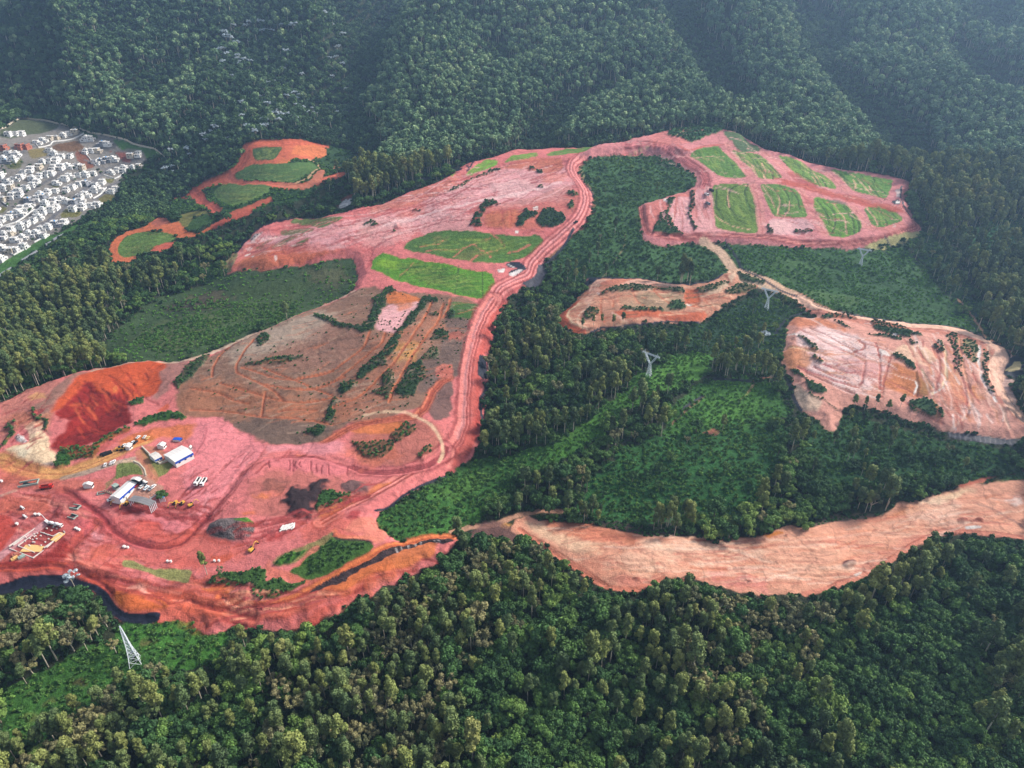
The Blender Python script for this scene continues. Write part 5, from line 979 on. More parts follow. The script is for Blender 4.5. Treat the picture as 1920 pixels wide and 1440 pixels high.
def tree_shape(kind, seed, hi):
    g = np.random.default_rng(seed); u = g.uniform
    if kind == 'broad':
        H = u(9, 13); R = u(4.2, 5.8); n = g.integers(12, 18) if hi else 7; lob = []
        for i in range(n):
            a = 2.4 * i + u(-.5, .5); q = R * u(.25, .85) if i else 0
            rr = R * (u(.2, .42) if hi else u(.34, .5)); lob.append((math.cos(a) * q, math.sin(a) * q, H - R * u(.55, 1.0) - q * .28 + (R * .25 if i < 2 else 0), rr, rr, rr * u(.7, .95)))
        limbs = 4; top = H * .5; tr = .32; nq, leaf = (3000, .30) if hi else (420, .72)
    elif kind == 'euc' and not hi:
        H = u(12, 15); R = u(3.3, 4.0); lob = []
        for i in range(6):
            a = 2.4 * i + u(-.4, .4); q = R * u(.15, .5) if i else 0; rr = R * u(.5, .66)
            lob.append((math.cos(a) * q, math.sin(a) * q, H * (.74 + .04 * i) - q * .3, rr, rr, rr * .95))
        limbs = 2; top = H * .8; tr = .24; nq, leaf = 380, .62
    elif kind == 'euc':
        H = u(17, 23); R = u(2.9, 3.9); n = g.integers(8, 12) if hi else 6; lob = []
        for i in range(n):
            t = i / (n - 1); a = 2.4 * i + u(-.4, .4); q = R * u(.25, .8) * (1 - .45 * t); rr = R * u(.34, .52)
            lob.append((math.cos(a) * q, math.sin(a) * q, H * (.52 + .43 * t), rr, rr, rr * u(.9, 1.4)))
        limbs = 5; top = H * .8; tr = .24; nq, leaf = (2500, .28) if hi else (360, .66)
    elif kind == 'grey':
        H = u(11, 15); R = u(4, 5.4); n = 14 if hi else 8; lob = []
        for i in range(n):
            a = 2.4 * i + u(-.5, .5); q = R * u(.35, .95); rr = R * u(.18, .32)
            lob.append((math.cos(a) * q, math.sin(a) * q, H - R * .5 * u(0, 1.1) - q * .25, rr, rr, rr * .8))
        limbs = 9; top = H * .45; tr = .28; nq, leaf = (1900, .24) if hi else (300, .6)
    else:                                                      # silver leaved
        H = u(9, 13); R = u(3.2, 4.2); lob = []
        for i in range(9):
            a = 2.4 * i; q = R * u(.2, .95); rr = R * u(.2, .32)
            lob.append((math.cos(a) * q, math.sin(a) * q, H - R * u(.2, .7), rr, rr, rr * .45))
        limbs = 6; top = H * .55; tr = .2; nq, leaf = (520, .34) if hi else (150, .7)
    crown = crown_mesh(seed + 5, lob, nq, leaf)
    dx, dy = u(-.5, .5, 2)
    P0 = [(0, 0, -1.5), (dx * .3, dy * .3, top * .4), (dx, dy, top)]
    parts = [tube(P0, [tr * 1.25, tr, tr * .6], 6 if hi else 4)]
    for i in range(limbs):
        c = lob[(i * 2 + 1) % len(lob)]; z0 = top * u(.7, 1.0)
        parts.append(tube([(dx * z0 / top, dy * z0 / top, z0), (c[0] * .5 + dx * .5, c[1] * .5 + dy * .5, (z0 + c[2]) / 2 + .3), (c[0], c[1], c[2])], [tr * .5, tr * .32, tr * .14], 4 if hi else 3))
    if kind == 'grey' and hi:
        for i in range(14):
            c = lob[i % len(lob)]; a = u(0, 6.28)
            parts.append(tube([(c[0] * .5, c[1] * .5, top + (c[2] - top) * .5), (c[0] + math.cos(a) * .6, c[1] + math.sin(a) * .6, c[2] + .7)], [tr * .22, tr * .07], 3))
    return crown, join(parts), H
KM = {'broad': (M_BROAD, M_BARKD), 'euc': (M_EUC, M_BARK), 'grey': (M_GREY, M_BARK), 'white': (M_WHITE, M_BARK)}
NV = {'broad': 5, 'euc': 5, 'grey': 4, 'white': 2}
PROTO = {}                             # (kind, variant, hi) -> (crown mesh, trunk mesh, height)
for kd in NV:
    for v in range(NV[kd]):
        for hi in (0, 1):
            (cv, cf, ct), (tv, tf), H = tree_shape(kd, 100 * v + 7 + len(kd), hi)
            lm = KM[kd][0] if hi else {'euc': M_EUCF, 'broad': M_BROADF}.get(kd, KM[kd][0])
            PROTO[kd, v, hi] = (mesh_np('crown', cv, cf, lm, fattr=ct, link=False), mesh_np('trunk', tv, tf, KM[kd][1], link=False, smooth=True), H)
            if hi == 0 or kd != 'x':
                V, F = join([(cv, cf), (tv, tf)])
                me = mesh_np('tree_form', V, F, None, fattr=np.concatenate([ct, np.full(len(tf), .5)]), link=False)
                me.materials.append(lm); me.materials.append(KM[kd][1])
                me.polygons.foreach_set('material_index', np.r_[np.zeros(len(cf), np.int32), np.ones(len(tf), np.int32)])
                PROTO[kd, v, hi] += (me,)
def shrub_mesh(seed, mat, nq=70, leaf=.34, w=1.3, h=1.3):
    g = np.random.default_rng(seed); lob = [(g.uniform(-.6, .6) * w, g.uniform(-.6, .6) * w, h * g.uniform(.3, .7), w * .6, w * .6, h * .5) for _ in range(4)]
    V, F, t = crown_mesh(seed, lob, nq, leaf); V[:, 2] = np.maximum(V[:, 2], -.2)
    return mesh_np('shrub_form', V, F, mat, fattr=t, link=False)

# --- placing ---------------------------------------------------------
def grid_pts(y0, y1, s, jit=.48):
    ys = np.arange(y0, y1, s); out = []
    for y in ys:
        w = 0.7403 * (max(y, 60) * CP + (CAM_Z - np.interp(y, _py, _ph)) * SP) * 1.1 + 25
        xs = np.arange(-w, w, s) + RNG.random() * s
        out.append(np.column_stack([xs, np.full(len(xs), y)]))
    p = np.vstack(out); return p + RNG.uniform(-jit, jit, p.shape) * s
pts = []
for y0, y1, s in ((60, 330, 4.9), (330, 560, 5.2), (560, 820, 5.6), (820, 1150, 6.4), (1150, 1750, 8.2)):
    p = grid_pts(y0, y1, s); pts.append(np.column_stack([p, np.full(len(p), s)]))
TP = np.vstack(pts)
tz, _, _, tden = evaluate(TP[:, 0], TP[:, 1], False)
ok = (np.isin(tz, [0, 4, 6])) & (RNG.random(len(TP)) < tden)
TP = TP[ok]; tden = tden[ok]; tzz = tz[ok]
th = ground(TP[:, 0], TP[:, 1]); sx, sy, sd = proj(TP[:, 0], TP[:, 1], th)
# kinds of wood in different places
def inpoly(px, py, q):
    ins = np.zeros(px.shape, bool); q = np.array(q, float)
    for (ax, ay), (bx, by) in zip(q, np.roll(q, -1, 0)):
        if ay == by: continue
        c = (ay > py) != (by > py); ins ^= c & (px < (bx - ax) * (py - ay) / (by - ay) + ax)
    return ins
R1 = RNG.random(len(TP)); R2 = RNG.random(len(TP))
cl = vnoise(TP[:, 0] / 28, TP[:, 1] / 28, 4); cl2 = vnoise(TP[:, 0] / 45 + 7, TP[:, 1] / 45, 6)
kind = np.full(len(TP), 0)             # 0 broad 1 euc 2 grey 3 white
far = TP[:, 1] > 640
eucpoly = inpoly(sx, sy, [(640, 240), (650, 110), (700, 40), (700, -200), (2100, -200), (2100, 640), (1800, 560), (1720, 380), (1330, 236), (1180, 262), (1000, 278), (840, 300), (700, 300)]) \
    | inpoly(sx, sy, [(470, 380), (700, 380), (900, 290), (860, 250), (650, 330), (480, 350)]) | inpoly(sx, sy, [(-40, 560), (230, 520), (200, 680), (-60, 780)]) \
    | inpoly(sx, sy, [(90, 200), (220, 110), (360, 90), (370, 190), (330, 250), (340, 330), (270, 270)]) | inpoly(sx, sy, [(1280, 640), (1480, 640), (1480, 730), (1280, 720)])
kind[eucpoly & (R1 < .88)] = 1
mixy = ~eucpoly & ~far
kind[mixy & (cl + .8 * R1 > .98)] = 1
kind[mixy & (cl2 + .9 * R2 > np.interp(sx, [0, 700, 1300, 1920], [1.26, 1.32, 1.42, 1.56])) & (sy > 1050)] = 2
kind[mixy & (sy < 1050) & (R2 < .05)] = 2
_cv = hbase(TP[:, 0], TP[:, 1]) - .5 * (hbase(TP[:, 0] - 70, TP[:, 1]) + hbase(TP[:, 0] + 70, TP[:, 1]))
gully = far & (TP[:, 1] > 800) & (_cv < -13 + 8 * R2); kind[gully] = 0  # darker native wood in the gullies; its leaf colour also imitates valley shade
leftdark = inpoly(sx, sy, [(-100, -100), (650, -100), (650, 300), (-100, 240)])
kind[leftdark & ~eucpoly & (R1 < .12)] = 1
sil = inpoly(sx, sy, [(400, 60), (560, 40), (650, 30), (650, 200), (600, 260), (480, 270), (400, 310), (300, 340), (330, 280), (440, 200)])
kind[sil & (R2 < .035 + .10 * (cl > .6))] = 3
# size
sc = RNG.uniform(.62, 1.22, len(TP)) * np.where(far, 1.0, 1.0)
sc[(kind == 0)] *= np.where(sy[kind == 0] > 980, 1.02, .9)
sc[kind == 1] *= np.where(far[kind == 1], 1.14, .92)
sc[gully] *= .88
sc[kind == 3] *= 1.1
sc *= np.interp(TP[:, 2], [4.9, 5.2, 5.6, 6.4, 8.2], [.86, .88, .92, 1.02, 1.3])
sc[np.isin(tzz, [4, 6])] *= .8
big = RNG.random(len(TP)) > .9; sc[big & ~far] *= 1.35
# trees that would stand in front of open ground seen in the photograph are not there
Hn = np.select([kind == 0, kind == 1, kind == 2], [11, 20, 13], 11) * sc
keep = np.ones(len(TP), bool)
dz = CAM_Z - th; dist = np.hypot(TP[:, 0], TP[:, 1]); ux, uy = TP[:, 0] / dist, TP[:, 1] / dist
for fr in (.35, .65, .88):
    off = Hn * fr * dist / np.maximum(dz - Hn * fr, 25); off = np.minimum(off, 150)
    z2, _, _, d2 = evaluate(TP[:, 0] + ux * off, TP[:, 1] + uy * off, False)
    openg = ~np.isin(z2, [0, 4, 6]) | (np.isin(z2, [4, 6]) & (d2 < .04) & (fr > .5) & (RNG.random(len(TP)) < .55))
    keep &= ~(openg & (RNG.random(len(TP)) < (.99 if fr < .8 else .93)))
keep &= sd > 10
TP = TP[keep]; kind = kind[keep]; sc = sc[keep]; th = th[keep]; sx = sx[keep]; sy = sy[keep]; sd = sd[keep]; Hn = Hn[keep]
inframe = (sx > -5) & (sx < 1925) & (sy > -5) & (sy - F_PX * Hn * .8 / sd < 1445)
app = sc / sd
# --- individuals (largest 300 of each kind) ---------------------------
KN = ['broad', 'euc', 'grey', 'white']
NAMES = {'broad': 'broadleaf_tree', 'euc': 'slender_tree', 'grey': 'dry_leaved_tree', 'white': 'silver_leaved_tree'}
LAB = {'broad': ('dense dark green broadleaf tree %s', 'broadleaf trees %s'), 'euc': ('slender pale olive tree %s', 'slender olive trees %s'),
       'grey': ('grey brown thin-crowned tree %s', 'grey brown trees %s'), 'white': ('silver white leaved tree %s', 'silver leaved trees %s')}
def place_name(x, y):
    def band(names, v, lo, hi): return names[int(min(len(names) - 1, max(0, (v - lo) / (hi - lo) * len(names))))]
    if y > 1010:
        r = band(['in the rows nearest the earthworks', 'half way down the lower forest', 'by the bottom edge of the photo'], y, 1080, 1450)
        return r + ', ' + band(['far left', 'left', 'left of centre', 'centre', 'right of centre', 'right', 'far right'], x, 0, 1920)
    if y > 600 and x > 880:
        return band(['beside the haul road', 'on the slope below the pylon', 'below the middle of the terraces', 'at the right end above the salmon strip'], x, 880, 1920) + (', lower part' if y > 830 else ', upper part')
    if x < 700: return band(['left of the brown hillside', 'between housing estate and brown hillside', 'near the small orange clearings', 'on the dark upper left slope'], 900 - y, 100, 900)
    return band(['behind the pink plateau', 'behind the middle of the plateau', 'behind the grass lots', 'at the far right hillside'], x, 700, 1920)
def make_tree(kd, v, x, y, z, s, rz, label, group, hi=1):
    cm, tm, H, _ = PROTO[kd, v, hi]
    e = bpy.data.objects.new(NAMES[kd], None); COL.objects.link(e); e.location = (x, y, z); e.rotation_euler = (0, 0, rz); e.scale = (s, s, s); e.empty_display_size = 1
    for nm, me in (('crown', cm), ('trunk', tm)):
        o = bpy.data.objects.new(nm, me); COL.objects.link(o); o.parent = e
    tag(e, label, 'tree', group); return e
solo = np.zeros(len(TP), bool)
for ki, kd in enumerate(KN):
    idx = np.where((kind == ki) & inframe)[0]; idx = idx[np.argsort(-app[idx])][:300]
    solo[idx] = True
    for i in idx:
        pn = place_name(sx[i], sy[i])
        make_tree(kd, int(RNG.integers(NV[kd])), TP[i, 0], TP[i, 1], th[i], float(sc[i]), float(RNG.random() * 6.283), LAB[kd][0] % pn, LAB[kd][1] % pn)
# --- the rest of the wood as scattered stuff --------------------------
def scatter(name, P3, rz, sc_, meshes, vid, label=None):
    me = bpy.data.meshes.new(name); n = len(P3); me.vertices.add(n); me.vertices.foreach_set('co', np.asarray(P3, np.float32).ravel())
    for nm, ty, dat in (('rz', 'FLOAT', rz), ('sc', 'FLOAT', sc_)):
        a = me.attributes.new(nm, ty, 'POINT'); a.data.foreach_set('value', np.asarray(dat, np.float32))
    a = me.attributes.new('vid', 'INT', 'POINT'); a.data.foreach_set('value', np.asarray(vid, np.int32)); me.update()
    o = bpy.data.objects.new(name, me); COL.objects.link(o)
    ng = bpy.data.node_groups.new(name, 'GeometryNodeTree'); ng.interface.new_socket('Geometry', in_out='INPUT', socket_type='NodeSocketGeometry'); ng.interface.new_socket('Geometry', in_out='OUTPUT', socket_type='NodeSocketGeometry')
    A = ng.nodes.new; gi = A('NodeGroupInput'); go = A('NodeGroupOutput'); iop = A('GeometryNodeInstanceOnPoints'); iop.inputs['Pick Instance'].default_value = True
    jn = A('GeometryNodeJoinGeometry')
    for m_ in reversed(meshes):
        ob = bpy.data.objects.new(m_.name, m_); oi = A('GeometryNodeObjectInfo'); oi.inputs['Object'].default_value = ob; oi.inputs['As Instance'].default_value = True; ng.links.new(oi.outputs['Geometry'], jn.inputs[0])
    def attr(nm, ty):
        n_ = A('GeometryNodeInputNamedAttribute'); n_.data_type = ty; n_.inputs['Name'].default_value = nm; return n_.outputs['Attribute']
    cx = A('ShaderNodeCombineXYZ'); ng.links.new(attr('rz', 'FLOAT'), cx.inputs[2])
    e2r = A('FunctionNodeEulerToRotation'); ng.links.new(cx.outputs[0], e2r.inputs[0])
    ng.links.new(gi.outputs[0], iop.inputs['Points']); ng.links.new(jn.outputs[0], iop.inputs['Instance']); ng.links.new(attr('vid', 'INT'), iop.inputs['Instance Index'])
    ng.links.new(e2r.outputs[0], iop.inputs['Rotation']); ng.links.new(attr('sc', 'FLOAT'), iop.inputs['Scale']); ng.links.new(iop.outputs[0], go.inputs[0])
    md = o.modifiers.new('scatter', 'NODES'); md.node_group = ng; tag(o, label, kind='stuff'); return o
rest = ~solo
SN = {'broad': 'broadleaf_wood', 'euc': 'slender_tree_wood', 'grey': 'dry_leaved_wood', 'white': 'silver_leaved_wood'}
for ki, kd in enumerate(KN):
    m_ = rest & (kind == ki); n = int(m_.sum())
    if not n: continue
    v = RNG.integers(0, NV[kd], n); hi = (sd[m_] < 760).astype(int)
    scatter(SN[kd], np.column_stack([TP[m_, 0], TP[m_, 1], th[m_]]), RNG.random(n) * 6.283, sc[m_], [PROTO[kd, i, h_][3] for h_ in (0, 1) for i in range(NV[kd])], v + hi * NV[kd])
print('TREES', len(TP), [int((kind == i).sum()) for i in range(4)])
# --- shrubs ------------------------------------------------------------
sp = []
for y0, y1, s in ((60, 330, 2.3), (330, 560, 2.3), (560, 820, 2.9), (820, 1000, 3.6)):
    p = grid_pts(y0, y1, s); sp.append(np.column_stack([p, np.full(len(p), s)]))
SP_ = np.vstack(sp); zz, _, _, _ = evaluate(SP_[:, 0], SP_[:, 1], False)
SBI = ZI['scrub_strip'] if 'scrub_strip' in ZI else ZN.index('scrub_strip')
cln = vnoise(SP_[:, 0] / 12, SP_[:, 1] / 12, 7)
pr = np.select([zz == 4, zz == SBI, zz == 0, zz == 6], [.62 + .5 * (cln - .5), .9, .5, np.clip(.68 + .9 * (cln - .5), .05, 1)], 0)
_sx, _sy, _ = proj(SP_[:, 0], SP_[:, 1], np.interp(SP_[:, 1], _py, _ph) + hbase(SP_[:, 0], SP_[:, 1]) - np.interp(SP_[:, 1], _py, _ph))
hillp = inpoly(_sx, _sy, [(395, 675), (450, 648), (600, 584), (675, 548), (900, 577), (878, 700), (800, 775), (665, 800), (560, 845), (430, 800), (330, 745)])
east = inpoly(_sx, _sy, [(720, 600), (890, 580), (880, 640), (800, 770), (700, 800), (600, 800), (640, 720)])
pr = np.where((zz == 1) & hillp, np.where(east, .16, .05) * (cln > .35), pr)
pr = np.where((zz == 6) & (_sx < 720) & (_sy < 720), pr * .3, pr)
k2 = (RNG.random(len(SP_)) < pr)
SP_ = SP_[k2]; zz = zz[k2]; cln = cln[k2]; n = len(SP_); hz = ground(SP_[:, 0], SP_[:, 1])
ssc = .9 * SP_[:, 2] / 2.3 * RNG.uniform(.55, 1.15, n) * np.where(zz == SBI, .8, 1.0) * np.where(zz == 6, .85, 1.0) * np.where(zz == 0, 1.35, 1.0) * np.where(zz == 1, .6, 1.0)
for nm, msk, mt in (('low_scrub', zz == 4, M_SHRUB), ('tall_grass_tufts', zz == 6, M_TUFT), ('undergrowth', zz == 0, M_SHRUBD), ('hedgerow_scrub', (zz == SBI) | (zz == 1), M_HEDGE)):
    mm = [shrub_mesh(900 + i, mt) for i in range(4)]; q = int(msk.sum())
    scatter(nm, np.column_stack([SP_[msk, 0], SP_[msk, 1], hz[msk]]), RNG.random(q) * 6.283, ssc[msk], mm, RNG.integers(0, 4, q))
print('SHRUBS', n)
# ------------------------------------------------------------------ building blocks for things
def boxes(bs):
    """each box: cx cy cz sx sy sz [rz [taper]] ; z is the centre"""
    V = []; F = []
    for b in bs:
        cx, cy, cz, sx, sy, sz = b[:6]; rz = b[6] if len(b) > 6 else 0; tp = b[7] if len(b) > 7 else 1
        c, s = math.cos(rz), math.sin(rz); o = len(V)
        for dz in (-.5, .5):
            k = tp if dz > 0 else 1
            for dx, dy in ((-.5, -.5), (.5, -.5), (.5, .5), (-.5, .5)):
                x, y = dx * sx * k, dy * sy * k; V.append((cx + x * c - y * s, cy + x * s + y * c, cz + dz * sz))
        F += [(o, o + 3, o + 2, o + 1), (o + 4, o + 5, o + 6, o + 7), (o, o + 1, o + 5, o + 4), (o + 1, o + 2, o + 6, o + 5), (o + 2, o + 3, o + 7, o + 6), (o + 3, o, o + 4, o + 7)]
    return np.array(V, float), np.array(F)
def beam(p, q, r):
    p, q = np.array(p, float), np.array(q, float); return tube([p, q], [r, r], 4)
def disc(cx, cy, cz, r, w, n=10, axis='y'):
    """a wheel: a closed drum lying across the vehicle"""
    V = []; F = []
    for s in (-.5, .5):
        for k in range(n):
            t = 6.2832 * k / n; a, b = r * math.cos(t), r * math.sin(t)
            V.append((cx + a, cy + s * w, cz + b) if axis == 'y' else (cx + a, cy + b, cz + s * w))
    for k in range(n): F.append((k, (k + 1) % n, n + (k + 1) % n, n + k))
    for base in (0, n):
        V.append((cx, cy + (-.5 if base == 0 else .5) * w, cz) if axis == 'y' else (cx, cy, cz + (-.5 if base == 0 else .5) * w)); c = len(V) - 1
        for k in range(0, n, 2): F.append((base + k, base + (k + 1) % n, base + (k + 2) % n, c))
    return np.array(V, float), np.array(F)
def empty(name, loc, rz=0, s=1):
    e = bpy.data.objects.new(name, None); COL.objects.link(e); e.location = loc; e.rotation_euler = (0, 0, rz); e.scale = (s, s, s); return e
def part(name, vf, mat, parent, smooth=False):
    return mesh_np(name, vf[0], vf[1], mat, parent=parent, smooth=smooth)
def copy_tree(o, parent=None):
    c = o.copy(); COL.objects.link(c); c.parent = parent
    for ch in list(o.children): copy_tree(ch, c)
    return c
M_WALL = plain('white_render', (214, 212, 208), nz=.25, ns=.4); M_CREAM = plain('cream_render', (188, 176, 158), nz=.2, ns=.4); M_GREYW = plain('grey_render', (136, 138, 144), nz=.15, ns=.4)
M_ROOF = plain('pale_roof', (190, 184, 178), nz=.2, ns=.3); M_ROOFG = plain('grey_roof', (120, 117, 118), nz=.25, ns=.35); M_SHED = plain('white_metal_sheet', (212, 206, 200), .6, .3, nz=.1, ns=.4)
M_GLASS = plain('dark_glass', (38, 44, 54), .25, .5, nz=.1); M_BLUE = plain('blue_paint', (28, 78, 176), .5, nz=.1); M_CYAN = plain('bright_blue_sheet', (60, 160, 226), .5, nz=.15)
M_VEH = plain('white_paint', (222, 218, 214), .4, .5, nz=.05); M_DARK = plain('black_rubber', (30, 30, 34), .8, nz=.2); M_YEL = plain('yellow_paint', (206, 156, 62), .5, .4, nz=.12); M_RED = plain('red_paint', (196, 50, 40), .5, nz=.1)
M_STEEL = plain('galvanised_steel', (214, 220, 224), .6, .3, nz=.1); M_CONC = plain('concrete', (196, 188, 180), nz=.2); M_GCONC = plain('greenish_concrete', (146, 160, 150), nz=.2); M_BRICK = plain('bare_brick', (168, 104, 86), nz=.25); M_SAND = plain('yellow_sand', (214, 170, 110), nz=.2); M_TIMB = plain('weathered_posts', (150, 136, 116), nz=.2)
def mpx(px, py):
    p = at(px, py); return F_PX / proj(p.x, p.y, p.z)[2]
# ------------------------------------------------------------------ housing estate
WN = ['window']
def make_house(v):
    g = random.Random(40 + v); e = empty('house', (0, 0, -500)); w, d = g.uniform(8.5, 10.5), g.uniform(11, 14); h1, h2 = 3.2, g.uniform(2.9, 3.3)
    wall = [M_WALL, M_WALL, M_CREAM, M_WALL, M_GREYW, M_WALL, M_BRICK, M_WALL][v]; roof = [M_ROOF, M_SHED, M_ROOF, M_ROOFG, M_ROOF, M_SHED, M_ROOFG, M_ROOF][v]
    top = d * g.uniform(.55, .85); oy = (d - top) / 2 * g.choice([-1, 1]); w2 = w * g.uniform(.8, 1.0)
    wl = part('wall', boxes([(0, 0, h1 / 2 - 1, w, d, h1 + 2), (0, oy, h1 + h2 / 2, w2, top, h2)] + ([(w * .1, oy, h1 + h2 + 1.2, w * .5, top * .4, 2.4)] if v in (1, 5) else [])), wall, e)
    z = h1 + h2; t = .22; pw = .55
    part('parapet', boxes([(0, oy - top / 2 + t / 2, z + pw / 2, w2, t, pw), (0, oy + top / 2 - t / 2, z + pw / 2, w2, t, pw), (-w2 / 2 + t / 2, oy, z + pw / 2, t, top - 2 * t - .01, pw), (w2 / 2 - t / 2, oy, z + pw / 2, t, top - 2 * t - .01, pw)]), M_WALL if wall != M_BRICK else M_BRICK, e)
    rfo = part('roof', boxes([(0, oy, z + .14, w2 - .5, top - .5, .12), (0, -oy * 2.2 if abs(oy) > .5 else 0, h1 + .1, w - .5, max(1.5, d - top - .6), .14)]), roof, e)
    if v in (2, 4, 7): part('water_tank', disc(w2 * .2, oy + top * .2, z + .8, .9, 1.1, 8, 'z'), M_CYAN if v == 4 else M_STEEL, rfo)
    for sx_ in (-1, 1):
        for k in range(2):
            x = sx_ * (w2 / 2 + .012); y = oy + (k - .5) * top * .5
            part('window', boxes([(x, y, h1 + h2 * .5, .08, 1.7, 1.3)]), M_GLASS, e)
        part('window', boxes([(sx_ * (w / 2 + .012), -oy * .3 + 1.5, 1.5, .08, 2.2, 1.3)]), M_GLASS, e)
    for sy_ in (-1, 1):
        for k in range(2):
            yy = oy + sy_ * (top / 2 + .012); part('window', boxes([((k - .5) * w2 * .5, yy, h1 + h2 * .5, 1.8, .08, 1.5)]), M_GLASS, e)
        part('garage_door' if sy_ < 0 else 'window', boxes([(w * .18 * sy_, sy_ * (d / 2 + .012), 1.3, 2.9, .08, 2.2)]), M_GLASS if v % 2 else M_ROOFG, e)
    return e
HPROTO = [make_house(v) for v in range(8)]
HDESC = ['white two-storey flat-roofed house', 'tall white house with a roof box', 'cream two-storey flat-roofed house', 'white house with a grey roof', 'pale grey two-storey house', 'tall white house with set-back top', 'unfinished bare brick house', 'white house with a rooftop tank']
HROWS = [[(70,195),(110,190),(150,190)], [(285,255),(330,240),(375,225),(425,222),(480,205),(525,190),(568,180)], [(640,235),(685,228)], [(765,268),(815,268)], [(645,325),(695,315),(740,318)], [(720,405),(765,395),(812,385),(862,380)], [(985,355),(1040,345)],
 [(30,300),(75,340),(130,350),(150,290),(200,290)], [(365,320),(400,345)], [(430,380),(470,360),(525,360)], [(325,400),(375,395),(415,395)], [(175,475),(230,460),(290,440)], [(400,440),(460,440),(520,435),(575,435),(610,445)], [(20,390),(60,400),(110,385)],
 [(835,480),(880,462),(930,455),(1000,445),(1050,430)], [(250,530),(300,505),(350,495),(390,485)], [(430,560),(480,530),(530,510),(580,500),(640,500),(695,490)], [(10,500),(60,550),(120,530),(160,510)], [(25,600),(75,590),(130,620),(185,600),(235,575),(275,555)],
 [(500,610),(550,590),(600,565),(645,560)], [(720,575),(765,555)], [(310,650),(360,635),(410,620)], [(600,670),(650,650),(700,615),(745,605)], [(830,620),(870,600)], [(25,680),(90,660),(150,650)], [(230,695),(280,680),(325,665)], [(350,720),(400,700),(455,690),(490,700)],
 [(560,705),(610,690)], [(555,755),(620,745),(690,730),(735,720)], [(130,775),(180,755),(225,735)], [(20,835),(60,820),(105,800),(160,790)], [(280,795),(330,775),(375,760),(420,745)], [(100,905),(150,890),(200,870),(250,845),(300,820)], [(430,870),(480,860)], [(325,905),(370,890)],
 [(35,960),(85,940)], [(125,990),(185,970),(240,950),(290,940),(335,955)], [(30,1050),(75,1070),(125,1060),(170,1040)], [(15,1130)], [(-30,640),(-30,760),(-30,880),(-40,1000)]]
HROWS.sort(key=lambda r: sum(p[1] for p in r) / len(r))
_a0, _a1 = at(90, 412), at(195, 317); SDIR = math.atan2(_a1.y - _a0.y, _a1.x - _a0.x)
HS = 13.6 / mpx(100, 360) / 11.0
print('HOUSE SCALE', HS, 'px/m', mpx(100, 360), 'street', math.degrees(SDIR))
ORD = ['first', 'second', 'third', 'fourth', 'fifth', 'sixth', 'seventh', 'eighth']
def rowname(i):
    n = i + 1; suf = 'th' if 10 <= n % 100 <= 20 else {1: 'st', 2: 'nd', 3: 'rd'}.get(n % 10, 'th'); return '%d%s' % (n, suf)
_used = set(); hc = 0
for ri, row in enumerate(HROWS):
    for ci, (x, y) in enumerate(row):
        v = random.Random(ri * 31 + ci * 7).choice([0, 0, 0, 1, 2, 3, 3, 4, 5, 5, 7, 7])
        if (x, y) in ((200, 290), (150, 290), (30, 300)): v = 6
        first = v not in _used; e = HPROTO[v] if first else copy_tree(HPROTO[v]); _used.add(v)
        p = at(x / 4, 200 + (y + 22) / 4); g = random.Random(ri * 97 + ci); s = HS * g.uniform(.88, 1.1)
        e.location = (p.x, p.y, p.z); e.rotation_euler = (0, 0, SDIR + g.choice([0, math.pi / 2, math.pi, -math.pi / 2]) + g.gauss(0, .05)); e.scale = (s, s, s * g.uniform(.9, 1.1))
        tag(e, '%s, %s from left in %s row of the estate' % (HDESC[v], ORD[ci], rowname(ri)), 'house', 'houses of the walled estate'); hc += 1
for v, e in enumerate(HPROTO):
    if v not in _used:
        for ch in list(e.children): bpy.data.objects.remove(ch)
        bpy.data.objects.remove(e)
print('HOUSES', hc)
def wall_line(name, pts, T, h, t, mat, label, cat, parent=None, sub=1, posts=None):
    q = np.array([at(*p)[:] for p in _tr(pts, T)]); V = []; F = []
    dense = [q[0]]
    for a, b in zip(q[:-1], q[1:]):
        n = max(1, int(np.linalg.norm(b - a) / 6))
        for k in range(1, n + 1): dense.append(a + (b - a) * k / n)
    dense = np.array(dense); dense[:, 2] = ground(dense[:, 0], dense[:, 1])
    o = dense.mean(0); dense = dense - o; d = np.gradient(dense[:, :2], axis=0); nn = np.stack([-d[:, 1], d[:, 0]], 1); nn /= np.linalg.norm(nn, axis=1)[:, None] + 1e-9
    for p, m in zip(dense, nn):
        for s_, z in ((-.5, -.8), (.5, -.8), (.5, h), (-.5, h)): V.append((p[0] + m[0] * t * s_, p[1] + m[1] * t * s_, p[2] + z))
    for i in range(len(dense) - 1):
        for k in range(4): F.append((4 * i + k, 4 * i + (k + 1) % 4, 4 * i + 4 + (k + 1) % 4, 4 * i + 4 + k))
    F.append((0, 1, 2, 3)); e_ = 4 * (len(dense) - 1); F.append((e_ + 3, e_ + 2, e_ + 1, e_))
    e = empty(name, tuple(o)); part('wall' if not posts else 'rail', (np.array(V), np.array(F)), mat, e)
    if posts:
        L_ = np.concatenate([[0], np.cumsum(np.linalg.norm(np.diff(dense, axis=0), axis=1))]); proto = mesh_np('post', *boxes([(0, 0, posts[1] / 2 - .3, posts[2], posts[2], posts[1])]), posts[3], link=False)
        for s_ in np.arange(0, L_[-1], posts[0])[:120]:
            x, y, z = [np.interp(s_, L_, dense[:, k]) for k in range(3)]; po = bpy.data.objects.new('post', proto); COL.objects.link(po); po.parent = e; po.location = (x, y, z)
    tag(e, label, cat); return e
wall_line('perimeter_wall', [(-120,300),(0,170),(160,92),(300,102),(450,132),(560,160),(720,206),(860,232),(1000,282),(1160,318),(1235,380)], TL, 2.6 * HS, .7, M_CREAM, 'long pale boundary wall curving round the upper side of the housing estate', 'wall')
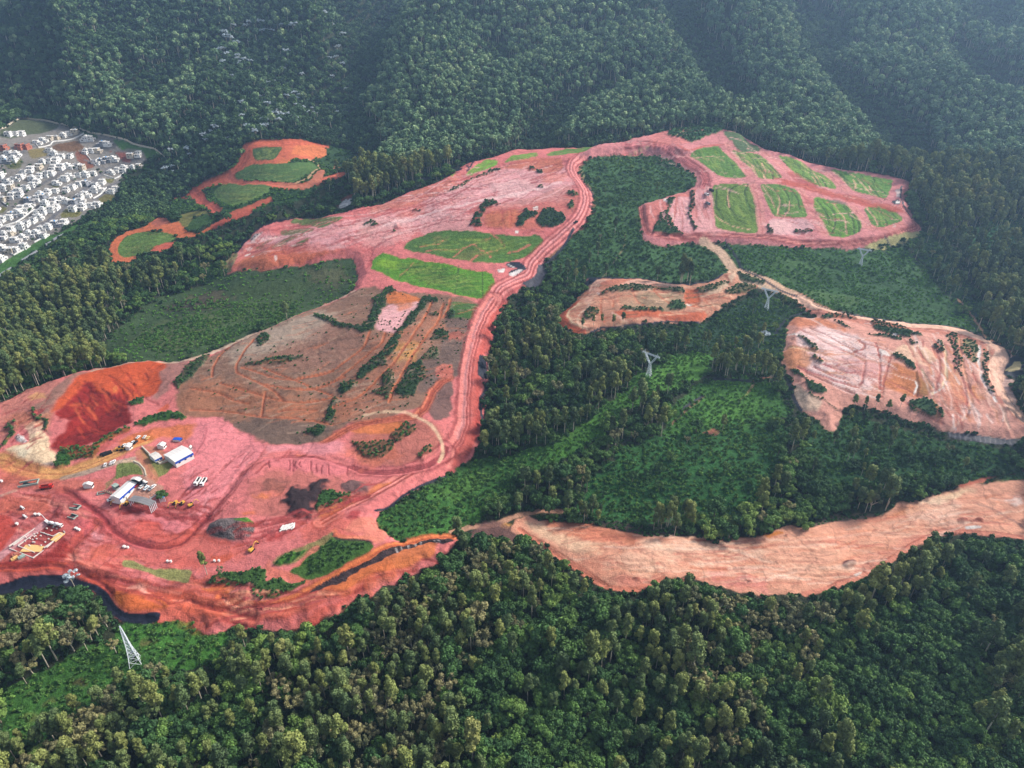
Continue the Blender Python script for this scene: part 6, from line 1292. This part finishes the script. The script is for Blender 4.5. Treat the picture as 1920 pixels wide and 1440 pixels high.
for k, q in enumerate(([(-20,1285),(90,1215)], [(165,1160),(280,1090)], [(345,1045),(385,1022)], [(400,1005),(480,962)])):
    wall_line('boundary_wall', q, TL, 2.6 * HS, 1.2, M_GREYW, ['grey boundary wall stretch', 'second grey boundary wall stretch', 'shortest grey boundary wall stretch', 'grey boundary wall stretch nearest the forest corner'][k] + ' below the estate, ' + ORD[k] + ' from the left', 'wall')
for k, (q, lb) in enumerate((([(265,270),(290,308),(380,290),(400,265),(500,255),(590,225),(630,200)], 'white retaining wall in front of the topmost row of houses'), ([(0,1070),(105,1115),(230,1050)], 'white retaining wall at the lower left end of the estate'), ([(260,1020),(370,965)], 'white retaining wall below the lowest full row of houses'),
        ([(780,515),(860,545),(930,500)], 'white garden wall at the right corner of the estate'), ([(630,340),(700,420),(720,445)], 'pale wall beside the bare brown plot'), ([(0,700),(60,750)], 'white wall by the left edge of the estate'), ([(0,910),(120,870),(260,775)], 'long white wall along the middle estate street'), ([(700,690),(800,610)], 'pale wall beside the right-hand estate street'))):
    wall_line('garden_wall', q, TL, 1.8 * HS, .5, M_WALL, lb, 'wall')
# estate trees
for k, (x, y) in enumerate([(random.Random(k * 3 + 1).uniform(0, 620), random.Random(k * 5 + 2).uniform(420, 980)) for k in range(34)] + [(170,430),(190,500),(60,740),(300,600),(130,560),(560,470),(760,500),(700,520),(250,1010),(420,960),(340,680),(210,640),(480,660),(640,600),(90,430),(520,700),(740,480),(30,480)]):
    p = at(x / 4, 200 + y / 4); make_tree('broad', k % 5, p.x, p.y, p.z, .42 * HS, k, 'small dark green garden tree between the houses of the estate', 'garden trees of the estate', 0)
# ------------------------------------------------------------------ site buildings from their roof corners
def ray_plane(px, py, z):
    D = rays([px], [py])[0]; t = (z - CAM_Z) / D[2]; return np.array([D[0] * t, D[1] * t])
def roof_rect(c4, T, h):
    q = _tr(c4, T); gx = sum(p[0] for p in q) / 4; gy = sum(p[1] for p in q) / 4; g = at(gx, gy + 8).z
    w = [ray_plane(x, y, g + h) for x, y in q]; c = sum(w) / 4; u = ((w[1] - w[0]) + (w[2] - w[3])) / 2; v = ((w[3] - w[0]) + (w[2] - w[1])) / 2
    return c, math.atan2(u[1], u[0]), np.linalg.norm(u), abs(u[0] * v[1] - u[1] * v[0]) / np.linalg.norm(u), float(ground(c[0], c[1])[0])
def hall(name, c4, T, h, roofm, wallm, label, stripe=None, pitch=.9, cat='building', openside=False):
    c, a, l, w, g = roof_rect(c4, T, h); e = empty(name, (c[0], c[1], g), a); wh = h - pitch * .5
    if openside:
        for sx_ in np.linspace(-.46, .46, 5):
            for sy_ in (-.46, .46): part('post', boxes([(sx_ * l, sy_ * w, wh / 2 - .3, .25, .25, wh + .6)]), M_STEEL, e)
    else:
        part('wall', boxes([(0, 0, wh / 2 - .5, l - .5, w - .5, wh + 1)]), wallm, e)
        for k in range(max(2, int(l / 4))):
            x = -l / 2 + (k + .7) * l / max(2, int(l / 4)) * .95
            for s_ in (-1, 1): part('window', boxes([(x, s_ * (w / 2 - .24), wh * .55, 1.3, .05, 1.0)]), M_GLASS, e)
    n = max(3, int(l / 2.0)); V = []; F = []
    rf = bpy.data.objects.new('roof', None)
    for k in range(n):                                     # one roof sheet after the other, each on both pitches
        x0, x1 = -l / 2 + l * k / n, -l / 2 + l * (k + 1) / n - .06; o = []
        V = [(x0, -w / 2, wh), (x1, -w / 2, wh), (x1, 0, wh + pitch), (x0, 0, wh + pitch), (x0, w / 2, wh), (x1, w / 2, wh)]
        V += [(x, y, z + .14) for x, y, z in V]
        F = [(0, 1, 2, 3), (3, 2, 5, 4), (6, 9, 8, 7), (9, 10, 11, 8), (0, 6, 7, 1), (5, 11, 10, 4), (0, 3, 9, 6), (3, 4, 10, 9), (1, 7, 8, 2), (2, 8, 11, 5)]
        part('roof_sheet', (np.array(V), np.array(F)), roofm, e)
    if stripe:
        s_ = stripe; part('stripe', boxes([(0, s_ * (w / 2 - .2), wh * .78, l - .3, .12, wh * .35)]), M_BLUE, e)
    return tag(e, label, cat)
hall('warehouse', [(1035,440),(1370,280),(1450,440),(1180,600)], TO, 4.5, M_SHED, M_SHED, 'largest white-roofed warehouse with a blue stripe along its lower wall', -1)
hall('site_office', [(775,455),(900,405),(985,490),(870,555)], TO, 3.2, M_CONC, M_WALL, 'small grey-roofed office block left of the big white warehouse', -1)
hall('site_hut', [(900,290),(960,235),(1050,260),(1000,320)], TO, 3, M_SHED, M_WALL, 'small white hut above the big white warehouse')
hall('annex', [(1420,340),(1440,305),(1480,315),(1465,350)], TO, 2.4, M_SHED, M_WALL, 'tiny white annex at the right end of the big warehouse')
hall('long_shed', [(135,1100),(430,855),(560,900),(270,1165)], TO, 4, M_SHED, M_WALL, 'long white-roofed shed with blue trim in the fenced lower compound', -1)
hall('workshop', [(475,830),(530,785),(650,840),(600,885)], TO, 3.5, M_SHED, M_GLASS, 'white-roofed workshop at the upper end of the long shed')
hall('small_shed', [(650,850),(680,835),(725,875),(700,892)], TO, 2.6, M_SHED, M_WALL, 'smallest white shed right of the white workshop')
hall('open_hangar', [(440,1130),(520,1065),(870,1165),(745,1270)], TO, 5, M_ROOFG, M_CONC, 'grey-roofed open hangar in the middle of the fenced lower compound', openside=True)
hall('blue_canopy', [(905,1075),(1000,1060),(1045,1110),(960,1135)], TO, 3, M_CYAN, M_WALL, 'bright blue canopy at the right end of the lower compound', openside=True, pitch=.3)
hall('guard_hut', [(1240,130),(1270,95),(1390,120),(1350,170)], TN, 3, M_SHED, M_WALL, 'lone white-roofed hut on the red ground left of the compound')
hall('water_store', [(1175,190),(1215,150),(1310,200),(1270,245)], TO, 1.4, M_BLUE, M_WALL, 'small blue-topped water store behind the big warehouse', pitch=.3)
hall('white_cabin', [(378,320),(440,265),(505,285),(440,340)], TO, 3, M_SHED, M_WALL, 'white cabin beside the row of vehicles under the green bank', pitch=.3)
hall('dark_shed', [(160,940),(230,895),(275,940),(200,985)], TO, 2.4, M_GCONC, M_GCONC, 'dark green lean-to shed behind the long white shed', pitch=.3)
wall_line('yard_wall', [(700,425),(985,705),(1465,505)], TO, 1.2, .7, M_CREAM, 'cream retaining wall round the yard of the big warehouse', 'wall')
wall_line('comb_fence', [(105,1165),(300,1225),(520,1300),(735,1365)], TO, .5, .3, M_TIMB, 'post fence along the lower edge of the fenced compound', 'fence', posts=(1.6, 2.2, .35, M_TIMB))
wall_line('mesh_fence', [(770,1310),(880,1230),(1010,1160)], TO, .4, .3, M_STEEL, 'pale fence at the right corner of the lower compound', 'fence', posts=(2.5, 2, .2, M_STEEL))
wall_line('kerb_wall', [(560,655),(660,700),(740,790),(765,895)], TO, .5, .6, M_CREAM, 'low curved kerb round the green yard above the long shed', 'kerb')
# ------------------------------------------------------------------ vehicles and plant
def wheels(e, xs, y, r, w=.45):
    for x in xs:
        for s_ in (-1, 1): part('wheel', disc(x, s_ * y, r, r, w), M_DARK, e)
def dump_truck(paint=M_VEH):
    e = empty('dump_truck', (0, 0, 0)); cb = part('cab', boxes([(3.3, 0, 2.1, 2.2, 2.5, 2.4, 0, .93)]), paint, e); part('windscreen', boxes([(4.43, 0, 2.5, .06, 2.1, 1.0)]), M_GLASS, cb)
    part('chassis', boxes([(0, 0, .95, 8.6, 1.1, .4)]), M_DARK, e)
    part('bed', boxes([(-1.1, 0, 1.35, 5.8, 2.5, .15), (-1.1, -1.22, 2.1, 5.8, .14, 1.4), (-1.1, 1.22, 2.1, 5.8, .14, 1.4), (1.76, 0, 2.1, .14, 2.3, 1.5), (-3.96, 0, 2.0, .14, 2.3, 1.1)]), paint, e); part('bed_interior', boxes([(-1.1, 0, 1.6, 5.6, 2.25, .3)]), M_DARK, e)  # black slab over the bed floor gives the bed its dark interior
    wheels(e, (3.1, -1.8, -3.1), 1.1, .52); return e
def car(paint=M_VEH, nm='car'):
    e = empty(nm, (0, 0, 0)); part('body', boxes([(0, 0, .75, 4.6, 1.85, .75, 0, .97)]), paint, e); part('cabin', boxes([(-.2, 0, 1.4, 2.3, 1.65, .6, 0, .8)]), M_GLASS, e); part('roof', boxes([(-.2, 0, 1.73, 1.7, 1.3, .08)]), paint, e)
    wheels(e, (1.4, -1.4), .85, .34, .25); return e
def excavator():
    e = empty('excavator', (0, 0, 0))
    for s_ in (-1, 1): part('track', boxes([(0, s_ * 1.25, .5, 4.2, .6, 1.0, 0, .85)]), M_DARK, e)
    part('body', boxes([(-.7, 0, 1.75, 3.4, 2.5, 1.3, 0, .92), (-2.1, 0, 1.6, .9, 2.3, 1.3)]), M_YEL, e); part('cab', boxes([(.7, .75, 2.3, 1.5, 1.0, 1.6, 0, .9)]), M_GLASS, e)
    part('boom', join([beam((.8, -.3, 1.8), (3.6, -.3, 4.6), .36), beam((3.6, -.3, 4.6), (5.6, -.3, 4.2), .32)]), M_YEL, e); part('arm', beam((5.5, -.3, 4.4), (6.9, -.3, 1.4), .26), M_YEL, e)
    part('bucket', boxes([(6.8, -.3, .9, 1.0, 1.1, 1.0, 0, .7)]), M_DARK, e); return e
def loader():
    e = empty('wheel_loader', (0, 0, 0)); part('body', boxes([(-1.3, 0, 1.5, 3.2, 1.9, 1.2, 0, .9), (1.2, 0, 1.2, 1.6, 1.4, .7)]), M_YEL, e); part('cab', boxes([(0, 0, 2.7, 1.3, 1.4, 1.4, 0, .85)]), M_GLASS, e)
    part('bucket', boxes([(3.4, 0, .7, .9, 2.7, 1.0, 0, .7)]), M_DARK, e); part('lift_arm', join([beam((1.0, -.7, 1.6), (3.1, -.7, .8), .18), beam((1.0, .7, 1.6), (3.1, .7, .8), .18)]), M_YEL, e); wheels(e, (1.4, -1.6), 1.1, .75, .55); return e
def mixer():
    e = empty('concrete_mixer_truck', (0, 0, 0)); part('cab', boxes([(3.2, 0, 2.0, 2.0, 2.4, 2.3, 0, .93)]), M_VEH, e); part('windscreen', boxes([(4.23, 0, 2.4, .06, 2, .9)]), M_GLASS, e); part('chassis', boxes([(0, 0, .95, 8.2, 1.1, .4)]), M_DARK, e)
    part('drum', tube([(1.8, 0, 2.2), (1.2, 0, 2.3), (0, 0, 2.5), (-1.6, 0, 2.7), (-3.2, 0, 3.1), (-3.4, 0, 3.1)], [.5, 1.0, 1.3, 1.25, .6, .1], 10), M_VEH, e, True); wheels(e, (3.0, -1.8, -3.0), 1.1, .52); return e
def put(e, px, py, T, ang_px=None, s=1.0, label=None, cat=None, group=None):
    q = _tr([(px, py)], T)[0]; p = at(*q); e.location = p; s *= .88; e.scale = (s, s, s)
    if ang_px is not None:
        q2 = _tr([(px + ang_px[0], py + ang_px[1])], T)[0]; p2 = at(*q2); e.rotation_euler = (0, 0, math.atan2(p2.y - p.y, p2.x - p.x))
    return tag(e, label, cat, group)
put(dump_truck(), 1610, 1010, TO, (-50, 100), .9, 'left of two white dump trucks parked on the pink ground', 'truck', 'white dump trucks on the pink ground')
put(dump_truck(), 1705, 1015, TO, (-50, 100), .9, 'right of two white dump trucks parked on the pink ground', 'truck', 'white dump trucks on the pink ground')
for k, (x, y, dx, dy) in enumerate(((100,725,10,-60),(200,695,30,-60),(240,678,30,-60))):
    put(car(), x, y, TO, (dx, dy), .9, 'white car on the ochre access road, %s of three' % ORD[k], 'car', 'white cars on the ochre road')
for k, (x, y) in enumerate(((400,385),(465,368),(495,402),(540,338),(590,332),(635,262),(735,255),(785,268))):
    put(car([M_VEH, M_VEH, M_VEH, M_STEEL, M_DARK, M_VEH, M_VEH, M_SAND][k]), x, y, TO, (40 + 10 * (k % 3), -50), .8, ['silver-white car below the white cabin', 'white car right below the white cabin', 'white car standing out towards the ochre road', 'grey car in the middle of the vehicle row', 'black car in the vehicle row', 'white car at the far end of the vehicle row', 'white car between vehicle row and white hut', 'tan car closest to the white hut'][k], 'car', 'vehicles under the green bank')
for k, (x, y) in enumerate(((335,455),(385,448))): put(loader(), x, y, TO, (60, -10), .95, ['left', 'right'][k] + ' yellow wheel loader below the row of vehicles', 'loader', 'yellow loaders by the vehicle row')
e = empty('covered_pile', at(*_tr([(130, 525)], TO)[0])); _p, _q = at(*_tr([(60, 550)], TO)[0]), at(*_tr([(225, 480)], TO)[0]); e.rotation_euler = (0, 0, math.atan2(_q.y - _p.y, _q.x - _p.x)); part('tarpaulin', boxes([(0, 0, .6, (_q - _p).length, 2.6, 1.6, 0, .8), (-(_q - _p).length * .3, .3, 1.2, 5, 1.8, 1, .1, .7)]), M_DARK, e); tag(e, 'long low pile under dark tarpaulin beside the ochre road', 'covered pile')
for k, (x, y, nm, m_) in enumerate(((740,1030,'van',M_VEH),(695,1078,'van',M_VEH),(770,1098,'van',M_STEEL),(845,1110,'truck',M_GREYW),(880,1080,'truck',M_VEH),(630,955,'van',M_GREYW),(610,1060,'car',M_RED),(355,1140,'van',M_VEH),(340,1172,'van',M_DARK),(510,1025,'car',M_DARK))):
    put(car(m_, 'parked_' + nm), x, y, TO, (40, -45), .95, ['white van nearest the bright red car', 'white van just below the bright red car', 'pale grey van above the grey hangar', 'grey truck beside the blue canopy', 'white truck touching the blue canopy', 'pale van beside the workshop', 'bright red car above the grey hangar', 'white van at the lower end of the long shed', 'dark van at the lower end of the long shed', 'dark car beside the long shed wall'][k], nm, 'vehicles in the lower compound')
for k, (x, y, dx, dy, lb) in enumerate(((320,1320,-110,80,'yellow excavator reaching left below the post fence'),(440,1365,-50,60,'yellow excavator below the right half of the post fence'),(1235,1345,-60,50,'leftmost of three yellow machines on the pink ground'),(1350,1350,-50,50,'middle of three yellow machines on the pink ground'),(1500,1380,60,-40,'rightmost of three yellow machines on the pink ground'))):
    put(excavator(), x, y, TO, (dx, dy), .72, lb, 'excavator', 'yellow excavators by the compound')
put(excavator(), 368, 520, TS, (40, -50), .85, 'lone yellow excavator on the red road below the rubble mound', 'excavator')
put(car(M_VEH, 'parked_truck'), 210, 1290, TO, (40, -20), 1.2, 'white and black pickup left of the yellow excavators', 'pickup')
put(dump_truck(M_RED), 740, 285, TN, (60, -10), .9, 'red truck on the red ground above the building foundation', 'truck')
for k, (x, y) in enumerate(((375,590),(415,722))): put(mixer(), x, y, TN, (40, 20), .5, ['upper', 'lower'][k] + ' white concrete mixer by the pale spill at far left', 'mixer truck', 'small mixers by the spill')
for k, (x, y) in enumerate(((830,835),(915,855))): put(mixer(), x, y, TN, (60, 14), .75, ['left', 'right'][k] + ' white mixer truck at the head of the foundation', 'mixer truck', 'mixer trucks at the foundation')
e = empty('concrete_pump', (0, 0, 0)); part('chassis', boxes([(0, 0, 1.2, 7, 2.3, .8)]), M_VEH, e); part('boom', join([beam((2, 0, 1.8), (-2, 0, 3.4), .3), beam((-2, 0, 3.4), (-9, 0, 5), .25)]), M_VEH, e); part('cab', boxes([(3.2, 0, 2.1, 1.8, 2.3, 2, 0, .93)]), M_VEH, e); wheels(e, (2.8, -1.6, -2.8), 1.1, .5)
put(e, 750, 800, TN, (60, 60), .7, 'white concrete pump truck with a raised boom at the foundation', 'pump truck')
for k, (x, y, m_, lb) in enumerate(((522,468,M_DARK,'dark truck beside the largest grass lot, uppermost'),(491,495,M_VEH,'white truck on the pale ground left of the largest lot'),(500,552,M_GREYW,'grey truck beside the largest grass lot, lowest'))): put(dump_truck(m_), x, y, TR, (12, 20), 1.0, lb, 'truck', 'trucks left of the largest lot')
put(car(M_DARK), 1358, 648, TC, (-20, 20), 1.3, 'dark car on the haul road bend below the plateau', 'car')
for k, (x, y) in enumerate(((575,690),(628,690),(300,830),(1180,895),(1220,915),(1900,1172),(62,185))):
    e = empty('site_cabin', (0, 0, 0)); part('body', boxes([(0, 0, 1.1, 3.2, 2.4, 2.2)]), M_VEH, e); part('roof', boxes([(0, 0, 2.32, 3.5, 2.7, .2)]), M_SHED, e); part('door', boxes([(.5, -1.21, .95, .9, .04, 1.9)]), M_GLASS, e)
    put(e, x, y, TN, (30, 10), .52, ['left small white cabin of a pair near the mixers', 'right small white cabin of a pair near the mixers', 'lone small white cabin above the foundation', 'left small white cabin right of the foundation', 'right small white cabin right of the foundation', 'small white cabin on the curve of the pink road', 'small white cabin near the left edge'][k], 'cabin', 'small white site cabins')
for k, (x, y) in enumerate(((950,548),(976,551),(1272,655),(1297,657),(1622,652),(1655,650))):
    e = empty('water_tank', (0, 0, 0)); part('tank', disc(0, 0, 1.0, 1.2, 2.0, 10, 'z'), M_VEH, e); part('lid', disc(0, 0, 2.1, .8, .2, 10, 'z'), M_SHED, e)
    put(e, x, y, TB, (10, 0), .6, ['left', 'right'][k % 2] + ' white tank of the pair ' + ['inside the bend of the pink road', 'above the pale green strip', 'beside the lone tree'][k // 2], 'tank', 'white tanks in pairs')
for k, (T_, x, y, rot) in enumerate(((TN,470,215,(60,-12)),(TN,1165,565,(50,12)),(TN,1130,715,(50,20)),(TN,1550,365,(-40,10)))):
    e = empty('trench_wall', (0, 0, 0)); part('wall', boxes([(0, -2.6, .5, 13 if k == 0 else 9, .5, 1.6), (0, 2.6, .5, 13 if k == 0 else 9, .5, 1.6), ((6.2 if k == 0 else 4.2), 0, .5, .5, 4.7, 1.6)]), M_GCONC, e); part('floor', boxes([(0, 0, .05, 8, 4.5, .2)]), M_DARK, e)
    put(e, x, y, T_, rot, [.9, .65, .6, .5][k], ['largest U-shaped concrete trough, beside the red truck', 'upper of two U-shaped concrete troughs below the red truck', 'lower of two U-shaped concrete troughs below the red truck', 'smallest U-shaped concrete trough beside the fenced compound'][k], 'concrete trough', 'U-shaped concrete troughs')
# building foundation
fc = at(*_tr([(600, 1080)], TN)[0]); fe = empty('building_foundation', fc); tag(fe, 'building foundation of white strip walls set out in dark red earth', 'foundation')
def strip(q, t=.34, h=.7, mat=M_CONC, nm='strip_wall'):
    w = [at(*p) for p in _tr(q, TN)]
    for a, b in zip(w[:-1], w[1:]):
        m = (a + b) / 2 - fc; d = b - a; part(nm, boxes([(m.x, m.y, m.z + h / 2 - .2, d.length + t * .9, t, h, math.atan2(d.y, d.x))]), mat, fe)
for q in ([(195,1180),(620,830)], [(320,1155),(560,965)], [(190,1197),(545,1340),(690,1222)], [(322,1162),(560,1255)], [(708,1190),(1012,950),(996,932)], [(650,945),(835,1008),(925,950),(962,980),(745,1180)], [(250,1150),(470,985)]): strip(q)
strip([(870,1050),(940,985)], 3.6, .5, M_SAND, 'sand_bed'); strip([(450,1190),(620,1190)], 5, .5, M_SAND, 'sand_bed')
for x, y in ((550,975),(575,1000),(600,965),(650,1000),(590,1048),(770,1052),(720,1100),(535,1100),(560,1102),(475,1140),(490,1155),(660,1150),(400,1190),(430,1195),(740,888),(810,915),(840,870),(890,890),(430,1030),(420,1085),(490,1045),(530,1060),(555,1015),(700,960),(760,985)):
    a = at(*_tr([(x, y)], TN)[0]) - fc; part('footing', boxes([(a.x, a.y, a.z + .3, .6, .6, .6)]), M_CONC, fe)
for k, (x, y) in enumerate(((285,1290),(265,1345),(370,1325))):
    e = empty('material_stack', (0, 0, 0)); part('stack', boxes([(0, 0, .6, 4, 2.2, 1.2), (.5, .3, 1.4, 2.6, 1.6, .5, .2)]), [M_BRICK, M_SAND, M_GCONC][k], e); put(e, x, y, TN, (40, -20), .9, ['upper brown material stack below the foundation corner', 'tan material stack lowest below the foundation', 'grey material stack below the foundation corner'][k], 'material stack')
# concrete pipes
pe = mesh_np('body', *tube([(-1.1, 0, .6), (1.1, 0, .6)], [.6, .6], 8), M_SHED, link=False, smooth=True)
for k in range(26):
    r, c = divmod(k, 9); x = 540 + c * 9.5 + r * 5 + random.uniform(-2, 2); y = 402 - r * 12 - c * 2.2 + random.uniform(-2, 2); p = at(*_tr([(x, y)], TS)[0])
    o = bpy.data.objects.new('concrete_pipe', pe); COL.objects.link(o); o.location = p; o.scale = (.8, .62, .62); o.rotation_euler = (0, 0, 1.1 + random.gauss(0, .15)); tag(o, 'short white concrete pipe in the batch beside the rubble mound', 'pipe', 'white concrete pipes in a batch')
# ------------------------------------------------------------------ pylons
def height_for(p, top_py):
    lo, hi = 5, 90
    for _ in range(30):
        m = (lo + hi) / 2
        if proj(p.x, p.y, p.z + m)[1] > top_py: lo = m
        else: hi = m
    return lo
def lattice(sec, r, n):
    """sec: (z, half width, cx) rings joined by legs and crossed braces"""
    legs = [[] for _ in range(4)]; br = []
    C = ((-1, -1), (1, -1), (1, 1), (-1, 1))
    for (z0, a0, c0), (z1, a1, c1) in zip(sec[:-1], sec[1:]):
        for k, (i, j) in enumerate(C): legs[k].append(beam((c0 + i * a0, j * a0, z0), (c1 + i * a1, j * a1, z1), r))
        for k in range(4):
            (i, j), (m, n_) = C[k], C[(k + 1) % 4]
            br += [beam((c0 + i * a0, j * a0, z0), (c1 + m * a1, n_ * a1, z1), r * .6), beam((c0 + m * a0, n_ * a0, z0), (c1 + i * a1, j * a1, z1), r * .6), beam((c1 + i * a1, j * a1, z1), (c1 + m * a1, n_ * a1, z1), r * .6)]
    return legs, br
def pylon_mast(p, H, rz):
    e = empty('pylon', p, rz); b = H * .1
    zs = [0, .13, .25, .36, .46, .56, .66, .76, .86, 1.0]; ws = [1, .8, .63, .5, .4, .33, .28, .22, .16, .05]
    legs, br = lattice([(H * z, b * w, 0) for z, w in zip(zs, ws)], .16, 0)
    for l in legs: part('leg', join(l), M_STEEL, e)
    part('bracing', join(br), M_STEEL, e); part('cross_arm', join([beam((-H * .03, 0, H * .8), (H * .03, 0, H * .8), .14), beam((-H * .025, 0, H * .92), (H * .025, 0, H * .92), .14)]), M_STEEL, e); return e
def pylon_y(p, H, rz, r=.17):
    e = empty('pylon', p, rz); wz = H * .52
    legs, br = lattice([(H * z, H * w, 0) for z, w in ((0, .085), (.1, .072), (.2, .06), (.3, .049), (.4, .039), (.52, .03))], r, 0)
    for l in legs: part('leg', join(l), M_STEEL, e)
    part('bracing', join(br), M_STEEL, e)
    for s_ in (-1, 1):
        lg, b2 = lattice([(wz, H * .022, s_ * H * .012), (H * .68, H * .026, s_ * H * .12), (H * .86, H * .024, s_ * H * .22)], r, 0)
        part('fork_arm', join(sum(lg, []) + b2), M_STEEL, e)
        part('peak', join([beam((s_ * H * .22, 0, H * .88), (s_ * H * .25, 0, H), r * .8), beam((s_ * H * .30, 0, H * .88), (s_ * H * .25, 0, H), r * .8)]), M_STEEL, e)
    lg = []
    n = 12; X = [(-.36 + .72 * i / n) * H for i in range(n + 1)]
    for i in range(n):
        for yy in (-.02, .02):
            for zz in (.86, .90): lg.append(beam((X[i], yy * H, zz * H), (X[i + 1], yy * H, zz * H), r * .8))
            lg.append(beam((X[i], yy * H, (.86, .90)[i % 2] * H), (X[i + 1], yy * H, (.90, .86)[i % 2] * H), r * .6))
    part('cross_beam', join(lg), M_STEEL, e)
    for x in (-.34, 0, .34): part('insulator', tube([(x * H, 0, .86 * H), (x * H, 0, .78 * H)], [.13, .13], 6), M_GCONC, e)
    return e
p1 = at(254, 1243); tag(pylon_mast(p1, height_for(p1, 1174), .5), 'tall narrow tapering lattice pylon in the bright scrub at lower left', 'pylon')
for k, (bx, by, ty, lb) in enumerate(((1216, 706, 661, 'forked lattice pylon standing in the bright green strip'), (1437, 578, 541, 'forked lattice pylon below the access road junction'), (1613, 497, 466, 'farthest forked lattice pylon below the terraced lots'))):
    p = at(bx, by); H = height_for(p, ty - 2); e = pylon_y(p, H, [-.75, -.6, -.55][k], [.14, .17, .2][k]); tag(e, lb, 'pylon', 'forked pylons across the scrub'); print('PYLON', round(H, 1))
# ------------------------------------------------------------------ single trees that stand out
for k, (x, y, kd, s, lb) in enumerate(((392, 1088, 'euc', .72, 'lone slender tree on the red earth above the dark scrub'), (308, 945, 'broad', .62, 'round bright green tree at the corner of the fenced compound'), (140, 1100, 'white', .9, 'silver white tree leaning over the black sheeting'), (420, 1090, 'grey', .4, 'small thin tree beside the lone slender tree'), (1430, 645, 'white', 1.1, 'silver white tree beside the right terraces'), (740, 442, 'broad', .25, 'tiny round tree on the pink plateau'))):
    p = at(x, y); make_tree(kd, k % NV[kd], p.x, p.y, p.z, s, k * 1.3, lb, None)
for k, (x, y) in enumerate(((1112, 618), (1128, 616), (1092, 622), (1150, 613), (1168, 608), (1620, 770), (1640, 768), (1662, 775), (1685, 772), (1600, 765))):
    p = at(x, y); make_tree('euc', k % 5, p.x, p.y, p.z, .5 if y < 900 else .62, k, 'sparse slender tree standing alone against the bare earth', 'single trees at the edges of bare earth')
